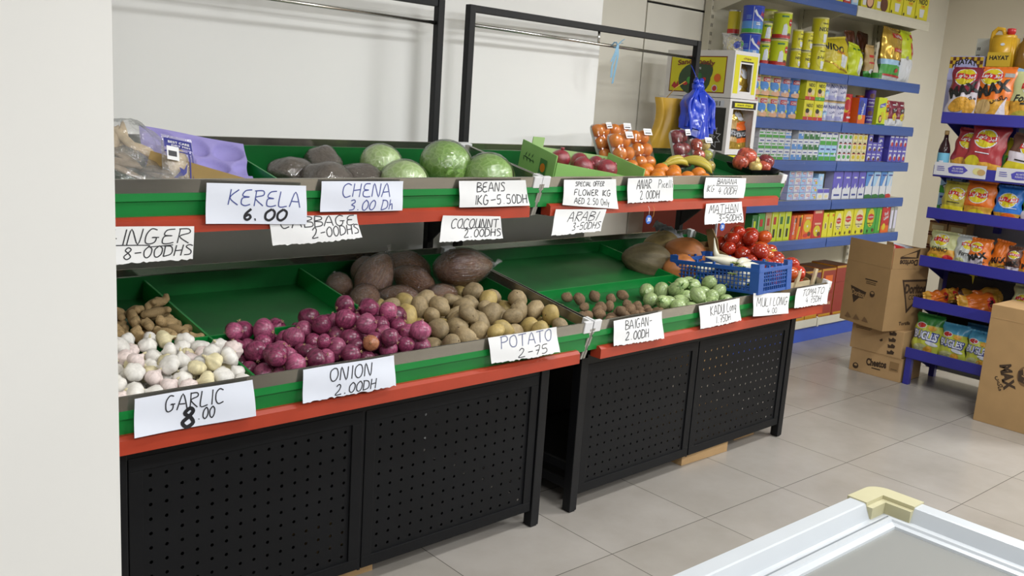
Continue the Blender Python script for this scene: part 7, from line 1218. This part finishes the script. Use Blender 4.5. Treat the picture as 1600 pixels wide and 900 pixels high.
def lays(W_, H_, cx, cy, r):
    """round yellow badge behind a red banner with white lettering"""
    return [('ell', cx, cy, r*1.12, r*.95, P_white), ('ell', cx, cy, r*1.02, r*.86, P_yel2), ('poly', [(cx-r*1.2, cy-r*.28), (cx-r*.4, cy-r*.12), (cx+r*.5, cy-r*.34), (cx+r*1.15, cy-r*.1), (cx+r*1.1, cy+r*.40), (cx+r*.4, cy+r*.22), (cx-r*.4, cy+r*.44), (cx-r*1.15, cy+r*.3)], P_red), T("Lay's", cx-r*.46, cy+r*.09, r*1.12, r*.52, P_white, shear=.15, bold=.035), T('\ufeb0\ufef4\ufedf', cx+r*.66, cy+r*.04, r*.72, r*.46, P_white, bold=.03)]
def maxart(cx, cy, w_, h): return [T('MAX', cx, cy, w_, h, P_black, rot=.28, bold=.06), T('\ufeb2\ufedb\ufe8e\ufee3', cx+w_*.22, cy-h*.85, w_*.5, h*.5, P_black, rot=.28, bold=.03)]
def rbag(label, lx0, lx1, si, H_, bandfn, art, T_=.07, y=.075, tilt=-.14, k=0, dz=-.044, roll=0, grp=None):
    W_ = lx1-lx0; o = cp('chips_bag', label, W_, H_, T_, bandfn, art, (0, 0, 0), (0, 0, 0), k, 'chips', grp)
    o.matrix_world = RR @ Matrix.Translation(((lx0+lx1)/2, y, RZ[si]+dz)) @ Euler((tilt, roll, 0)).to_matrix().to_4x4(); return o
def two(c1, c2, t): return lambda u, v: c1 if v > t else c2
rbag('dark red ridged chip bag at the left end of the top rack shelf', -.02, .185, 0, .33, two(L_dk, L_pale, .52), lays(.2, .3, -.01, .275, .062)+maxart(0, .19, .19, .075)+[('ell', -.01, .095, .07, .045, L_chip, None, .4), ('ell', .055, .075, .03, .06, L_chip, None, -.4)], k=11)
rbag('orange ridged chip bag second on the top rack shelf', .16, .38, 0, .335, two(L_org, L_chip, .40), lays(.2, .3, -.03, .28, .06)+[('rect', .045, .28, .10, .305, P_grey)]+maxart(.0, .205, .2, .08)+[('ell', -.045, .085, .05, .05, P_tan, None, .3), ('poly', [(.03, .03), (.09, .03), (.09, .15)], L_pale), ('ell', .0, .02, .06, .02, P_white)], k=12)
rbag('pale green chip bag with black script, third on the top rack shelf', .375, .585, 0, .31, lambda u, v: L_fo if v > .42 else L_chip, lays(.2, .3, .03, .225, .062)+[T('Forno', .0, .15, .15, .045, P_black, shear=.2), ('rect', -.03, .11, .04, .122, P_black), ('ell', 0, .04, .08, .035, L_olive)], k=13)
rbag('bright yellow chip bag at the right end of the top rack shelf', .60, .80, 0, .30, two(L_yel, L_chip, .4), lays(.2, .3, 0, .21, .06), k=14)
rbag('red chip bag partly hidden, left on the second rack shelf', .045, .25, 1, .285, two(L_red, L_chip, .28), lays(.2, .28, -.01, .215, .058)+[('ell', -.03, .06, .05, .04, L_chip, None, .5)], y=.10, k=15, roll=.10)
rbag('large red chip bag in front, second rack shelf', .15, .38, 1, .32, two(L_red, L_chip, .25), lays(.22, .3, -.01, .235, .066)+[('ell', -.05, .075, .05, .045, L_yel, None, -.5), ('ell', .04, .05, .06, .04, L_chip), ('rect', -.05, .14, .04, .146, P_white)], y=.06, k=16, roll=.10)
rbag('brown chip bag with pale chips, right on the second rack shelf', .40, .61, 1, .27, lambda u, v: L_br if v > .6 else (L_pale if v > .35 else L_yel), lays(.2, .26, .02, .2, .055)+[('rect', -.05, .11, .06, .117, P_black)], y=.07, k=17, roll=.14)
rbag('yellow-green chip bag standing edge-on behind, second rack shelf', .34, .46, 1, .24, two(L_yel, L_grn, .55), [('rect', -.03, .1, .03, .12, P_red)], y=.18, k=18, roll=.1)
rbag('olive yellow chip bag, left on the third rack shelf', .045, .20, 2, .215, two(L_olive, L_yel, .30), lays(.16, .2, .02, .145, .045)+[('rect', -.03, .085, .05, .09, P_black)], k=19, roll=.03)
rbag('orange chip bag with a yellow foot, third rack shelf', .195, .385, 2, .235, lambda u, v: L_org if v > .32 else L_chip, lays(.18, .22, -.005, .15, .056)+[('rect', -.06, .085, .05, .09, P_orange), ('ell', 0, .03, .06, .03, L_yel)], k=20)
rbag('bright blue chip bag, third rack shelf', .39, .555, 2, .225, two(L_blue, L_chip, .25), lays(.16, .22, .0, .14, .052)+[('ell', .02, .03, .05, .03, P_orange), ('rect', -.02, .09, .06, .094, P_white)], k=21)
rbag('lime green chip bag right of the blue one, third rack shelf', .56, .72, 2, .22, two(L_grn, L_pale, .4), lays(.16, .2, .0, .14, .048), k=22)
rbag('yellow and brown baked chip bag, left on the fourth rack shelf', .015, .195, 3, .205, lambda u, v: L_fo if v > .45 else L_chip, lays(.17, .2, -.01, .155, .045)+[T('FORNO', -.01, .092, .11, .03, P_black, shear=.2), ('ell', .05, .04, .03, .022, P_red), ('ell', -.04, .035, .03, .02, L_yel)], k=23)
rbag('silver grey baked chip bag, fourth rack shelf', .185, .31, 3, .20, lambda u, v: L_gy, lays(.12, .2, .03, .15, .036)+[T('Forno', .02, .09, .075, .03, P_black, shear=.2), ('ell', -.01, .035, .03, .025, L_fo)], k=24)
rbag('orange ridged chip bag in front on the fourth rack shelf', .285, .425, 3, .195, lambda u, v: L_org if (v > .45 or u > .75) else L_pale, lays(.14, .2, -.02, .145, .036)+maxart(-.005, .085, .12, .042), y=.06, k=25)
rbag('orange ridged chip bag leaning right of its twin, fourth rack shelf', .40, .52, 3, .20, two(L_org, L_chip, .3), maxart(0, .08, .09, .04), y=.10, k=26, roll=.12)
rbag('maroon ridged chip bag, fourth rack shelf', .515, .61, 3, .175, two(L_br, L_pale, .3), lays(.1, .18, .0, .13, .03)+maxart(0, .075, .07, .03), k=27)
rbag('small orange chip bag at the right, fourth rack shelf', .60, .72, 3, .17, two(L_org, L_chip, .3), maxart(0, .08, .08, .035), k=28)
# lying bags on the fifth shelf
for lb, x, y, z, W_, H_, ry, c1, c2, k in (('small orange snack bag lying at the left front', .12, .09, .60, .10, .17, 1.25, L_org, L_chip, 31), ('second small orange snack bag lying behind the first', .15, .17, .605, .10, .16, 1.2, L_chip, L_org, 32), ('large orange snack bag lying in front', .39, .10, .60, .14, .27, 1.35, L_org, L_chip, 33), ('large orange snack bag lying behind the front one', .44, .24, .63, .15, .27, 1.2, L_chip, L_org, 34), ('dark orange snack bag lying in the shadow at the back left', .27, .28, .60, .15, .2, 1.3, L_chip, L_br, 35)):
    o = cp('chips_bag', lb+', fifth rack shelf', W_, H_, .08, lambda u, v, c1=c1, c2=c2: c1 if .15 < v < .85 else c2, [('ell', 0, H_*.75, W_*.3, H_*.12, P_red), ('ell', 0, H_*.75, W_*.18, H_*.07, P_black)], (0, 0, 0), (0, 0, 0), k, 'chips', 'snack bags lying on the fifth rack shelf', crink=.012)
    o.matrix_world = RR @ Matrix.Translation((x-H_*.45, y, z+.0)) @ Euler((-.9, ry, 0)).to_matrix().to_4x4()
rbag('olive green snack bag standing at the right, fifth rack shelf', .565, .70, 4, .22, two(L_fo, L_olive, .5), lays(.13, .2, 0, .14, .036), y=.15, k=36)
b = MB(); b.prism([(-.022, .0), (.02, .01), (.026, -.05), (.012, -.035), (.006, -.10), (-.006, -.05), (-.024, -.045)], 'y', -.001, .001, L_yel); o = tag(b.build('snack_wrapper'), 'yellow torn wrapper strip hanging below the fourth rack shelf', 'wrapper'); o.matrix_world = RR @ Matrix.Translation((.30, .16, RZ[3]-.056))
def bugles(label, x0, x1, H_, c, k, y=.075):
    W_ = x1-x0
    rbag(label, x0, x1, 5, H_, lambda u, v: c if v > .76 else L_bugy, [('ell', -W_*.22, H_*.74, W_*.2, H_*.08, P_white), ('ell', -W_*.22, H_*.74, W_*.17, H_*.06, P_red), T('BUGLES', .0, H_*.50, W_*.92, H_*.24, P_mid, bold=.09, rot=-.06), T('BUGLES', .0, H_*.50, W_*.86, H_*.20, P_white, bold=.03, rot=-.06), ('ell', W_*.25, H_*.32, W_*.2, H_*.05, P_white, None, -.2), ('ell', -.02, H_*.17, W_*.26, H_*.11, L_fo), ('ell', .03, H_*.15, W_*.16, H_*.10, L_chip, None, .5), ('ell', W_*.2, H_*.70, W_*.14, H_*.06, L_chip)]+([('rect', W_*.05, .0, W_*.45, H_*.1, P_red)] if c is L_teal else []), T_=.09, y=y, k=k)
bugles('green topped corn snack bag at the left end of the bottom rack shelf', .0, .188, .275, L_bgn, 41); bugles('blue topped corn snack bag in the middle of the bottom rack shelf', .188, .36, .245, L_teal, 42); bugles('blue topped corn snack bag behind, bottom rack shelf', .29, .44, .25, L_teal, 43, .20); bugles('blue topped corn snack bag half hidden by the tall carton', .365, .53, .235, L_teal, 44)
# things standing behind the bags
def rbox(name, label, x0, x1, y, d, z, h, mt, art=(), grp=None, cat='box', side=None):
    o = carton(name, label, x0, x1, z, h, d, mt, art, group=grp, cat=cat, side=side); o.matrix_world = RR @ Matrix.Translation((x0, y, z)); return o
P_chk = K_('#c9a62c')
hay = [('rect', 0, .08, .22, .155, P_chk)]
for i in range(11):
    for j in range(3):
        if (i+j) % 2: hay.append(('rect', i*.02, .085+j*.023, i*.02+.02, .108+j*.023, P_brown))
hay += [('ell', .11, .065, .085, .075, P_lav), T('HAYAT', .11, .105, .14, .035, P_black, arc=.02, bold=.04), ('ell', .11, .05, .055, .04, P_mid), ('rect', 0, 0, .22, .045, P_lav)]
rbox('oil_carton', 'checkered yellow and lavender carton behind the dark red bag, top left of the rack', -.115, .105, .25, .12, RZ[0]-.044, .42, P_lav, [it if it[0] not in ('rect', 'ell') else it for it in [('rect', 0, .0, .217, .42, P_lav)]]+[tuple([a[0]]+([a[1], a[2]+.26, a[3], a[4]+.26]+list(a[5:]) if a[0] == 'rect' else [a[1], a[2]+.26]+list(a[3:]) if a[0] == 'ell' else [a[1], a[2], a[3]+.26]+list(a[4:]))) for a in hay], None, 'carton')
def jerry(label, x, y, z, mt, clear=False):
    o = thing('oil_can', label, 'oil container'); o.matrix_world = RR @ Matrix.Translation((x, y, z)); W_, D_, H_ = .165, .11, .27
    b = MB(); bmx = bmesh.new(); bmesh.ops.create_cube(bmx, size=1)
    for v in bmx.verts:
        s_ = 1 if v.co.z < 0 else .96; v.co = Vector((v.co.x*W_*s_, v.co.y*D_*s_, (v.co.z+.5)*H_*.86))
    bmesh.ops.bevel(bmx, geom=list(bmx.edges), offset=.02, segments=4, affect='EDGES'); b.bm(bmx, mt, smooth=True)
    decal(b, lambda x_, y_, o_: Vector((x_, -D_/2-o_, y_)), [('rect', -.075, .03, .075, .12, P_chk), T('HAYAT', 0, .085, .12, .028, P_black, bold=.04), ('ell', .01, .17, .014, .009, P_white)], .0008, 0); b.build('body', o)
    b = MB(); b.lathe([(.022, 0), (.022, .012), (.026, .014), (.026, .04), (.022, .043), (.001, .043)], P_red, 18, xf=Matrix.Translation((.03, 0, H_*.855))); b.build('cap', o)
    b = MB(); b.tube([(-.078, 0, .12), (-.085, 0, .20), (-.08, 0, .25), (-.055, 0, .275), (-.02, 0, .268), (-.005, 0, .235)], .014, mt, 10); b.build('handle', o)
M_oilc = K_('#d2a328', .3, var=.04); M_oil2 = M('#9a6f1e', .15, trans=.5, var=.1)
bx0 = rbox('oil_carton', 'plain carton under the yellow oil containers on the top rack shelf', .11, .62, .24, .15, RZ[0]-.044, .325, P_tan, [], None, 'carton')
jerry('yellow plastic oil container with a red cap, left of two', .195, .315, RZ[0]+.283, M_oilc); jerry('yellow plastic oil container with a red cap, right one, cut by the photo edge', .47, .33, RZ[0]+.283, M_oilc)
o = thing('oil_bottle', 'clear bottle of amber oil between the yellow oil containers', 'oil container'); o.matrix_world = RR @ Matrix.Translation((.33, .30, RZ[0]+.283))
MB().lathe([(.045, 0), (.05, .01), (.05, .12), (.04, .17), (.02, .195), (.02, .21)], M_oil2, 22).build('body', o); MB().lathe([(.022, .21), (.022, .235), (.001, .237)], P_white, 14).build('cap', o)
b = MB()
pts = [(-.09, 0), (.35, 0), (.35, .06)]+[(.24+.11*math.cos(t*PI/10), .06+.055*math.sin(t*PI/10)) for t in range(1, 10)]+[(.13, .06)]+[(.03+.10*math.cos(t*PI/10), .06+.05*math.sin(t*PI/10)) for t in range(1, 10)]+[(-.09, .05)]
b.prism(pts, 'y', 0, .003, P_clbl); decal(b, lambda x_, y_, o_: Vector((x_, -o_, y_)), [('ell', .03, .05, .04, .026, P_lime)], .0008, 0)
o = tag(b.build('shelf_card'), 'pale blue scalloped display card behind the orange chip bag', 'display card'); o.matrix_world = RR @ Matrix.Translation((.29, .215, RZ[0]+.195))
b = MB(); b.box(-.002, .002, -.05, 0, 0, .02, P_clbl)
o = thing('sauce_bottle', 'dark sauce bottle with a light blue label at the left end, second rack shelf', 'bottle'); o.matrix_world = RR @ Matrix.Translation((.012, .09, RZ[1]-.044))
MB().lathe([(.034, 0), (.037, .008), (.037, .14), (.030, .175), (.015, .215), (.012, .245)], K_('#2a1418', .15), 22).build('glass', o); MB().lathe([(.014, .245), (.014, .272), (.001, .273)], P_tan, 14).build('cap', o)
b = MB(); R_ = .0375; b.grid(lambda u, v: Vector((R_*math.sin((u-.5)*5.4), -R_*math.cos((u-.5)*5.4), .035+.09*v)), 24, 1, K_('#6fb3cf', .5)); decal(b, lambda x_, y_, o_: Vector(((R_+o_)*math.sin(x_/R_), -(R_+o_)*math.cos(x_/R_), y_)), [('rect', -.01, .05, .018, .075, P_white)], .0008, .01); b.build('label', o)
for r_ in range(2):
    for i in range(2): rbox('milk_carton', 'blue and green milk carton with a cow behind the olive chip bag, %s %s' % (('lower', 'upper')[r_], ('left', 'right')[i]), -.03+i*.075, .042+i*.075, .20, .06, RZ[2]-.044+r_*.135, .134, P_clbl, [('rect', 0, 0, .07, .05, P_grn), ('ell', .035, .045, .018, .014, P_black), ('ell', .03, .045, .008, .008, P_white), ('rect', .01, .10, .06, .115, P_mid)], 'cow milk cartons behind the chips', 'carton')
for i, (c, n_) in enumerate(((P_white, 'white'), (P_lime, 'lime'), (P_mid, 'navy'))): rbox('milk_carton', n_+' lidded carton standing behind the orange chip bag, third rack shelf', .13+i*.085, .21+i*.085, .22, .07, RZ[2]-.044, .225-i*.01, c, [('ell', .04, .19, .02, .016, P_dgrn)], None, 'carton')
for r_ in range(3):
    for i in range(2): rbox('noodle_pack', 'brown banded noodle pack behind the baked chips, %s row, %s' % (ROWS[r_], ('left', 'right')[i]), -.06+i*.13, .065+i*.13, .20, .12, RZ[3]-.044+r_*.09, .088, P_tan, [('rect', 0, 0, .122, .014, P_brown), ('rect', .02, .03, .10, .06, P_cream), ('rect', 0, .074, .122, .088, P_brown)], 'noodle packs on the fourth rack shelf', 'noodles')
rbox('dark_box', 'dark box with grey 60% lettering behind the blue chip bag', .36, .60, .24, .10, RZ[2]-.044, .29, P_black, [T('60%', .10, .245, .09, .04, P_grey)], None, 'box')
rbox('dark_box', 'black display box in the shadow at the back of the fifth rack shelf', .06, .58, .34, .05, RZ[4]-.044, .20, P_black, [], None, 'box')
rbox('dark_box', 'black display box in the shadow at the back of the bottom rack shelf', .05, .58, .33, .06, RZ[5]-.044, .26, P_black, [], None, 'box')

# ============================================================ CARDBOARD STACK LEFT OF THE RACK, TALL CARTON
DOR = lambda cx, cy, w_, h: [('poly', [(cx-w_*.5, cy+h*.5), (cx+w_*.5, cy+h*.3), (cx+w_*.38, cy-h*.1), (cx+w_*.1, cy-h*.12), (cx-w_*.2, cy-h*.5)], M_print), T('Doritos', cx+.01*w_, cy+h*.12, w_*.8, h*.34, M_brown, bold=.03, rot=-.06)]
def face_x(b, x, y1, z0, art, off=.0008): decal(b, lambda x_, y_, o_: Vector((x-o_, y1-x_, z0+y_)), art, off, 0)
b = MB(); b.box(6.2, 6.50, 2.845, 3.228, 0, .165, M_brown2, .003); face_x(b, 6.2, 3.228, 0, [T('Cheetos', .20, .095, .15, .055, M_print, bold=.05, rot=.08), ('rect', .17, .05, .235, .058, M_print), ('ell', .05, .04, .022, .022, M_print), ('ell', .05, .046, .012, .008, M_brown2), ('rect', .30, .07, .365, .135, K_('#8f7048', .8)), ('rect', .31, .08, .355, .084, M_print)])
b.box(6.1985, 6.1999, 2.847, 3.226, .160, .1635, M_brown)
tag(b.build('cardboard_box'), 'low brown box with a round stamp, bottom of the stack left of the rack', 'carton', None)
b = MB(); b.box(6.2, 6.50, 2.86, 3.245, .166, .358, M_brown2, .003); face_x(b, 6.2, 3.245, .166, [('rect', .03, .15, .14, .154, M_print), ('rect', .03, .16, .15, .164, M_print), ('poly', [(.215, .10), (.235, .115), (.24, .098), (.225, .09)], M_print)]+[('poly', [(.285, .015+i*.045), (.33, .02+i*.045), (.335, .038+i*.045), (.31, .05+i*.045), (.30, .034+i*.045), (.28, .04+i*.045)], M_print) for i in range(4)])
tag(b.build('cardboard_box'), 'brown box with black arrow marks, middle of the stack left of the rack', 'carton')
o = thing('cardboard_box', 'large open brown box with raised flaps, top of the stack', 'carton', (6.065, 2.955, .359), (0, 0, -.28)); w1, w2, H_, t = .36, .40, .435, .004
# local: x along the right-hand face (facing -y), y along the left-hand face (facing -x)
b = MB(); b.box(0, t, 0, w2, 0, H_, M_brown); face_x(b, 0, w2, 0, DOR(.14, .20, .15, .12)+[('rect', .19, .325, .30, .333, M_print), ('rect', .20, .312, .29, .316, M_print), ('rect', .20, .30, .29, .304, M_print), ('ell', .27, .235, .022, .022, M_print), ('ell', .27, .243, .014, .008, M_brown)]+[('poly', [(.05+i*.08, .03), (.07+i*.08, .065), (.09+i*.08, .05), (.11+i*.08, .03)], K_('#7d6040', .8)) for i in range(3)]); b.build('side_panel', o)
b = MB(); b.box(t, w1, 0, t, 0, H_, M_brown); decal(b, lambda x_, y_, o_: Vector((x_, -o_, y_)), [('poly', [(.12, .36), (.36, .36), (.36, .25), (.28, .20), (.20, .12), (.17, .22)], M_print), ('poly', [(.14, .345), (.35, .345), (.35, .26), (.27, .21), (.205, .15), (.18, .23)], K_('#8a6c46', .8)), T('Doritos', .255, .295, .20, .07, M_print, bold=.05), T('CORN', .26, .235, .12, .035, M_print), T('Tortilla', .20, .05, .11, .025, M_print, bold=.03)], .0008, 0); b.build('front_panel', o)
b = MB(); b.box(w1-t, w1, t, w2, 0, H_, M_brown); b.build('side_panel', o); b = MB(); b.box(t, w1-t, w2-t, w2, 0, H_, M_brown); b.build('rear_panel', o); b = MB(); b.box(t, w1-t, t, w2-t, 0, .006, M_brown); b.build('base', o)
b = MB(); b.box(0, t, .004, w2-.004, H_+.001, H_+.16, M_brown); b.build('flap', o)
b = MB(); b.box(.006, w1-.004, 0, t, H_+.001, H_+.145, M_brown); decal(b, lambda x_, y_, o_: Vector((x_, -o_, H_+y_)), [('poly', [(.07, .085), (.12, .10), (.22, .13), (.25, .14), (.24, .075), (.07, .07)], M_print), ('poly', [(.09, .088), (.13, .10), (.22, .12), (.22, .08)], M_brown), T('Doritos', .155, .045, .17, .042, M_print, bold=.04, rot=PI)], .0008, 0); b.build('flap', o)
b = MB(); b.box(w1-t, w1, .004, w2-.004, H_+.001, H_+.13, M_brown); b.build('flap', o)
cp('chips_bag', 'red and white bag peeping out of the open brown box', .20, .22, .10, lambda u, v: P_red if u < .5 else P_white, [], (6.30, 3.02, .71), (-.1, .2, -.28), 51, 'chips')
cp('chips_bag', 'second red bag inside the open brown box, at the rear', .18, .20, .09, lambda u, v: P_red, [], (6.40, 3.10, .70), (-.1, -.2, -.28), 52, 'chips')
b = MB(); b.box(5.84, 6.14, 1.55, 2.188, 0, .735, M_brown, .003); b.box(5.8385, 5.84, 1.553, 2.185, .655, .658, M_brown2)
face_x(b, 5.84, 2.188, 0, [T('MAX', .155, .315, .155, .07, M_print, rot=-1.25, bold=.06), T('\ufeb2\ufedb\ufe8e\ufee3', .115, .265, .09, .04, M_print, rot=-1.25, bold=.03), ('ell', .255, .345, .05, .062, K_('#6e5335', .8)), ('poly', [(.215, .31), (.25, .30), (.295, .33), (.298, .38), (.26, .40), (.21, .37)], M_print), T("Lay's", .252, .35, .085, .04, M_brown, rot=-1.35, bold=.03)])
tag(b.build('cardboard_box'), 'tall brown carton with sideways black print in front of the rack', 'carton')

# ============================================================ CHEST FREEZER
M_fz = M('#b4b8bc', .3, var=.015); M_fzc = M('#b2ac8a', .4, var=.03); M_lin = M('#6e6e64', .5, var=.05, vscale=3); M_gap = M('#4a4d4d', .6)
FX0, FX1, FY0, FY1, FZ = .62, 2.172, .28, 1.018, .85
fz = thing('chest_freezer', 'white chest freezer with a sliding glass lid and cream corner cap', 'freezer', ((FX0+FX1)/2, (FY0+FY1)/2, 0)); hx, hy = (FX1-FX0)/2, (FY1-FY0)/2
b = MB()
for x0, x1, y0, y1 in ((-hx+.01, hx-.01, -hy+.01, -hy+.06), (-hx+.01, hx-.01, hy-.06, hy-.01), (-hx+.01, -hx+.06, -hy+.06, hy-.06), (hx-.06, hx-.01, -hy+.06, hy-.06)): b.box(x0, x1, y0, y1, .06, FZ-.06, M_fz, .003)
b.box(-hx+.01, hx-.01, -hy+.01, hy-.01, .05, .12, M_fz, .003); b.build('cabinet', fz)
b = MB(); b.box(-hx+.06, hx-.06, -hy+.06, hy-.06, .28, .30, M_lin)
for x0, x1, y0, y1 in ((-hx+.06, hx-.06, -hy+.06, -hy+.066), (-hx+.06, hx-.06, hy-.066, hy-.06), (-hx+.06, -hx+.066, -hy+.06, hy-.06), (hx-.066, hx-.06, -hy+.06, hy-.06)): b.box(x0, x1, y0, y1, .30, FZ-.06, M_lin)
b.build('liner', fz)
def ring(prof, mt, name):
    """prof: (inset, z) loop swept round the rectangle"""
    b = MB(); n = len(prof); vs_ = []
    for (sx_, sy_) in ((-1, -1), (1, -1), (1, 1), (-1, 1)):
        for d, z in prof: vs_.append((sx_*(hx-d), sy_*(hy-d), z))
    fs = [((c*n+i), ((c+1) % 4*n+i), ((c+1) % 4*n+(i+1) % n), (c*n+(i+1) % n)) for c in range(4) for i in range(n)]
    bb = bmesh.new(); vv = [bb.verts.new(v) for v in vs_]
    for f in fs: bb.faces.new([vv[i] for i in f])
    bmesh.ops.recalc_face_normals(bb, faces=bb.faces); b.bm(bb, mt); return b.build(name, fz)
ring([(0, FZ-.06), (0, FZ-.004), (.004, FZ), (.040, FZ), (.044, FZ-.002), (.058, FZ-.034), (.085, FZ-.036), (.085, FZ-.06)], M_fz, 'frame')
ring([(.0745, FZ-.0352), (.0745, FZ-.030), (.0775, FZ-.030), (.0775, FZ-.0352)], M_fz, 'guide_rail')
ring([(.0785, FZ-.0352), (.0785, FZ-.0345), (.0825, FZ-.0345), (.0825, FZ-.0352)], M_gap, 'guide_groove')
ring([(.086, FZ-.05), (.086, FZ-.026), (.090, FZ-.024), (.100, FZ-.024), (.103, FZ-.029), (.118, FZ-.031), (.120, FZ-.045)], M_fz, 'lid_frame')
mg = film('freezer_glass', tint='#c4c6b8', gloss=.5, rough=.05, bump=0, body=.22)
b = MB(); b.box(-hx+.11, hx-.11, -hy+.11, hy-.11, FZ-.042, FZ-.037, mg); b.build('lid_glass', fz)
# cream corner caps: rounded outside corner, two arms
for sx_, sy_ in ((1, 1), (-1, 1), (1, -1), (-1, -1)):
    b = MB(); A = .125; R_ = .045; o_ = .004
    arc = [(hx+o_-R_+R_*math.cos(t*PI/16), hy+o_-R_+R_*math.sin(t*PI/16)) for t in range(9)]
    poly = [(hx+o_, hy-A)]+arc+[(hx-A, hy+o_), (hx-A, hy-.046), (hx-.046, hy-.046), (hx-.046, hy-A)]
    b.prism([(p*sx_, q*sy_) for p, q in poly], 'z', FZ-.064, FZ+.003, M_fzc)
    inn = [(hx-.044, hy-A), (hx-.044, hy-.044), (hx-A, hy-.044), (hx-A, hy-.062), (hx-.062, hy-.062), (hx-.062, hy-A)]
    b.prism([(p*sx_, q*sy_) for p, q in inn], 'z', FZ-.0345, FZ-.006, M_fzc)
    b.build('corner_cap', fz)
for sx_ in (-1, 1):
    for sy_ in (-1, 1):
        b = MB(); b.lathe([(.025, 0), (.025, .05)], M_black, 14, xf=Matrix.Translation((sx_*(hx-.1), sy_*(hy-.1), 0))); b.build('foot', fz)
